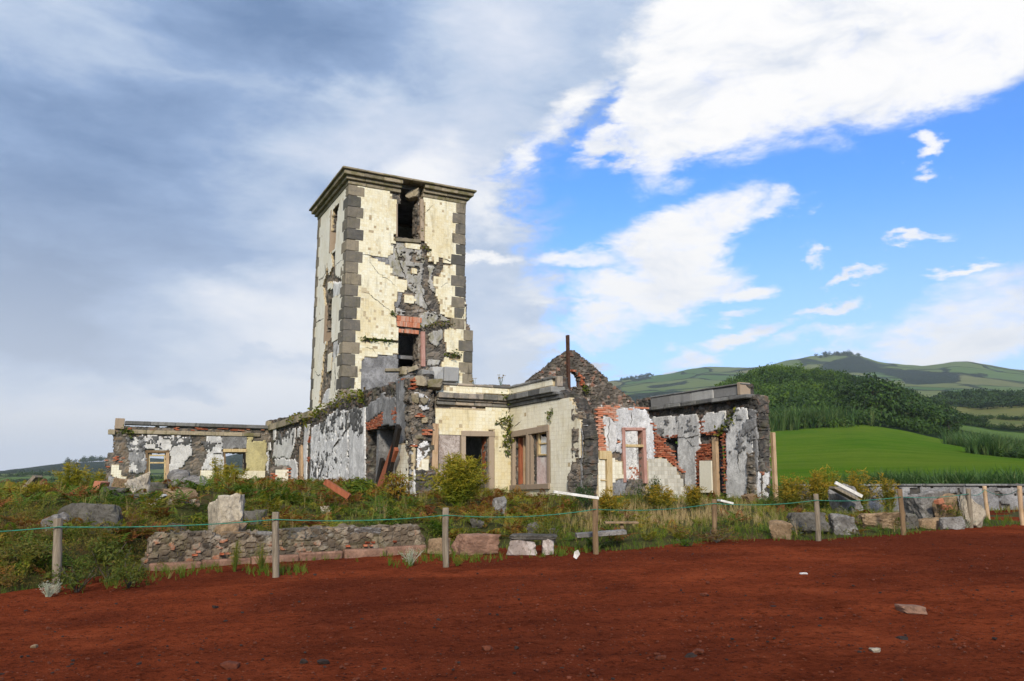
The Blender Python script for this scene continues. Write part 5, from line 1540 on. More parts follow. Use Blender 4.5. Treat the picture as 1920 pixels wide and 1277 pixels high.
bar('door_post', PC, zd((160, 800))[0], zd((163, 1260))[0], 0.22, -0.1, 0.12, M_WYEL, WC.core)
bar('door_head', PC, zd((60, 815))[0], zd((180, 820))[0], 0.30, -0.1, 0.115, M_WYEL, WC.core)
bar('rail', PC, zd((75, 1066))[0], zd((150, 1070))[0], 0.05, -0.1, 0.09, M_WYEL, WC.core)
# ---- D: right side wall
d_out = zd((440, 255), (600, 250), (1470, 125), (1505, 112), (1508, 215), (1600, 212), (1640, 225), (1652, 300), (1655, 1300), (440, 1300))
dw1 = zd((700, 672), (856, 655), (864, 940), (836, 900), (800, 780), (740, 700))
dd = zd((1192, 640), (1300, 605), (1325, 1300), (1222, 1300))
dd3 = zd((1660, 570), (1690, 575), (1700, 1010), (1672, 1010))
WD = Wall('wall', house, PD_, d_out, [dw1, dd], thick=0.6, cs=0.055, mat=M_RUBD, seed=47, warp=0.05, rel=0.14, holewarp=0.02, stone=0.26)
WD.coat([zd((610, 440), (860, 420), (855, 640), (720, 640), (690, 620), (640, 590), (600, 500)), zd((1090, 470), (1140, 400), (1335, 375), (1350, 560), (1180, 590), (1095, 600))], M_PG, dep=0.05, warp=0.06)
WD.coat([zd((858, 440), (900, 415), (1045, 405), (1082, 520), (1080, 620), (1085, 760), (1045, 800), (1040, 880), (1050, 1300), (865, 1300), (860, 700))], M_PG, dep=0.06, warp=0.05)
WD.coat([zd((1340, 600), (1400, 470), (1450, 350), (1545, 345), (1560, 470), (1600, 640), (1640, 1300), (1345, 1300))], M_PG, dep=0.06, warp=0.05, wob=0.03)
WD.coat([zd((1560, 360), (1640, 360), (1650, 560), (1690, 1300), (1640, 1300), (1600, 640))], M_PD, dep=0.05, warp=0.04)
WD.grid([zd((1082, 470), (1130, 480), (1110, 600), (1085, 600)), zd((1160, 690), (1195, 690), (1200, 870), (1085, 870), (1075, 1190), (1045, 1190), (1045, 800), (1090, 760), (1085, 690)), zd((1300, 600), (1328, 590), (1352, 1290), (1322, 1290)), zd((720, 615), (855, 612), (855, 650), (720, 660)), zd((1120, 590), (1310, 575), (1310, 605), (1120, 612)), zd((760, 690), (800, 690), (835, 890), (800, 800))], M_BRICK, 'brick_patch', BR, 0.012, (-0.55, 0.045), bond=True, jit=0.02, warp=0.06, seed=1, ragged=0.2)
WD.coat([zd((610, 430), (1050, 410), (1060, 560), (610, 640)), zd((1350, 480), (1450, 350), (1640, 360), (1650, 700), (1400, 800))], M_PD, 'mould_crust', dep=0.125, warp=0.12, holes_p=0.72)
shard(PD_, zd((1085, 872), (1202, 872), (1212, 1190), (1090, 1190)), 0.08, M_TILEW, WD.core, 'white_panel', 0.1)
bar('door_post', PD_, zd((1222, 640))[0], zd((1242, 1250))[0], 0.26, -0.10, 0.05, M_WTAN, WD.core)
# parapet slabs of the right wall, black-streaked
sD0, sD1 = PD_.sz(*zd((600, 280))[0])[0], PD_.sz(*zd((1472, 170))[0])[0]
zt_, zb2 = PD_.sz(*zd((1470, 120))[0])[1], PD_.sz(*zd((1470, 222))[0])[1]
course('parapet_stone', PD_, sD0, sD1, zb2, zt_, -0.35, 0.10, 1.35, M_BLK, WD.core, 6, bev=0.03, jit=0.02)
course('parapet_stone', PD_, sD1 + 0.02, sD1 + 0.22, zb2, zt_ + 0.1, -0.4, 0.16, 0.3, M_JAMB, WD.core, 7)
course('coping_stone', PD_, sD0, sD1 + 0.25, zt_ + 0.004, zt_ + 0.07, -0.4, 0.15, 1.2, M_CORD, WD.core, 8)
course('cornice_stone', PD_, sD0 - 0.8, sD1 + 0.6, zb2 - 0.16, zb2 - 0.003, -0.3, 0.22, 1.0, M_CORD, WD.core, 9, jit=0.03)
# stony broken end of D
D1 = PD_.O + PD_.d * PD_.sz(1420, 900)[0]
PD1 = Plane(D1, UU, FRONT_N)
WD1 = Wall('wall', house, PD1, [(1417, 748), (1424, 742), (1436, 741), (1443, 750), (1440, 775), (1445, 800), (1447, BOT), (1416, BOT)], [], thick=0.45, cs=0.035, mat=M_RUB, seed=49, warp=0.06, rel=0.10, stone=0.15)
WD1.coat([zd((1700, 580), (1730, 590), (1765, 1010), (1755, 1300), (1710, 1300))], M_PL, dep=0.04, warp=0.04)
WD1.coat([zd((1655, 560), (1675, 560), (1690, 1300), (1650, 1300))], M_PG, dep=0.04, warp=0.03)
WD1.grid([zd((1678, 800), (1702, 800), (1706, 1010), (1680, 1010))], M_BRICK, 'brick_patch', (0.12, 0.07), 0.012, (-0.2, 0.02), jit=0.02)
bar('wooden_post', PD1.off(-0.1), (1448, 811), (1454, 940), 0.15, -0.05, 0.10, M_WTAN, house)
for (a, b, sz_, sd) in ((1675, 235, (0.35, 0.3, 0.12), 61), (1720, 290, (0.22, 0.25, 0.18), 62), (1700, 380, (0.3, 0.2, 0.2), 63), (1735, 470, (0.22, 0.2, 0.24), 64), (1690, 500, (0.25, 0.2, 0.14), 65)):
    s_, z_ = PD_.sz(*zd((a, b))[0])
    v_, f_ = rock_verts(sd, sz_, 0.5, 10, 0.09, 3)
    s_, z_ = PD1.sz(*zd((a, b))[0])
    wobj('loose_stone', v_ * 0.8 + PD1.w(s_, z_, -0.12), f_, M_COR, WD1.core)
# ---- E: far left wing
e_out = ze((122, 190), (185, 195), (190, 160), (1700, 160), (1770, 160), (1770, 960), (90, 960), (100, 700), (115, 420), (180, 410), (180, 245))
ew1 = ze((520, 430), (700, 430), (695, 760), (522, 760))
ew2 = ze((1290, 425), (1478, 430), (1482, 640), (1292, 640))
WE = Wall('wall', house, PE, e_out, [ew1, ew2], thick=0.7, cs=0.085, mat=M_RUB, seed=53, warp=0.04, rel=0.10, holewarp=0.0, stone=0.3)
WE.coat([ze((310, 260), (480, 245), (930, 250), (960, 300), (940, 440), (850, 560), (820, 600), (1000, 690), (730, 700), (730, 400), (490, 400), (500, 620), (330, 620), (340, 400))], M_PL, dep=0.04, warp=0.10)
WE.coat([ze((300, 250), (480, 250), (495, 400), (500, 620), (340, 620), (330, 420))], M_PD, dep=0.055, warp=0.10, holes_p=0.25)
WE.coat([ze((1090, 250), (1250, 250), (1265, 400), (1285, 600), (1040, 600), (1100, 450)), ze((1700, 440), (1740, 400), (1740, 620), (1700, 640))], M_PG, dep=0.04, warp=0.10)
WE.coat([ze((1262, 262), (1500, 250), (1520, 380), (1270, 382))], M_PD, dep=0.04, warp=0.05)
WE.coat([ze((1510, 260), (1580, 260), (1540, 320), (1690, 300), (1712, 440), (1690, 610), (1490, 620), (1495, 420))], M_PY, dep=0.045, warp=0.06)
WE.grid([ze((1040, 600), (1285, 600), (1292, 640), (1480, 640), (1490, 605), (1685, 600), (1685, 800), (1040, 800)), ze((160, 540), (228, 540), (228, 600), (258, 600), (258, 660), (310, 660), (310, 800), (160, 800))], M_TILEW, size=(0.15, 0.15), dep=(-0.1, 0.06), bed=M_BED, jit=0.001)
WE.grid([ze((100, 480), (140, 480), (130, 700), (95, 700)), ze((180, 450), (280, 450), (280, 515), (180, 515)), ze((205, 330), (265, 340), (265, 390), (205, 385)), ze((300, 165), (1700, 165), (1700, 200), (300, 195))], M_BRICK, 'brick_patch', (0.24, 0.08), 0.014, (-0.3, 0.03), bond=True, jit=0.02, drop=0.75, seed=1)
WE.coat([ze((310, 260), (960, 250), (950, 330), (600, 380), (340, 420)), ze((1060, 250), (1260, 250), (1260, 420), (1100, 420))], M_PK, 'mould_crust', dep=0.105, warp=0.12, holes_p=0.70)
zE = lambda a, b: PE.sz(*ze((a, b))[0])
course('coping_stone', PE, zE(288, 140)[0], zE(1720, 140)[0], zE(1000, 160)[1], zE(1000, 125)[1], -0.75, 0.16, 1.5, M_CORD, WE.core, 1)
course('cornice_stone', PE, zE(300, 220)[0], zE(1640, 220)[0], zE(1000, 245)[1], zE(1000, 208)[1], -0.3, 0.10, 1.3, M_COR, WE.core, 2, jit=0.02)
course('cornice_stone', PE, zE(118, 220)[0], zE(190, 220)[0], zE(160, 238)[1], zE(160, 188)[1], -0.5, 0.16, 0.9, M_COR, WE.core, 3, jit=0.04)
course('parapet_stone', PE, zE(190, 120)[0], zE(286, 120)[0], zE(230, 182)[1], zE(230, 76)[1], -0.55, 0.10, 1.5, M_JAMB, WE.core, 4)
course('coping_stone', PE, zE(1705, 140)[0], zE(1760, 140)[0], zE(1740, 160)[1], zE(1740, 105)[1], -0.6, 0.2, 1.0, M_COR, WE.core, 5)
w1 = empty('window', (0, 0, 0)); w1.parent = house
w1.location = PE.w(*zE(610, 600), 0.0) - wloc(house)
for a, b, w, mm in (((505, 405), (505, 740), 0.16, M_WBRN), ((715, 405), (712, 740), 0.2, M_WTAN), ((495, 408), (735, 408), 0.16, M_WBRN), ((530, 440), (530, 740), 0.10, M_WYEL), ((690, 440), (690, 740), 0.10, M_WYEL), ((530, 446), (695, 446), 0.10, M_WYEL), ((530, 520), (695, 520), 0.10, M_WYEL)):
    bar('window_frame', PE, ze(a)[0], ze(b)[0], w, -0.35, 0.03 if mm is not M_WYEL else -0.1, mm, w1, 0.01)
bar('window_lintel', PE, ze((1268, 398))[0], ze((1502, 398))[0], 0.22, -0.5, 0.08, M_WYEL, WE.core)
bar('window_frame', PE, ze((1283, 415))[0], ze((1288, 640))[0], 0.12, -0.5, 0.03, M_WBRN, WE.core)
bar('window_frame', PE, ze((1484, 415))[0], ze((1490, 640))[0], 0.12, -0.5, 0.03, M_WBLK, WE.core)
# charred beams leaning in the side doorway
PFo = PF.off(0.35)
for a, b, w, mm in (((1432, 580), (1330, 1060), 0.34, M_WBLK), ((1270, 910), (1230, 1130), 0.30, M_WBLK), ((1400, 780), (1250, 1190), 0.5, M_WRED)):
    A_, B_ = PFo.sz(*zf(a)[0]), PFo.sz(*zf(b)[0])
    t_ = B_ - A_
    B_ = A_ + t_ * 1.12
    o = bar_sz('fallen_beam', PFo, A_, B_, w, -0.06, 0.10, mm, None, 0.012)
    tag(o, {'0.34': 'long charred roof beam leaning across the side doorway', '0.3': 'short stub of charred beam poking up in the side doorway', '0.5': 'rusty red-brown beam slanting beside the charred one in the side doorway'}[str(w)], 'beam', 'beams in the side doorway')

for wl, pts, wd, dp, sd in ((WF, zf((925, 600), (890, 640), (855, 690), (850, 720)), 0.08, 0.045, 1), (WF, zf((850, 700), (800, 760), (775, 800), (758, 880)), 0.12, 0.045, 2), (WE, ze((885, 240), (800, 295), (772, 350), (740, 405)), 0.10, 0.05, 7), (WD, zd((860, 632), (960, 652), (1080, 612)), 0.05, 0.06, 8), (WD, zd((960, 660), (1000, 720), (1050, 740)), 0.04, 0.06, 9), (WB, za((990, 590), (1030, 560), (1065, 520)), 0.03, 0.053, 10),
                           (WD, zd((1450, 560), (1480, 700), (1470, 850), (1490, 1000)), 0.05, 0.065, 11), (WC, zd((160, 430), (165, 560), (160, 700), (170, 790)), 0.03, 0.035, 12), (WC, zd((375, 360), (385, 480), (380, 540)), 0.03, 0.035, 13)):
    crack(wl, pts, wd, dp, sd)
# ------------------------------------------------------------------ ground contact of a photo pixel
def hit_ground(u, v, d0=6.0, d1=80.0):
    r = ray(u, v); r = r / r[1]
    y = np.linspace(d0, d1, 3000)
    z = EYE + r[2] * y
    g = near_z(r[0] * y, y)
    k = np.nonzero(z < g)[0]
    i = k[0] if len(k) else len(y) - 1
    return np.array([r[0] * y[i], y[i], g[i]])


M_ROCKP = m_plaster('pale_mortar_stone', (0.52, 0.46, 0.36), (0.36, 0.31, 0.24), (0.10, 0.09, 0.075), 0.6, 0.3, scale=1.6)
M_ROCKG = m_plaster('grey_lichen_stone', (0.30, 0.29, 0.28), (0.19, 0.18, 0.17), (0.055, 0.05, 0.045), 0.7, 0.3, scale=1.8)
M_ROCKB = m_plaster('brown_stone', (0.34, 0.24, 0.15), (0.22, 0.15, 0.09), (0.07, 0.05, 0.03), 0.6, 0.2, scale=1.8)
M_ROCKD = m_plaster('dark_stone', (0.15, 0.14, 0.125), (0.09, 0.085, 0.075), (0.03, 0.027, 0.022), 0.7, 0.2, moss=0.25, scale=1.8)
M_ROCKR = m_plaster('red_plinth_stone', (0.31, 0.185, 0.13), (0.23, 0.13, 0.09), (0.08, 0.05, 0.038), 0.6, 0.3, scale=1.4)
M_ROCKC = m_plaster('red_cinder_stone', (0.17, 0.055, 0.032), (0.11, 0.034, 0.018), (0.045, 0.014, 0.009), 0.5, 0.0, scale=4)
M_ROCKK = m_plaster('black_cinder_stone', (0.05, 0.035, 0.03), (0.03, 0.022, 0.02), (0.012, 0.01, 0.01), 0.5, 0.0, scale=4)
M_WHITE = m_plaster('white_painted_wood', (0.78, 0.77, 0.75), (0.66, 0.65, 0.62), (0.30, 0.28, 0.25), 0.3, 0.2, scale=2)
M_ROPE = m_simple('green_rope', (0.03, 0.22, 0.15), 0.6)


def rock(name, label, cat, box, D=None, mat=None, seed=1, boxy=0.5, rough=0.07, yaw=0.0, depth=0.8, roll=0.0, group=None, sub=4, sink=0.06, lies=False):
    """stone that fills the photo box (u0, v0, u1, v1)"""
    u0, v0, u1, v1 = box
    uc = (u0 + u1) / 2
    if D is None:
        D = hit_ground(uc, v1)[1]
    a = at_depth(uc, v0, D); b = at_depth(uc, v1, D)
    hw = (u1 - u0) / 2 * D / FPX * 1.02
    g = float(near_z(a[0], D))
    zb_ = b[2] if lies else min(b[2], g) - sink
    hh = (a[2] - zb_) / 2
    sub = 4 if name in ('masonry_block', 'wall_fragment', 'low_wall_stone', 'kerb_block') else 3
    V, F = rock_verts(seed, (1, 1, 1), boxy, 16, rough * 1.7 + 0.03, sub)
    cr, sr = math.cos(roll), math.sin(roll)
    V = V @ np.array([[cr, 0, sr], [0, 1, 0], [-sr, 0, cr]])
    c, s = math.cos(yaw), math.sin(yaw)
    V = V @ np.array([[c, -s, 0], [s, c, 0], [0, 0, 1]]).T
    ext = np.array([np.abs(V[:, 0]).max(), 1.0, V[:, 2].max()]); lo = V[:, 2].min()
    V = V * np.array([hw / ext[0], hw * depth, 2 * hh / (ext[2] - lo)])
    V[:, 2] += -V[:, 2].min()
    o = wobj(name, V + np.array([a[0], D + hw * depth * 0.3, zb_]), F, mat, None)
    tag(o, label, cat, group)
    return o


# ---- fallen masonry on the mound
rock('masonry_block', 'big pale squared block of masonry sitting upright behind the low wall', 'stone block', (386, 924, 468, 992), 18.1, M_ROCKP, 3, 0.9, 0.06, 0.45, 0.9, 0.06)
rock('boulder', 'rounded brown stone wedged under the big pale masonry block', 'boulder', (393, 975, 455, 1003), 17.7, M_ROCKB, 4, 0.2, 0.05)
rock('boulder', 'dark broken lump just right of the big pale masonry block', 'boulder', (455, 955, 500, 985), None, M_ROCKD, 5, 0.4, 0.10)
rock('wall_fragment', 'dark grey slab of fallen wall lying behind the leftmost fence post', 'wall fragment', (118, 942, 234, 992), 17.0, M_ROCKD, 6, 0.95, 0.05, 0.1, 0.5)
rock('boulder', 'grey rubble lump at the end of the dark fallen slab', 'boulder', (75, 960, 125, 995), 16.6, M_ROCKG, 7, 0.4, 0.10)
rock('masonry_block', 'tilted white and brown chunk of mortared masonry in front of the far wing', 'stone block', (232, 884, 293, 946), 21.0, M_ROCKP, 8, 0.6, 0.12, 0.6, 0.8, 0.35)
rock('masonry_block', 'brown slab leaning under the tilted white chunk', 'stone block', (207, 895, 262, 926), 21.8, M_ROCKB, 9, 0.7, 0.08, 0.2, 0.7, -0.3)
rock('boulder', 'large dark grey pointed boulder below the far wing window', 'boulder', (308, 879, 362, 925), 25.5, M_ROCKG, 10, 0.4, 0.08, 0.3)
rock('masonry_block', 'brown wedge-shaped stone with one pale face under the pointed boulder', 'stone block', (297, 913, 372, 946), 21.5, M_ROCKB, 11, 0.8, 0.05, 0.8, 0.8, 0.12)
rock('boulder', 'dark rough rock beside the leaning orange brick slab', 'boulder', (190, 912, 240, 945), 20.8, M_ROCKD, 12, 0.4, 0.12)
rock('boulder', 'small dark rock under the green rope by the low wall', 'boulder', (305, 980, 352, 1004), None, M_ROCKD, 13, 0.4, 0.1)
rock('boulder', 'pale stone half buried in ferns before the long wall', 'boulder', (600, 948, 625, 965), None, M_ROCKP, 14, 0.4, 0.1)
rock('boulder', 'grey stone in the weeds below the fennel bush', 'boulder', (920, 930, 950, 965), None, M_ROCKG, 15, 0.4, 0.1)
rock('boulder', 'dark stone behind the moss-capped concrete piece', 'boulder', (985, 978, 1012, 1002), None, M_ROCKD, 16, 0.4, 0.1)
rock('boulder', 'dark flat stone behind the long reddish kerb block', 'boulder', (880, 972, 908, 990), None, M_ROCKD, 17, 0.4, 0.1)
rock('kerb_block', 'long reddish-brown block at the foot of the fence', 'stone block', (846, 1000, 938, 1040), None, M_ROCKR, 18, 0.85, 0.06, 0.1, 0.4)
rock('kerb_block', 'brown block between the low wall and the third post', 'stone block', (800, 1008, 846, 1040), None, M_ROCKB, 19, 0.8, 0.07, 0.1, 0.5)
rock('boulder', 'grey rounded stone right of the moss-capped concrete piece', 'boulder', (1010, 990, 1042, 1022), None, M_ROCKD, 20, 0.4, 0.1)
rock('boulder', 'dark bulky rock beneath the yellow ragwort by the right wing', 'boulder', (1482, 910, 1512, 945), None, M_ROCKD, 21, 0.4, 0.1)
rock('masonry_block', 'weathered wooden-brown block lying beside the right wing', 'stone block', (1392, 925, 1425, 945), None, M_WBRN, 22, 0.9, 0.03, 0.3, 0.6, 0.25)
LWS = [((1440, 975, 1482, 1010), M_ROCKB, 'squat brown stone at the left end of the low rubble row'), ((1478, 960, 1552, 1000), M_ROCKD, 'broad dark stone with brown cap in the low rubble row'),
       ((1548, 962, 1612, 1002), M_ROCKG, 'grey stone right of the sixth post in the low rubble row'), ((1608, 959, 1692, 990), M_ROCKB, 'long flat brown stone in the low rubble row'),
       ((1690, 962, 1722, 992), M_ROCKD, 'dark stone behind the seventh post'), ((1718, 970, 1766, 992), M_ROCKB, 'low flat stone overgrown with weeds right of the seventh post'),
       ((1762, 968, 1806, 992), M_ROCKG, 'grey flat stone at the right end of the low rubble row')]
for i, (b, m, lb) in enumerate(LWS):
    rock('low_wall_stone', lb, 'stone', b, None, m, 30 + i, 0.75, 0.09, 0.1 * (i % 3 - 1), 0.6, 0.0, 'stones of the low rubble row')
rock('wall_fragment', 'large grey and white fallen wall chunk with bricks near the boundary wall', 'wall fragment', (1694, 912, 1782, 962), 23.5, M_ROCKG, 41, 0.6, 0.09, 0.3, 0.6, 0.22)
rock('boulder', 'rough dark rubble lump with red bricks in the fallen chunk', 'boulder', (1752, 925, 1800, 972), 23.0, M_RUB if False else M_ROCKB, 42, 0.4, 0.14)
rock('wall_fragment', 'curved pale slab standing on edge behind the eighth post', 'wall fragment', (1795, 925, 1842, 990), 22.6, M_ROCKP, 43, 0.7, 0.05, 0.2, 0.5, -0.35)
rock('wall_fragment', 'dark grey slab heap under the white-edged board near the boundary wall', 'wall fragment', (1556, 906, 1612, 940), 26.0, M_ROCKG, 44, 0.8, 0.06, 0.2, 0.7, 0.4)
for i, (b, lb) in enumerate([((1752, 934, 1770, 946), 'single red brick lying on the fallen chunk, upper one'), ((1765, 946, 1786, 958), 'single red brick lying on the fallen chunk, lower one')]):
    rock('brick', lb, 'brick', b, 22.75 + 0.1 * i, M_BRICK, 51 + i, 1.0, 0.0, 0.4, 0.6, 0.2, lies=True)


def slab_obj(name, label, cat, pts, D, width, thick, mat, group=None, d2=None):
    """board between two photo points, both at depth D (second at d2)"""
    a, b = at_depth(*pts[0], D), at_depth(*pts[1], d2 or D)
    t = b - a; t /= np.linalg.norm(t)
    side = np.cross(t, [0, 0, 1]); side /= np.linalg.norm(side)
    up = np.cross(side, t)
    c = [a - side * width / 2, b - side * width / 2, b + side * width / 2, a + side * width / 2]
    V = np.vstack([np.array(c) - up * thick / 2, np.array(c) + up * thick / 2])
    o = wobj(name, V, BOXF, mat, None)
    bevel(o, 0.006)
    return tag(o, label, cat, group)


slab_obj('white_plank', 'long white plank lying on the weeds in front of the partition window', 'plank', [(1038, 922), (1122, 934)], 21.5, 0.30, 0.07, M_WHITE)
slab_obj('white_board', 'small white board on the grass beside the fifth post', 'board', [(1348, 938), (1372, 944)], 23.0, 0.4, 0.06, M_WHITE)
slab_obj('white_edged_board', 'dark board with a bright white edge propped on the rubble heap', 'board', [(1566, 905), (1616, 931)], 25.3, 0.10, 0.10, M_WHITE)
slab_obj('grey_board', 'weathered grey board propped against the rubble heap', 'board', [(1560, 914), (1606, 938)], 25.4, 0.5, 0.08, M_WGREY)
slab_obj('leaning_board', 'weathered grey board leaning up out of the ferns at the far left', 'board', [(50, 917), (72, 893)], 24.0, 0.42, 0.10, M_WGREY)
slab_obj('leaning_board', 'short pale board beside the leaning grey one', 'board', [(66, 916), (79, 906)], 23.6, 0.16, 0.05, M_WTAN)
slab_obj('fallen_beam', 'orange-brown fallen beam lying in ferns before the long wall', 'beam', [(610, 903), (655, 932)], 23.0, 0.28, 0.16, M_WRED)
slab_obj('brick_slab', 'leaning slab of orange brickwork at the left end of the rubble', 'brick slab', [(181, 940), (192, 903)], 21.5, 0.5, 0.18, M_BRICK)
slab_obj('concrete_slab', 'flat grey concrete slab lying in the grass by the fourth post', 'slab', [(1080, 1004), (1172, 997)], 18.6, 0.5, 0.09, M_ROCKG)
for q in ([(296, 938), (310, 928)], ):
    slab_obj('white_plank', 'small white broken plank end among the left boulders', 'plank', q, 20.5, 0.2, 0.06, M_WHITE)
# tiny table of a stone slab on a leg
tb = empty('stone_stool', hit_ground(1165, 1002)); tag(tb, 'little brown slab stool standing in the grass right of the fourth post', 'stool')
bp = np.array(tb.location)
sl = wobj('slab_top', np.array([[x, y, z] for z in (0.26, 0.31) for x, y in ((-.42, -.15), (.42, -.15), (.42, .15), (-.42, .15))]) + bp, BOXF, M_ROCKB, tb); bevel(sl, 0.01)
V, F = tube([bp + [0.02, 0, -0.1], bp + [0.03, 0, 0.1], bp + [0.0, 0, 0.27]], [0.07, 0.05, 0.06], 8)
wobj('leg', V, F, M_ROCKB, tb)
# moss-capped concrete piece with a hole
mc_ = empty('concrete_culvert', on_lot(997, 1041, 0.0)); tag(mc_, 'broken white concrete channel with mossy cap and dark hole at the fence line', 'concrete piece')
b0 = np.array(mc_.location); wv_ = 83 / 2 * b0[1] / FPX
for nm, x0, x1, z0, z1, m in (('side', -wv_, wv_ * 0.12, -0.05, 0.30, M_PP), ('side', wv_ * 0.45, wv_ * 0.98, -0.05, 0.32, M_PP), ('cap', -wv_ * 0.85, wv_, 0.28, 0.40, M_ROCKD)):
    Vv, Ff = rock_verts(abs(int(x0 * 100)) + 7, ((x1 - x0) / 2 * 1.25, 0.32, (z1 - z0) / 2 * 1.3), 0.95, 8, 0.06, 3)
    wobj(nm, Vv + b0 + [(x0 + x1) / 2, 0.25, (z0 + z1) / 2 + (0.03 if nm == 'cap' else 0)], Ff, m, mc_)
# paper scrap
pb = on_lot(1081, 1040, 0.12)
Vp = np.array([[-.11, 0, -.08], [0.0, .05, -.15], [.12, .02, .02], [.05, -.03, .16], [-.06, .04, .10]]) * 0.6
pp = wobj('paper_scrap', np.vstack([Vp, Vp + [0, 0.004, 0]]) + pb, [np.array([[0, 1, 4], [1, 3, 4], [1, 2, 3], [5, 9, 6], [6, 9, 8], [6, 8, 7]])], M_WHITE, None)
tag(pp, 'crumpled white paper scrap caught in weeds left of the fourth post', 'litter')

M_RUBL = m_rubble('low_wall_rubble', [(0.0, (0.06, 0.048, 0.036)), (0.4, (0.15, 0.115, 0.08)), (0.7, (0.24, 0.19, 0.135)), (0.9, (0.33, 0.27, 0.20)), (1.0, (0.42, 0.17, 0.09))], (0.17, 0.135, 0.10), 0.45, 0.3)
# ---- low front wall of rubble on a red plinth
lw0, lw1 = on_lot(278, 1070)[:2], on_lot(800, 1034)[:2]
ld = (lw1 - lw0) / np.linalg.norm(lw1 - lw0)
PLW = Plane(lw0, ld, np.array([ld[1], -ld[0]]))
lowwall = empty('low_wall', (*((lw0 + lw1) / 2), float(lot(*((lw0 + lw1) / 2))))); tag(lowwall, 'long low wall of broken rubble on a red stone plinth behind the fence', 'wall')
lz = lambda x, y: zp(0, 800, [(x, y)], 3.992)[0]
lz2 = lambda x, y: zp(360, 840, [(x, y)], 3.992)[0]
lw_out = [lz(1105, 1000), lz(1130, 860), lz(1180, 815), lz(1370, 800), lz(1560, 800), lz(1700, 830), lz(1720, 800), lz(1916, 790), lz2(600, 640), lz2(690, 615), lz2(800, 640), lz2(830, 610), lz2(1040, 600), lz2(1230, 590), lz2(1330, 620), lz2(1350, 585), lz2(1700, 575), lz2(1740, 640), lz2(1745, 720), lz2(1745, 900), lz(1105, 1150)]
WLW = Wall('rubble_wall', lowwall, PLW, lw_out, [], thick=0.55, cs=0.028, mat=M_RUBL, seed=61, stone=0.17, warp=0.05, rel=0.085)
WLW.grid([lz2(0, 770) and [lz2(0, 770), lz2(60, 750), (375, 1045), lz2(0, 830)], [lz2(220, 775), lz2(310, 770), lz2(310, 800), lz2(220, 800)], [lz2(1130, 730), lz2(1170, 725), lz2(1170, 750), lz2(1130, 755)], [lz2(1300, 690), lz2(1370, 690), lz2(1350, 735), lz2(1290, 740)], [lz2(1490, 695), lz2(1530, 695), lz2(1530, 720), lz2(1490, 720)]], M_BRICK, 'brick_bit', (0.13, 0.06), 0.02, (-0.2, 0.0), jit=0.03, bond=True, ragged=0.4)
zl0, zl1 = PLW.sz(*lz(1115, 1035))[1], PLW.sz(*lz(1115, 1085))[1]
sl1 = PLW.sz(*lz2(1745, 760))[0]
n_ = 6
for i in range(n_):
    a = i * sl1 / n_; b = (i + 1) * sl1 / n_
    # the plinth rises with the ground
    za_ = np.interp((a + b) / 2, [0, sl1], [zl0, PLW.sz(*lz2(1740, 728))[1]]); zb_ = np.interp((a + b) / 2, [0, sl1], [zl1, PLW.sz(*lz2(1740, 785))[1]])
    o = block('plinth_stone', PLW, a + 0.01, b - 0.01, zb_ - 0.12, za_ + 0.02, -0.4, 0.15 - 0.05 * (i % 2), M_ROCKR, lowwall, 0.03, i, 0.03)

# flat cap stones laid along its top, set back a little
zc_ = lambda s: np.interp(s, [0, sl1], [PLW.sz(*lz(1180, 830))[1], PLW.sz(*lz2(1700, 585))[1]])
s_c = 0.25
for i, ln in enumerate([0.9, 0.7, 0.55, 0.8, 0.45, 0.75, 0.9, 0.6, 0.8]):
    if s_c + ln > sl1 - 0.1: break
    Vc, Fc = rock_verts(820 + i, (ln / 2 * 1.2, 0.28, 0.13), 0.95, 10, 0.09, 4)
    ang = math.atan2(PLW.d[1], PLW.d[0]); ca, sa = math.cos(ang), math.sin(ang)
    Vc = Vc @ np.array([[ca, sa, 0], [-sa, ca, 0], [0, 0, 1]])
    wobj('cap_stone', Vc + PLW.w(s_c + ln / 2, zc_(s_c + ln / 2) - 0.05 - 0.03 * (i % 3), -0.30), Fc, [M_ROCKD, M_ROCKB, M_ROCKG][i % 3], lowwall)
    s_c += ln + (0.03 if i % 4 else 0.18)
# heap of smaller rubble before the far wing
hr = np.random.default_rng(5)
for i in range(26):
    u = hr.uniform(196, 380); v = hr.uniform(908, 952)
    wp_ = hr.uniform(9, 26); hp_ = wp_ * hr.uniform(0.45, 0.8)
    m = [M_ROCKG, M_ROCKD, M_ROCKP, M_ROCKB, M_ROCKD][i % 5]
    rock('rubble_stone', ['grey', 'mossy dark', 'pale mortar-crusted', 'brown', 'mossy dark'][i % 5] + ' broken stone in the rubble heap before the far wing', 'stone', (u - wp_ / 2, v - hp_, u + wp_ / 2, v), None, m, 900 + i, hr.uniform(0.3, 0.9), 0.09, hr.uniform(0, 3), 0.9, hr.uniform(-0.4, 0.4), 'stones of the rubble heap', 3)
for i, (b, m, lb) in enumerate([((196, 892, 236, 930), M_ROCKG, 'upright grey boulder at the left end of the rubble heap'), ((262, 904, 318, 940), M_ROCKD, 'big dark boulder in the middle of the rubble heap'), ((340, 890, 388, 928), M_ROCKG, 'broad grey boulder at the right end of the rubble heap'),
                                ((225, 925, 275, 950), M_ROCKD, 'low dark slab at the foot of the rubble heap'), ((318, 926, 352, 950), M_ROCKB, 'brown stone at the foot of the rubble heap'), ((372, 905, 402, 928), M_ROCKD, 'dark stone just right of the rubble heap')]):
    rock('boulder', lb, 'boulder', b, [23.0, 22.4, 24.5, 20.5, 20.6, 23.5][i], m, 950 + i, 0.6, 0.11, 0.5 * i, 0.8, 0.3 * (i % 3 - 1))
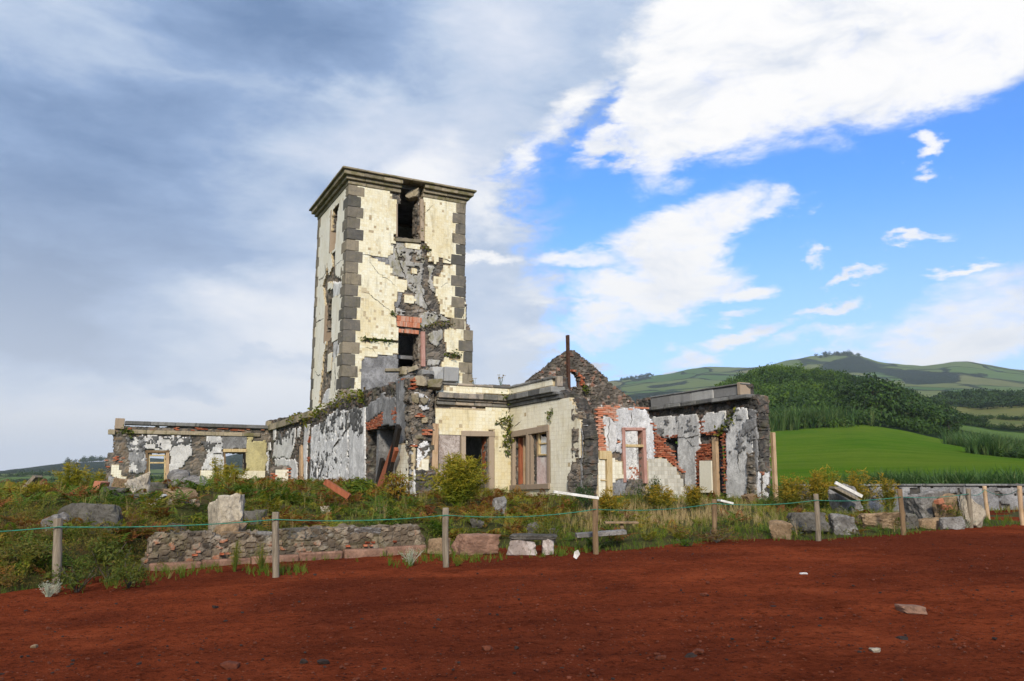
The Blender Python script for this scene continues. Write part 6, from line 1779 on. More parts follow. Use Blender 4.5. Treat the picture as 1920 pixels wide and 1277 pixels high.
# ---- boundary wall on the right
PBW = Plane(np.array([10.9, 30.9]), np.array([1.0, -0.03]) / math.hypot(1, 0.03), np.array([-0.03, -1.0]) / math.hypot(1, 0.03))
bwall = empty('boundary_wall', (18, 30.5, 0.4)); tag(bwall, 'long low grey boundary wall with a dark coping below the green field', 'wall')
WBW = Wall('wall_body', bwall, PBW, [(1492, 911), (2300, 911), (2300, 985), (1492, 985)], [], thick=0.35, cs=0.1, mat=M_RUBD, seed=71, warp=0.0, rel=0.05)
WBW.coat([[(1540, 911), (2300, 911), (2300, 985), (1540, 985)]], M_PD, dep=0.03, warp=0.05, wob=0.03, holes_p=0.18)
zc0 = PBW.sz(1800, 911)[1]
for i in range(12):
    block('coping_slab', PBW, i * 1.6 + 0.01, i * 1.6 + 1.59, zc0 - 0.01, zc0 + 0.07, -0.4, 0.10, M_CORD, bwall, 0.015, i, 0.01)

# ---- stub of a brick wall before the far wing
PST = Plane(at_depth(515, 905, 36)[:2], UU, FRONT_N)
stub = empty('brick_stub', (*PST.O, 0.7)); tag(stub, 'small stub of brick wall faced with white tiles standing in the ferns', 'brick stub')
WST = Wall('stub_core', stub, PST, [(509, 886), (515, 876), (528, 874), (546, 878), (545, 935), (507, 935)], [], thick=0.5, cs=0.04, mat=M_RUB, seed=73, warp=0.04, rel=0.06)
WST.grid([[(518, 880), (538, 882), (538, 905), (532, 920), (518, 905)]], M_TILEW, dep=(-0.1, 0.05), bed=M_BED)
WST.grid([[(538, 876), (546, 878), (545, 935), (538, 910)], [(507, 888), (517, 886), (517, 930), (507, 930)]], M_BRICK, 'brick_patch', (0.2, 0.075), 0.012, (-0.4, 0.03), bond=True, jit=0.02)

# ---- fence posts and rope
POSTS2 = POSTS + [((1846, 911), (1853, 976)), ((1911, 911), (1918, 985))]
desc = ['leaning weathered post at the left end, before dark heather', 'post before the middle of the low rubble wall', 'post left of the long reddish kerb block', 'post beside the stone stool and concrete slab',
        'post half hidden in dry weeds', 'post at the left end of the low rubble row', 'dark post before the long flat stone of the rubble row', 'post before the curved pale slab',
        'pale post set back before the boundary wall', 'tall pale post at the gateway beside the boundary wall']
TOPS = []
for i, (a, b) in enumerate(POSTS2):
    if i < 8:
        base = on_lot(*b)
    elif i == 8:
        base = on_lot(*b); base = at_depth(*b, 25.6)
    else:
        base = on_lot(*b)
    D = base[1]
    top = at_depth(*a, D)
    r = 0.062 if i else 0.068
    n = 9
    P = base + (top - base) * np.linspace(-0.25, 1, n)[:, None]
    P[:, 0] += 0.012 * np.sin(np.linspace(0, 4, n) + i)
    V, F = tube(P, r * (1 + 0.05 * np.sin(np.arange(n) * 1.7 + i)), 14)
    m = [M_WGREY, M_WGREY, M_WGREY, M_WBRN, M_WBRN, M_WGREY, M_WBRN, M_WGREY, M_WTAN, M_WTAN][i]
    o = wobj('fence_post', V, F, m, None, origin=base)
    bevel(o, 0.008)
    for p_ in o.data.polygons: p_.use_smooth = len(p_.vertices) == 4
    tag(o, 'round wooden fence ' + desc[i], 'fence post', 'posts of the rope fence')
    TOPS.append((base, top, r))


def rope(name, label, pts, sag, r=0.009):
    P = []
    for i in range(len(pts) - 1):
        a, b = np.array(pts[i]), np.array(pts[i + 1])
        t = np.linspace(0, 1, 14)[:-1] if i < len(pts) - 2 else np.linspace(0, 1, 14)
        q = a + (b - a) * t[:, None]
        q[:, 2] -= sag[i] * 4 * t * (1 - t)
        P.append(q)
    P = np.vstack(P)
    V, F = tube(P, r, 6)
    o = wobj(name, V, F, M_ROPE, None, smooth=True)
    tag(o, label, 'rope')
    return o


RV = [988, 974, 966, 955, 944, 938, 932, 926]
rp = []
for (a, b), v in zip(POSTS, RV):
    D = on_lot(*b)[1]
    k = (v - a[1]) / (b[1] - a[1]); u = a[0] + (b[0] - a[0]) * k
    q = at_depth(u, v, D - 0.075)
    rp.append(q)
left_end = rp[0] + (rp[0] - rp[1]) * 0.9 + np.array([0, 0, 0.02])
rope('fence_rope', 'long green rope strung along the row of fence posts', [left_end] + rp, [0.06, 0.05, 0.06, 0.09, 0.08, 0.07, 0.05, 0.05])
e1 = at_depth(1846, 918, 25.5); e2 = at_depth(1911, 918, TOPS[9][0][1] - 0.07)
rope('fence_rope', 'short green rope sagging between the eighth post and the gateway posts', [rp[-1], e1, e2], [0.10, 0.16])

# ---- loose stones on the yard
for i, (b, m, lb) in enumerate([((1684, 1130, 1730, 1146), M_ROCKR, 'flat pinkish-brown stone lying alone on the right of the red yard'), ((420, 1237, 448, 1253), M_ROCKC, 'chunky red-brown stone on the front of the red yard'),
                                ((596, 1234, 616, 1243), M_ROCKK, 'black clinker stone right of the chunky red-brown one'), ((562, 1235, 576, 1243), M_ROCKK, 'small dark clinker beside the black clinker stone'), ((1300, 1215, 1320, 1224), M_ROCKC, 'brown pebble right of the two dark ones in the yard'),
                                ((1285, 1222, 1304, 1232), M_ROCKK, 'dark pebble at the front of the yard next to the brown pebble'), ((1230, 1226, 1248, 1235), M_ROCKC, 'rounded brown stone on the front of the yard'), ((1684, 1190, 1700, 1200), M_ROCKK, 'black stone below the flat pinkish one'),
                                ((905, 1208, 922, 1218), M_ROCKC, 'ochre lump at the centre of the yard'), ((1632, 1212, 1650, 1222), M_ROCKP, 'pale pebble on the right of the yard'), ((58, 1207, 70, 1214), M_ROCKB, 'brown pebble at the left of the yard'),
                                ((398, 1134, 408, 1139), M_ROCKK, 'black pebble in the middle left of the yard'), ((1315, 1110, 1327, 1116), M_ROCKC, 'pinkish pebble halfway across the yard'), ((1445, 1134, 1458, 1140), M_ROCKK, 'black pebble halfway across the yard'), ((1500, 1072, 1514, 1077), M_PL, 'white flake on the far side of the yard')]):
    u0, v0, u1, v1 = b
    p = on_lot((u0 + u1) / 2, v1)
    hw = (u1 - u0) / 2 * p[1] / FPX
    V, F = rock_verts(200 + i, (hw * 1.1, hw * 0.9, max((v1 - v0) / 2 * p[1] / FPX, hw * 0.35)), 0.4, 12, 0.08, 3)
    o = wobj('yard_stone', V + p + [0, 0, V[:, 2].max() * 0.45], F, m, None)
    tag(o, lb, 'stone', 'loose stones on the yard')
# small gravel nobody could count
pv, pf_ = rock_verts(300, (1, 0.9, 0.6), 0.3, 10, 0.1, 1)
n = 4800
yy = 6.3 + 13 * rng.random(n) ** 1.5; xx = (rng.random(n) * 2 - 1) * (yy * 0.70 + 0.5)
k = fence_d(xx, yy) < 0.1
cl = fbm(xx * 0.8, yy * 0.8, 3, 88) > 0.42
k &= (cl | (rng.random(n) < 0.35))
xx, yy = xx[k], yy[k]; n = len(xx)
sz = 0.007 + 0.018 * rng.random(n) ** 3 + 0.016 * (rng.random(n) < 0.03)
for nm, lbm, sel in (('gravel', M_ROCKC, rng.random(n) < 0.72),):
    for j, (mm, q) in enumerate(((M_ROCKC, sel), (M_ROCKK, ~sel))):
        T = np.stack([xx[q], yy[q], lot(xx[q], yy[q]) + 0.008], -1)
        V, F = merge(pv, pf_, T, rotz(rng.uniform(0, 6.3, q.sum())), sz[q])
        tag(wobj('gravel', V, F, mm, None, origin=np.zeros(3)), 'fine red cinder gravel strewn over the yard' if j == 0 else 'fine black clinker gravel strewn over the yard', 'gravel', None, 'stuff')
# ------------------------------------------------------------------ plants
GR = lambda *c: [(i / (len(c) - 1), q) for i, q in enumerate(c)]
L_FERN = m_leaf('bracken', GR((0.058, 0.110, 0.009), (0.115, 0.160, 0.011), (0.20, 0.185, 0.014), (0.25, 0.150, 0.017), (0.20, 0.072, 0.016), (0.14, 0.042, 0.012)))
L_GRASS = m_leaf('grass', GR((0.055, 0.120, 0.008), (0.100, 0.170, 0.012), (0.17, 0.190, 0.028), (0.32, 0.255, 0.09), (0.46, 0.34, 0.17)))
L_SHRUB = m_leaf('heather', GR((0.038, 0.064, 0.009), (0.080, 0.108, 0.011), (0.145, 0.140, 0.018), (0.15, 0.095, 0.025), (0.12, 0.055, 0.025)))
L_FENN = m_leaf('fennel', GR((0.08, 0.13, 0.012), (0.15, 0.19, 0.015), (0.26, 0.24, 0.018), (0.36, 0.27, 0.02), (0.30, 0.17, 0.02)))
L_RAG = m_leaf('ragwort', GR((0.06, 0.11, 0.018), (0.12, 0.15, 0.02), (0.24, 0.20, 0.02), (0.40, 0.26, 0.015), (0.30, 0.16, 0.02)))
L_TREE = m_leaf('tree_leaves', GR((0.012, 0.032, 0.006), (0.026, 0.062, 0.007), (0.055, 0.110, 0.009), (0.105, 0.165, 0.012)), 0.2)
L_REED = m_leaf('cane_leaves', GR((0.028, 0.075, 0.022), (0.055, 0.125, 0.030), (0.10, 0.17, 0.045), (0.16, 0.20, 0.07)))
L_SILV = m_leaf('silver_leaves', GR((0.30, 0.33, 0.24), (0.42, 0.44, 0.34), (0.36, 0.34, 0.24)), 0.15)
L_IVY = m_leaf('wall_leaves', GR((0.04, 0.07, 0.008), (0.09, 0.13, 0.012), (0.17, 0.17, 0.015), (0.14, 0.07, 0.02)))
L_SUCC = m_leaf('dark_cover', GR((0.02, 0.05, 0.012), (0.04, 0.075, 0.015), (0.07, 0.05, 0.02)))
L_BARK = m_wood('bark', (0.05, 0.04, 0.03), (0.10, 0.085, 0.065), (0.16, 0.14, 0.11))


def frond_proto():
    V, F = [], []
    n = 9
    t = np.linspace(0.12, 1.0, n)
    for i, a in enumerate(t):
        c = np.array([a * 0.86, 0, 0.62 * a - 0.52 * a * a])
        ln = 0.36 * (1 - a) ** 0.8 * (0.55 + 0.45 * min(1, a * 4)) + 0.02
        for s in (-1, 1):
            tip = c + [ln * 0.35, s * ln, -0.10 * ln]
            m = c + [ln * 0.25, s * ln * 0.5, 0.02]
            w = 0.040
            k = len(V)
            V += [c + [-w * 0.5, 0, 0], m + [-w, 0, 0], tip, m + [w, 0, 0]]
            F.append([k, k + 1, k + 2, k + 3])
    k = len(V)
    V += [[0, -0.006, 0], [0, 0.006, 0], [0.43, 0.004, 0.20], [0.43, -0.004, 0.20]]
    F.append([k, k + 1, k + 2, k + 3])
    return np.array(V, float), np.array(F)


def fern_proto(seed, nf=6):
    r = np.random.default_rng(seed)
    v, f = frond_proto()
    a = np.linspace(0, 2 * math.pi, nf, endpoint=False) + r.uniform(-0.5, 0.5, nf)
    Rm = rotz(a) @ np.stack([np.array([[math.cos(q), 0, -math.sin(q)], [0, 1, 0], [math.sin(q), 0, math.cos(q)]]) for q in r.uniform(-0.1, 0.7, nf)])
    return merge(v, f, np.zeros((nf, 3)), Rm, r.uniform(0.7, 1.15, nf))


def tuft_proto(seed, nb=9, w=0.012, spread=0.55):
    r = np.random.default_rng(seed)
    V, F = [], []
    for i in range(nb):
        a = r.uniform(0, 6.28); l = r.uniform(0.55, 1.0); b = r.uniform(0.1, spread)
        d = np.array([math.cos(a), math.sin(a), 0]); s = np.array([-d[1], d[0], 0]) * w
        o = d * r.uniform(0, 0.10)
        p1 = o + d * b * 0.35 * l + [0, 0, 0.6 * l]; p2 = o + d * b * l + [0, 0, l * (1 - 0.25 * b)]
        k = len(V)
        V += [o - s, o + s, p1 + s * 0.7, p1 - s * 0.7, p2 + s * 0.12, p2 - s * 0.12]
        F += [[k, k + 1, k + 2, k + 3], [k + 3, k + 2, k + 4, k + 5]]
    return np.array(V), np.array(F)


def clump_proto(seed, n=60, leaf=0.10, flat=0.75, shell=0.55, lobes=5, slim=0.45):
    """leaf clump of about radius 1 sitting on z=0"""
    r = np.random.default_rng(seed)
    c = r.normal(0, 0.38, (lobes, 3)); c[:, 2] = np.abs(c[:, 2]) * 0.8 + 0.35
    rad = r.uniform(0.4, 0.62, lobes)
    k = r.integers(0, lobes, n)
    d = r.normal(0, 1, (n, 3)); d /= np.linalg.norm(d, axis=1)[:, None]
    d[:, 2] = np.where(r.random(n) < 0.75, np.abs(d[:, 2]), d[:, 2])
    p = c[k] + d * (rad[k] * (shell + (1 - shell) * r.random(n)))[:, None]
    p[:, 2] = np.maximum(p[:, 2] * flat, 0.02)
    q = np.array([[-1, 0, 0], [0, -slim, 0.12], [1, 0, 0], [0, slim, 0.12]]) * leaf
    # leaves face outwards, loosely
    up = d + r.normal(0, 0.45, (n, 3)); up /= np.linalg.norm(up, axis=1)[:, None]
    t = np.cross(up, r.normal(0, 1, (n, 3))); t /= np.linalg.norm(t, axis=1)[:, None]
    b = np.cross(up, t)
    Rm = np.stack([t, b, up], -1)
    return merge(q, np.array([[0, 1, 2, 3]]), p, Rm, r.uniform(0.6, 1.3, n))


def scatter(name, label, cat, protos, T, S, tint, mat, seed=0, tiltmax=0.2, parent=None, kind='stuff', sz=None):
    r = np.random.default_rng(seed)
    n = len(T)
    which = r.integers(0, len(protos), n)
    Vs, Fs, At, off = [], [], [], 0
    for j, (pv, pf) in enumerate(protos):
        q = which == j
        m = q.sum()
        if not m: continue
        Rm = rotz(r.uniform(0, 6.283, m)) @ rotx(r.uniform(-tiltmax, tiltmax, m)) @ rotz(r.uniform(0, 6.283, m))
        s = S[q]
        if sz is not None: s = np.stack([s, s, s * sz[q]], -1)
        V, F = merge(pv, pf, T[q], Rm, s)
        Vs.append(V); Fs.append(F + off); off += len(V)
        At.append(np.repeat(tint[q], len(pv)))
    o = wobj(name, np.vstack(Vs), np.vstack(Fs), mat, parent, attrs={'tint': np.concatenate(At)}, origin=None if parent else np.zeros(3))
    if label: tag(o, label, cat)
    if kind: tag(o, kind=kind)
    return o


# footprint of the house, where nothing is sown
HOUSE = [K0 - VV * 0.2, K0 + UU * 0.9, J0 + VV * 0.1, J0 - VV * LB - UU * 0.1, B1 + UU * 0.8, PC.O + UU * 3.6, DF + UU * 0.8 - VV * 8, DF + UU * 1.0 + VV * 3, T0 + UU * 9 + VV * 9, PE.O - UU * 10 + VV * 1, PE.O - UU * 9.6 - VV * 0.3, PE.O - UU * 0.3 - VV * 0.3, K0 - UU * 0.25]
HOUSE = np.array(HOUSE)


def sow(n, xr, yr, dr=(0.5, 60), power=1.0, seed=1, dens=None, inside=False, fd=bank_d):
    r = np.random.default_rng(seed)
    x = r.uniform(*xr, n * 4); y = yr[0] + (yr[1] - yr[0]) * r.random(n * 4)
    d = fd(x, y)
    k = (d > dr[0]) & (d < dr[1]) & (r.random(n * 4) < (yr[0] / y) ** power)
    k &= np.abs(x / y) < 0.75
    if not inside:
        k &= ~inpoly(x, y, HOUSE)
    # nothing grows through the low wall
    sl = (np.stack([x, y], -1) - PLW.O) @ PLW.d; dn = (np.stack([x, y], -1) - PLW.O) @ PLW.n
    k &= ~((sl > -0.1) & (sl < sl1 + 0.1) & (dn > -0.55) & (dn < 0.12))
    if dens is not None:
        k &= r.random(n * 4) < dens(x, y)
    x, y = x[k][:n], y[k][:n]
    return x, y, terrain_z(x, y)


r8 = np.random.default_rng(88)
# ---- bracken over the mound
FP = [fern_proto(i, 5) for i in range(6)]
left_w = lambda x, y: np.clip(1.15 - sm(-1.0, 5.0, x) * 0.9, 0.12, 1) * (0.35 + 0.65 * sm(0.3, 2.0, bank_d(x, y)))
x, y, z = sow(3300, (-34, 13), (12.5, 56), (0.35, 44), 0.9, 11, left_w)
rust = fbm(x * 0.5, y * 0.35, 4, 51)
tint = np.clip((rust - 0.38) * 2.5 + r8.normal(0, 0.16, len(x)), 0, 1)
tint = np.where(r8.random(len(x)) < 0.20, 0.62 + 0.3 * r8.random(len(x)), tint)
scatter('bracken', 'green and rust-brown bracken fern covering the mound before the ruin', 'bracken', FP, np.stack([x, y, z + 0.02], -1), r8.uniform(0.36, 0.68, len(x)), tint, L_FERN, 12, 0.35, sz=r8.uniform(0.45, 1.05, len(x)))
# ---- dark heather and scrub, thick at the left front
SP = [clump_proto(20 + i, 70, 0.09, 0.9, 0.35, 6, 0.30) for i in range(4)]
SH = [clump_proto(26 + i, 36, 0.13, 0.9, 0.3, 5, 0.28) for i in range(4)]
hd = lambda x, y: np.clip(0.26 + 0.9 * sm(-3.2, -5.0, x) * sm(6, 1, bank_d(x, y)), 0, 1)
x, y, z = sow(2300, (-30, 13), (11.0, 40), (0.25, 28), 1.2, 21, hd)
scatter('heather_scrub', 'low dark heather scrub with small leaves among the ferns', 'scrub', SP, np.stack([x, y, z - 0.04], -1), r8.uniform(0.16, 0.34, len(x)), np.clip(fbm(x * 0.8, y * 0.8, 3, 61) * 1.4 - 0.25 + r8.normal(0, 0.12, len(x)), 0, 1), L_SHRUB, 22, 0.3, sz=r8.uniform(0.9, 1.7, len(x)))
x, y, z = sow(700, (-14, -5), (9.5, 19), (0.05, 6), 0.0, 23)
scatter('heather_scrub', 'thick dark heather scrub behind the leftmost fence post', 'scrub', SP, np.stack([x, y, z - 0.03], -1), r8.uniform(0.15, 0.30, len(x)), np.clip(fbm(x * 0.8, y * 0.8, 3, 63) * 1.7 - 0.30 + r8.normal(0, 0.12, len(x)), 0, 1), L_SHRUB, 24, 0.3, sz=r8.uniform(0.8, 1.5, len(x)))
# ---- grass along the fence and before the right half
TP = [tuft_proto(30 + i, 9, 0.016, 0.7) for i in range(4)]
gd = lambda x, y: np.clip(0.42 + 0.75 * sm(0.0, 2.5, x) + 0.5 * sm(0.8, 0.2, bank_d(x, y)), 0, 1)
x, y, z = sow(13000, (-24, 21), (10.5, 34), (-0.12, 18), 1.0, 31, gd)
d = bank_d(x, y)
k = ~((x > 15.2) & (d < 4) & (d > 0.9))
x, y, z, d = x[k], y[k], z[k], d[k]
dry = sm(1.2, 3.2, d) * sm(7.5, 4.5, d) * sm(1.0, 2.5, x) * sm(8.5, 6.5, x)
tint = np.clip(0.08 + 0.20 * sm(0.8, 2.5, d) + 0.40 * fbm(x * 0.9, y * 0.9, 3, 71) + 0.55 * dry + r8.normal(0, 0.12, len(x)), 0, 1)
scatter('grass', 'long green and straw-coloured grass along the fence and before the right wing', 'grass', TP, np.stack([x, y, z - 0.01], -1), np.where(d < 0.9, r8.uniform(0.06, 0.18, len(x)), r8.uniform(0.14, 0.34, len(x)) * (1 + 0.5 * dry) * (0.75 + 0.25 * sm(-1, 2, x))), tint, L_GRASS, 32, 0.3)
# ---- bright short grass fringe where the bank meets the red yard
x, y, z = sow(4200, (-14, 18), (10, 28), (-0.10, 1.3), 0.0, 37, lambda x, y: np.clip(0.35 + 2.0 * (fbm(x * 0.8, y * 0.8, 2, 79) - 0.42), 0, 1))
scatter('grass_fringe', 'bright short green grass along the edge of the red yard', 'grass', TP, np.stack([x, y, z - 0.02], -1), r8.uniform(0.08, 0.24, len(x)), np.clip(r8.normal(0.28, 0.14, len(x)), 0, 1), L_GRASS, 38, 0.5)
# ---- bright low herbs mixed into the ferns
x, y, z = sow(2100, (-26, 13), (12, 36), (0.8, 24), 0.8, 39)
scatter('low_herbs', 'yellow-green low herbs between the ferns on the mound', 'herbs', SH, np.stack([x, y, z - 0.02], -1), r8.uniform(0.10, 0.22, len(x)), np.clip(r8.normal(0.30, 0.16, len(x)), 0, 1), L_FENN, 40, 0.4, sz=r8.uniform(0.8, 1.6, len(x)))
# ---- sparse small weeds on the red soil between the fence and the low wall
x, y, z = sow(1500, (-8.0, 2.0), (11.0, 19), (0.0, 3.4), 0.0, 35, lambda x, y: np.clip(0.12 + 2.6 * (fbm(x * 0.9, y * 0.9, 2, 77) - 0.48) * 2, 0, 1), fd=fence_d)
k = bank_d(x, y) < 0.2
x, y = x[k], y[k]
scatter('verge_weeds', 'small green weeds dotted over the red soil before the low wall', 'weeds', TP, np.stack([x, y, lot(x, y) - 0.01], -1), r8.uniform(0.07, 0.26, len(x)), np.clip(r8.normal(0.25, 0.15, len(x)), 0, 1), L_GRASS, 36, 0.5)
# ---- thin upright dry stems
ST = [tuft_proto(40 + i, 5, 0.006, 0.25) for i in range(3)]
x, y, z = sow(650, (-20, 14), (11.5, 34), (0.4, 20), 0.8, 41)
scatter('dry_stems', 'thin dry weed stems standing among ferns and grass', 'weeds', ST, np.stack([x, y, z], -1), r8.uniform(0.3, 0.7, len(x)), np.clip(r8.normal(0.68, 0.2, len(x)), 0, 1), L_GRASS, 42, 0.15)


# ---- single plants
def fennel(name, label, cat, base, h, w, nst, mat, seed, leaves=60, umbel=True, tintc=0.5, group=None, leaf=0.05, droop=0.25, top_tint=0.75):
    """many thin stems with feathery leaves and small umbels"""
    r = np.random.default_rng(seed)
    root = empty(name, base); tag(root, label, cat, group)
    base = np.asarray(base, float)
    SV, SF, so = [], [], 0
    P, D_, TT = [], [], []
    U = []
    for i in range(nst):
        a = r.uniform(0, 6.283); lean = abs(r.normal(0, 0.5)) * w / 2; hh = h * r.uniform(0.55, 1.0) * (1 - 0.25 * min(1, lean / (w / 2 + 1e-6)))
        t = np.linspace(0, 1, 7)
        d = np.array([math.cos(a), math.sin(a), 0])
        pts = base + d * (0.06 * w + lean * t[:, None] ** 1.4) * 1.0 + np.array([0, 0, 1.0]) * (hh * t)[:, None] + r.normal(0, 0.012 * h, (7, 3)) * t[:, None]
        V, F = tube(pts, np.linspace(0.010, 0.003, 7) * (0.6 + h * 0.4), 4, False)
        SV.append(V); SF.append(F[0] + so); so += len(V)
        q = r.uniform(0.22, 1.0, leaves)
        pp = np.stack([np.interp(q, t, pts[:, k]) for k in range(3)], -1)
        dd = r.normal(0, 1, (leaves, 3)); dd[:, 2] = np.abs(dd[:, 2]) * 0.7; dd /= np.linalg.norm(dd, axis=1)[:, None]
        off = r.uniform(0.0, 0.16, leaves) * (0.4 + h * 0.5)
        P.append(pp + dd * off[:, None]); D_.append(dd); TT.append(tintc + (top_tint - tintc) * q * r.uniform(0.6, 1.2, leaves))
        if umbel: U.append(pts[-1])
    wobj('stems', np.vstack(SV), np.vstack(SF), L_BARK if mat is L_SHRUB else mat, root, attrs={'tint': np.full(so, max(0.0, tintc - 0.1))})
    P, D_, TT = np.vstack(P), np.vstack(D_), np.concatenate(TT)
    n = len(P)
    q = np.array([[-1, 0, 0], [0, -0.16, 0.05], [1, 0, 0], [0, 0.16, 0.05]]) * leaf
    tt = D_ + r.normal(0, 0.3, (n, 3)); tt /= np.linalg.norm(tt, axis=1)[:, None]
    b = np.cross(tt, r.normal(0, 1, (n, 3))); b /= np.linalg.norm(b, axis=1)[:, None]
    Rm = np.stack([tt, b, np.cross(tt, b)], -1)
    V, F = merge(q, np.array([[0, 1, 2, 3]]), P, Rm, r.uniform(0.6, 1.5, n) * (0.6 + 0.4 * h))
    wobj('foliage', V, F, mat, root, attrs={'tint': np.repeat(np.clip(TT, 0, 1), 4)})
    if umbel:
        U = np.array(U); m = 16
        k = np.repeat(np.arange(len(U)), m)
        P = U[k] + r.normal(0, 0.035, (len(k), 3)) * (0.6 + 0.5 * h) * np.array([1, 1, 0.3])
        q = np.array([[-1, -1, 0], [1, -1, 0], [1, 1, 0], [-1, 1, 0]]) * 0.010
        V, F = merge(q, np.array([[0, 1, 2, 3]]), P, rotx(r.uniform(-0.6, 0.6, len(k))), r.uniform(0.7, 1.6, len(k)))
        tag(wobj('flower_heads', V, F, mat, root, attrs={'tint': np.full(len(V), 0.8)}), kind='stuff')
    return root


def gpt(u, v, D=None):
    if D is None: return hit_ground(u, v)
    p = at_depth(u, v, D); p[2] = float(terrain_z(p[0], p[1])[0]); return p


def fpx(u, vtop, wpx, D):
    """base, height and width of a plant standing at depth D whose top is at photo row vtop"""
    b = gpt(u, 930, D); t = at_depth(u, vtop, D)
    return b, max(0.2, t[2] - b[2]), wpx * D / FPX


b, h, w = fpx(862, 852, 112, 24.5)
fennel('fennel_bush', 'tall bushy yellow-green fennel growing in front of the entrance door', 'fennel', b, h * 1.08, w * 1.2, 120, L_FENN, 1, 75, True, 0.2, leaf=0.065, top_tint=0.62)
for i, (u, vt, wp, D, ns, lb) in enumerate([(430, 868, 90, 30.0, 40, 'bright yellow fennel below the right window of the far wing'), (408, 850, 40, 31.0, 12, 'thin tall fennel rising before the right window of the far wing'),
                                           (130, 862, 70, 24.0, 26, 'loose tall fennel among ferns at the far left'), (172, 875, 50, 25.0, 16, 'wispy fennel next to the far wing left corner'), (60, 905, 60, 20.0, 22, 'low fennel before the leaning grey board'),
                                           (1555, 872, 60, 28.5, 34, 'fennel by the boundary wall behind the sixth post')]):
    b, h, w = fpx(u, vt, wp, D)
    fennel('fennel', lb, 'fennel', b, h, w, ns, L_FENN, 30 + i, 60, True, 0.25, 'fennel plants around the ruin', leaf=0.06, top_tint=0.66)
for i, (u, vt, wp, D, ns, lb) in enumerate([(1485, 885, 80, 27.5, 40, 'golden ragwort at the outer end of the right wing'), (1535, 880, 60, 27.0, 34, 'tall golden ragwort behind the sixth post'), (1610, 878, 80, 29.0, 34, 'sparse ragwort leaning over the boundary wall'),
                                           (1665, 888, 50, 29.5, 22, 'small ragwort at the boundary wall coping'), (1240, 905, 80, 25.0, 36, 'yellowing ragwort under the partition wall'), (1140, 915, 60, 22.5, 30, 'yellow-green ragwort by the end of the white plank'),
                                           (1300, 905, 60, 25.5, 26, 'low ragwort beneath the broken brick slope')]):
    b, h, w = fpx(u, vt, wp, D)
    fennel('ragwort', lb, 'ragwort', b, h, w, ns, L_RAG, 60 + i, 60, True, 0.15, 'ragwort around the right wing', leaf=0.06, top_tint=0.72)
for i, (u, v, wp, hp, lb) in enumerate([(90, 1122, 46, 34, 'silvery weed at the foot of the leftmost post'), (45, 1100, 34, 50, 'dry grey weed in the left front corner'), (250, 1095, 14, 20, 'single small silvery weed on the red soil edge'),
                                       (770, 1060, 46, 34, 'pale grey-green weed left of the third post'), (440, 1072, 22, 62, 'upright pale weed before the low rubble wall'), (490, 1070, 40, 50, 'leafy weed left of the second post'),
                                       (1500, 1005, 50, 24, 'silvery weed left of the sixth post'), (1810, 990, 60, 22, 'pale weed at the foot of the eighth post'), (857, 1062, 30, 18, 'small pale green weed right of the third post')]):
    p = on_lot(u, v, 0.0); k = p[1] / FPX
    p[2] = max(p[2], float(near_z(p[0], p[1])))
    fennel('silvery_weed', lb, 'weed', p, hp * k, wp * k, 22, L_SILV if i in (0, 2, 3, 6, 7) else L_RAG, 90 + i, 26, False, 0.3, 'small weeds along the fence', leaf=0.022, top_tint=0.5)


def bush(name, label, cat, u, vtop, wpx, D, mat, seed, n=260, leaf=0.10, tint=0.3, group=None, slim=0.4):
    b, h, w = fpx(u, vtop, wpx, D)
    root = empty(name, b); tag(root, label, cat, group)
    v, f = clump_proto(seed, n, leaf, 1.0, 0.3, 7, slim)
    v = v * np.array([w / 2 / 0.95, w / 2 / 0.95, h / 1.25]) + b - [0, 0, 0.05]
    r = np.random.default_rng(seed)
    wobj('foliage', v, f, mat, root, attrs={'tint': np.clip(np.repeat(tint + r.normal(0, 0.12, len(v) // 4), 4), 0, 1)})
    V, F = [], []; off = 0
    for i in range(7):
        a = r.uniform(0, 6.28)
        e = b + [math.cos(a) * w * 0.3, math.sin(a) * w * 0.3, h * r.uniform(0.5, 0.85)]
        vv, ff = tube([b, (b + e) / 2 + r.normal(0, 0.03, 3), e], [0.015, 0.01, 0.004], 4, False)
        V.append(vv); F.append(ff[0] + off); off += len(vv)
    wobj('stems', np.vstack(V), np.vstack(F), L_BARK, root)
    return root


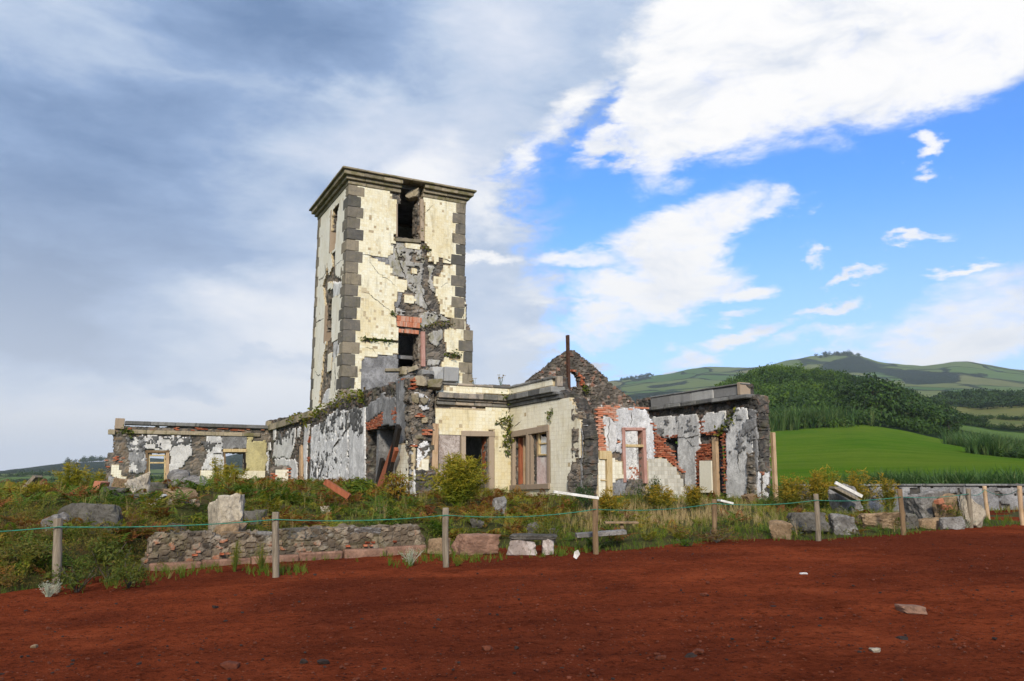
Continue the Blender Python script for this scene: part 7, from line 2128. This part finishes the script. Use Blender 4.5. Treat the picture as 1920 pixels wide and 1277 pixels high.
for i, (u, vt, wp, D, m, tn, lb) in enumerate([(672, 884, 90, 28.0, L_FERN, 0.15, 'green fern bush at the foot of the grey pier of the long wall'), (745, 885, 66, 26.5, L_FERN, 0.55, 'rusty green fern bush under the charred beams'), (262, 893, 40, 24.0, L_SUCC, 0.2, 'round dark green bush between the fallen boulders'),
                                              (1098, 905, 60, 25.0, L_SUCC, 0.25, 'dark green shrub at the broken end of the tiled wall'), (1225, 882, 46, 25.5, L_SUCC, 0.5, 'dark bramble bush under the partition window frame'), (1282, 1005, 56, 19.0, L_GRASS, 0.15, 'feathery bright green bush at the yard edge left of the fifth post'),
                                              (1340, 985, 110, 19.6, L_SHRUB, 0.75, 'brown dry bush around the foot of the fifth post'), (1780, 938, 50, 22.8, L_SHRUB, 0.4, 'bush growing over the fallen grey chunk'), (380, 960, 60, 19.0, L_FERN, 0.2, 'fern bush left of the big pale masonry block'), (1030, 968, 60, 19.5, L_SHRUB, 0.35, 'leafy shrub behind the concrete channel'),
                                              (215, 1000, 120, 14.6, L_SHRUB, 0.25, 'dark heather bush beside the left end of the low wall'), (60, 1010, 130, 14.5, L_SHRUB, 0.45, 'broad brownish heather bush at the left front'), (160, 1045, 100, 13.2, L_SHRUB, 0.2, 'dense heather bush right of the leftmost post'), (255, 1040, 70, 13.7, L_SHRUB, 0.3, 'heather bush touching the red soil left of the low wall')]):
    bush('shrub', lb, 'shrub', u, vt, wp, D, m, 300 + i, 900, 0.075 if m is not L_FERN else 0.11, tn, 'shrubs around the ruin', 0.3)


# plants growing on the walls
def wallplant(label, plane, pts, n, mat, seed, leaf=0.09, spread=0.16, dep=0.12, tint=0.45):
    r = np.random.default_rng(seed)
    P = plane.poly(pts); q = r.random(n) * (len(P) - 1); i = np.clip(q.astype(int), 0, len(P) - 2); f = q - i
    c = P[i] * (1 - f[:, None]) + P[i + 1] * f[:, None]
    W = plane.w(c[:, 0] + r.normal(0, spread, n), c[:, 1] + r.normal(0, spread * 0.8, n), np.abs(r.normal(dep * 0.5, dep * 0.5, n)) + 0.03)
    qv = np.array([[-1, 0, 0], [0, -0.55, 0.15], [1, 0, 0], [0, 0.55, 0.15]]) * leaf
    V, F = merge(qv, np.array([[0, 1, 2, 3]]), W, rot_rand(n, r), r.uniform(0.5, 1.2, n))
    o = wobj('wall_plant', V, F, mat, None, attrs={'tint': np.clip(np.repeat(tint + r.normal(0, 0.2, n), 4), 0, 1)})
    return tag(o, label, 'wall plant', 'plants growing on the walls', 'stuff' if 'moss' in label or 'vine' in label else None)


wallplant('thick succulent vine hanging in the corner of the two tiled walls', PA.off(0.05), za((925, 430), (915, 560), (920, 640), (915, 740), (920, 850)), 150, L_IVY, 1, 0.10, 0.17, 0.3)
wallplant('leafy sprig of the corner vine reaching over the entrance wall', PA.off(0.05), za((880, 480), (830, 540), (810, 560)), 26, L_IVY, 2, 0.09, 0.07)
wallplant('small hanging plant on the tiled wall right of the double opening', PB, za((1370, 410), (1360, 480), (1345, 530)), 50, L_IVY, 3, 0.07, 0.08)
wallplant('yellow-green vine hanging over the doorway of the right wing', PD_, zd((1430, 390), (1380, 470), (1330, 540), (1280, 580)), 90, L_IVY, 4, 0.09, 0.14)
wallplant('moss and weeds on the ledge crack of the tower front', TF, zb((620, 560), (760, 575), (950, 590)), 130, L_IVY, 5, 0.08, 0.10, 0.12, 0.3)
wallplant('tuft of weeds on the lower right of the tower front', TF, zb((1490, 735), (1600, 720)), 60, L_IVY, 6, 0.09, 0.12, 0.2, 0.3)
wallplant('moss creeping along the broken ledge on the tower front', TF, zb((1250, 440), (1400, 410), (1560, 420)), 90, L_IVY, 7, 0.08, 0.12, 0.14, 0.6)
wallplant('moss patch beside the tower upper window', TF, zt((1215, 480), (1235, 860), (1290, 900), (1260, 990)), 80, L_IVY, 8, 0.08, 0.12, 0.1, 0.5)
wallplant('small weed left of the tower brick lintel', TF, zb((925, 300), (940, 320)), 30, L_IVY, 9, 0.08, 0.09, 0.12, 0.25)
wallplant('moss on the cornice end of the far wing', PE, ze((250, 190), (330, 200), (370, 220)), 70, L_IVY, 10, 0.11, 0.16, 0.25, 0.4)
wallplant('moss growing over the broken top of the long wall below the tower', PF, zf((560, 480), (700, 400), (900, 295), (1060, 260), (1100, 320)), 330, L_IVY, 11, 0.11, 0.22, 0.2, 0.55)
wallplant('moss at the corner of the far wing and the long wall', PF, zf((330, 520), (480, 500), (540, 520)), 120, L_IVY, 12, 0.11, 0.22, 0.2, 0.6)
wallplant('dark weeds on the cornice where the two tiled walls meet', PA.off(0.25), za((880, 300), (930, 290), (940, 340)), 60, L_IVY, 13, 0.08, 0.12, 0.15, 0.35)
wallplant('moss patch on the gable ledge', PH, zg((500, 560), (530, 600)), 40, L_IVY, 14, 0.09, 0.12, 0.15, 0.4)
for u, v, pl_, lb, h in ((943, 722, PA, 'thin dry weed standing on the parapet corner', 0.55), (893, 722, PA, 'faint small weed on the parapet near the tower', 0.35)):
    s_, z_ = pl_.sz(u, v)
    fennel('parapet_weed', lb, 'weed', pl_.w(s_, z_ - 0.03, -0.2), h, h * 1.1, 8, L_RAG, int(u), 8, True, 0.1, 'weeds on the parapet', leaf=0.03)
# ------------------------------------------------------------------ far vegetation
def place_pix(poly, n, Dr, seed):
    """random places on the terrain whose photo position lies in poly"""
    r = np.random.default_rng(seed)
    us = [p[0] for p in poly]
    a0, a1 = azel(min(us), 760)[0], azel(max(us), 760)[0]
    az = r.uniform(a0 - 1, a1 + 1, n * 6); D = np.sqrt(r.uniform(Dr[0] ** 2, Dr[1] ** 2, n * 6))
    x, y = np.sin(np.radians(az)) * D, np.cos(np.radians(az)) * D
    z = terrain_z(x, y)
    u, v = pix(np.stack([x, y, z], -1))
    k = inpoly(u, v, poly)
    return np.stack([x, y, z], -1)[k][:n]


CP = [clump_proto(500 + i, 105, 0.145, 1.0, 0.6, 11, 0.65) for i in range(6)]
CH = [clump_proto(540 + i, 75, 0.15, 1.0, 0.5, 9, 0.6) for i in range(3)]
r9 = np.random.default_rng(99)
WOOD = [(1225, 800), (1300, 738), (1360, 708), (1400, 694), (1450, 684), (1500, 688), (1560, 697), (1610, 708), (1660, 716), (1720, 740), (1770, 768), (1800, 785), (1790, 806), (1740, 818), (1690, 809), (1615, 801), (1450, 806)]
T = place_pix(WOOD, 2100, (205, 450), 1)
tn = np.clip(0.60 + 1.0 * (fbm(T[:, 0] * 0.02, T[:, 1] * 0.02, 3, 5) - 0.5) + r9.normal(0, 0.14, len(T)), 0, 1)
uT = pix(T)[0]
tn = np.where(uT > 1590, tn * 0.55, tn)
scatter('woodland', 'dense green woodland covering the rounded hill behind the field', 'woodland', CP, T - [0, 0, 0.6], np.clip(r9.lognormal(0.72, 0.24, len(T)), 1.3, 3.6), tn, L_TREE, 2, 0.25, sz=r9.uniform(1.0, 1.5, len(T)))
RIDGE = [(1752, 756), (1770, 748), (1800, 741), (1850, 738), (1930, 738), (1990, 742), (1990, 760), (1930, 764), (1850, 768), (1800, 764), (1760, 760)]
T = place_pix(RIDGE, 320, (560, 850), 3)
scatter('woodland', 'dark belt of woods on the ridge at the right above the stepped fields', 'woodland', CP, T - [0, 0, 1], r9.uniform(4.5, 6.5, len(T)), np.clip(r9.normal(0.2, 0.15, len(T)), 0, 1), L_TREE, 4, 0.25)


def make_tree(name, label, u, vbase, D, h, w, seed, tint, group):
    p = at_depth(u, vbase, D); x, y = p[0], p[1]; z = float(terrain_z(x, y)[0])
    b = np.array([x, y, z])
    root = empty(name, b); tag(root, label, 'tree', group)
    r = np.random.default_rng(seed)
    V, F, off = [], [], 0
    top = b + [r.normal(0, 0.3), r.normal(0, 0.3), h * 0.8]
    vv, ff = tube([b - [0, 0, 0.3], b + [0, 0, h * 0.3], top], [0.28, 0.2, 0.05], 7); V.append(vv); F.append(ff[0]); off += len(vv)
    for i in range(6):
        a = r.uniform(0, 6.28); s = b + [0, 0, h * r.uniform(0.2, 0.5)]
        e = s + [math.cos(a) * w * 0.35, math.sin(a) * w * 0.35, h * r.uniform(0.15, 0.35)]
        vv, ff = tube([s, (s + e) / 2 + [0, 0, 0.2], e], [0.12, 0.08, 0.03], 5, False); V.append(vv); F.append(ff[0] + off); off += len(vv)
    wobj('trunk', np.vstack(V), np.vstack(F), L_BARK, root)
    cv, cf = clump_proto(seed + 7, 620, 0.085, 1.0, 0.5, 12, 0.7)
    cv = cv * np.array([w / 2 / 1.0, w / 2 / 1.0, h * 0.85 / 1.3]) + b + [0, 0, h * 0.14]
    wobj('crown', cv, cf, L_TREE, root, attrs={'tint': np.clip(np.repeat(tint + r.normal(0, 0.15, len(cv) // 4), 4), 0, 1)})


TREES = [(1600, 740, 260, 9, 10, 'broad dark tree on the shoulder of the wooded hill'), (1640, 742, 262, 11, 12, 'tallest dark domed tree on the shoulder of the wooded hill'), (1672, 752, 258, 9, 10, 'dark tree right of the tallest domed tree'),
         (1600, 795, 212, 7, 9, 'dark spreading tree at the top edge of the green field'), (1625, 797, 212, 8, 9, 'grey-branched tree at the top edge of the green field'), (1655, 800, 212, 8, 9, 'dark tree left of the wind-cut hedge trees'),
         (1690, 806, 214, 6, 8, 'wind-cut dark tree at the start of the hedge'), (1720, 812, 216, 6, 9, 'wind-cut dark tree in the middle of the hedge'), (1750, 816, 218, 5.5, 9, 'wind-cut dark tree near the end of the hedge'), (1780, 820, 220, 5, 8, 'low wind-cut tree at the end of the hedge'),
         (1700, 770, 260, 6, 8, 'small tree above the hedge on the falling shoulder'), (1735, 778, 262, 6, 8, 'rounded tree lower on the falling shoulder'), (1765, 786, 264, 6, 9, 'bushy tree at the foot of the shoulder'), (1790, 788, 268, 6, 7, 'last lone tree where the shoulder meets the stepped fields')]
for i, (u, v, D, h, w, lb) in enumerate(TREES):
    make_tree('tree', lb, u, v, D, h, w, 760 + i, 0.12 + 0.12 * (i % 3), 'trees at the field edge')

# ---- canes and hedges
RP = [tuft_proto(600 + i, 16, 0.016, 1.0) for i in range(5)]


def reeds(name, label, line, Dl, n, h, wid, seed, tint=0.4, parent=None):
    r = np.random.default_rng(seed)
    L = np.array([at_depth(u, 900, D)[:2] for u, D in zip(line, Dl)])
    q = r.random(n) * (len(L) - 1); i = np.clip(q.astype(int), 0, len(L) - 2); f = (q - i)[:, None]
    p = L[i] * (1 - f) + L[i + 1] * f + r.normal(0, wid, (n, 2))
    z = terrain_z(p[:, 0], p[:, 1])
    scatter(name, label, 'reeds', RP, np.column_stack([p, z - 0.05]), r.uniform(0.45, 1.1, n) * h, np.clip(r.normal(tint, 0.22, n), 0, 1), L_REED, seed, 0.25)


reeds('cane_bed', 'tall pale green cane bed at the foot of the wooded hill', [1430, 1500, 1590], [198, 197, 200], 420, 6.2, 2.2, 1, 0.55)
reeds('cane_hedge', 'dense green cane hedge behind the boundary wall', [1600, 1700, 1800, 1920, 2300], [42, 40, 38, 38, 38], 1300, 1.75, 0.8, 2, 0.4)
reeds('cane_hedge', 'rough grass and cane strip between the right wing and the field', [1440, 1500, 1620], [40, 40, 41], 420, 1.3, 0.7, 3, 0.35)
reeds('cane_hedge', 'light cane hedge on the bank right of the field', [1810, 1850, 1900, 1980], [170, 160, 150, 150], 420, 4.2, 1.8, 4, 0.6)
reeds('cane_hedge', 'small cane clump alone in the field at the right', [1845, 1858, 1870], [110, 109, 109], 90, 3.4, 1.0, 5, 0.5)


def hedge(label, pts, Ds, n, s, seed, tint=0.25, wid=1.0):
    r = np.random.default_rng(seed)
    L = np.array([at_depth(u, 850, D)[:2] for u, D in zip(pts, Ds)])
    q = r.random(n) * (len(L) - 1); i = np.clip(q.astype(int), 0, len(L) - 2); f = (q - i)[:, None]
    p = L[i] * (1 - f) + L[i + 1] * f + r.normal(0, wid, (n, 2))
    z = terrain_z(p[:, 0], p[:, 1])
    o = scatter('hedgerow', label, 'hedge', CH, np.column_stack([p, z - 0.2]), r.uniform(0.7, 1.3, n) * s, np.clip(r.normal(tint, 0.15, n), 0, 1), L_TREE, seed, 0.2, kind=None)
    tag(o, group='hedges between the fields')


hedge('dark low hedge running down the right edge of the green field', [1685, 1740, 1800, 1850, 1930], [212, 208, 200, 192, 186], 110, 1.5, 11)
hedge('short dark hedge beside the small cane clump', [1835, 1880, 1930, 2000], [112, 108, 106, 106], 70, 0.8, 12)
hedge('thin hedge line between the first stepped fields at the right', [1800, 1850, 1930], [300, 290, 285], 60, 1.5, 13)
hedge('thin hedge line between the upper stepped fields at the right', [1800, 1860, 1930], [420, 410, 400], 70, 1.7, 14)
hedge('dark scrub strip on the bank of the stepped fields', [1815, 1845], [340, 335], 40, 2.0, 15)
hedge('dark hedge line crossing the fields at the far left', [-40, 100, 260, 420], [520, 500, 490, 500], 120, 2.2, 16)
hedge('second hedge line on the far left fields', [-60, 60, 200], [820, 800, 800], 100, 3.0, 17)
# trees along the skyline of the far hills
for nm, line, lb, n, s, sd in (('tree_line', [(1530, 672), (1560, 666), (1590, 665), (1612, 668)], 'line of tiny trees along the summit of the far hill', 46, 7, 21), ('tree_line', [(120, 869), (165, 866), (200, 863)], 'row of trees on the skyline of the left hills', 40, 6, 22), ('tree_line', [(1165, 712), (1190, 709), (1225, 706)], 'dark clump of trees on the crest left of the wooded hill', 60, 6, 23)):
    r = np.random.default_rng(sd)
    Dd = 2200 if line[0][0] < 900 else 2990
    q = r.random(n) * (len(line) - 1); i = np.clip(q.astype(int), 0, len(line) - 2); f = q - i
    L = np.array(line, float); uv = L[i] * (1 - f[:, None]) + L[i + 1] * f[:, None]
    P = np.array([at_depth(u, v, 1.0)[:2] for u, v in uv]); P = P / np.linalg.norm(P, axis=1)[:, None] * (Dd - 40 + r.uniform(-30, 30, n))[:, None]
    z = terrain_z(P[:, 0], P[:, 1])
    scatter(nm, lb, 'trees', CP, np.column_stack([P, z - 1]), r.uniform(0.7, 1.3, n) * s, np.clip(r.normal(0.15, 0.1, n), 0, 1), L_TREE, sd, 0.2, sz=r.uniform(1.0, 1.8, n))

# ------------------------------------------------------------------ air
def build_haze():
    t = bpy.data.materials.new('haze_air'); t.use_nodes = True
    nt = t.node_tree; nt.nodes.clear()
    out = nt.nodes.new('ShaderNodeOutputMaterial'); pv_ = nt.nodes.new('ShaderNodeVolumePrincipled')
    pv_.inputs['Color'].default_value = (0.82, 0.90, 1.0, 1)
    pv_.inputs['Density'].default_value = 0.0001
    pv_.inputs['Anisotropy'].default_value = 0.2
    nt.links.new(pv_.outputs[0], out.inputs['Volume'])
    x0, x1, y0, y1, z0, z1 = -12500, 12500, -12500, 12500, -60, 530
    V = np.array([[x, y, z] for z in (z0, z1) for x, y in ((x0, y0), (x1, y0), (x1, y1), (x0, y1))], float)
    o = wobj('haze', V, BOXF, t, None, origin=np.zeros(3))
    tag(o, 'thin blue haze filling the air over the whole landscape', 'haze', None, 'stuff')


build_haze()
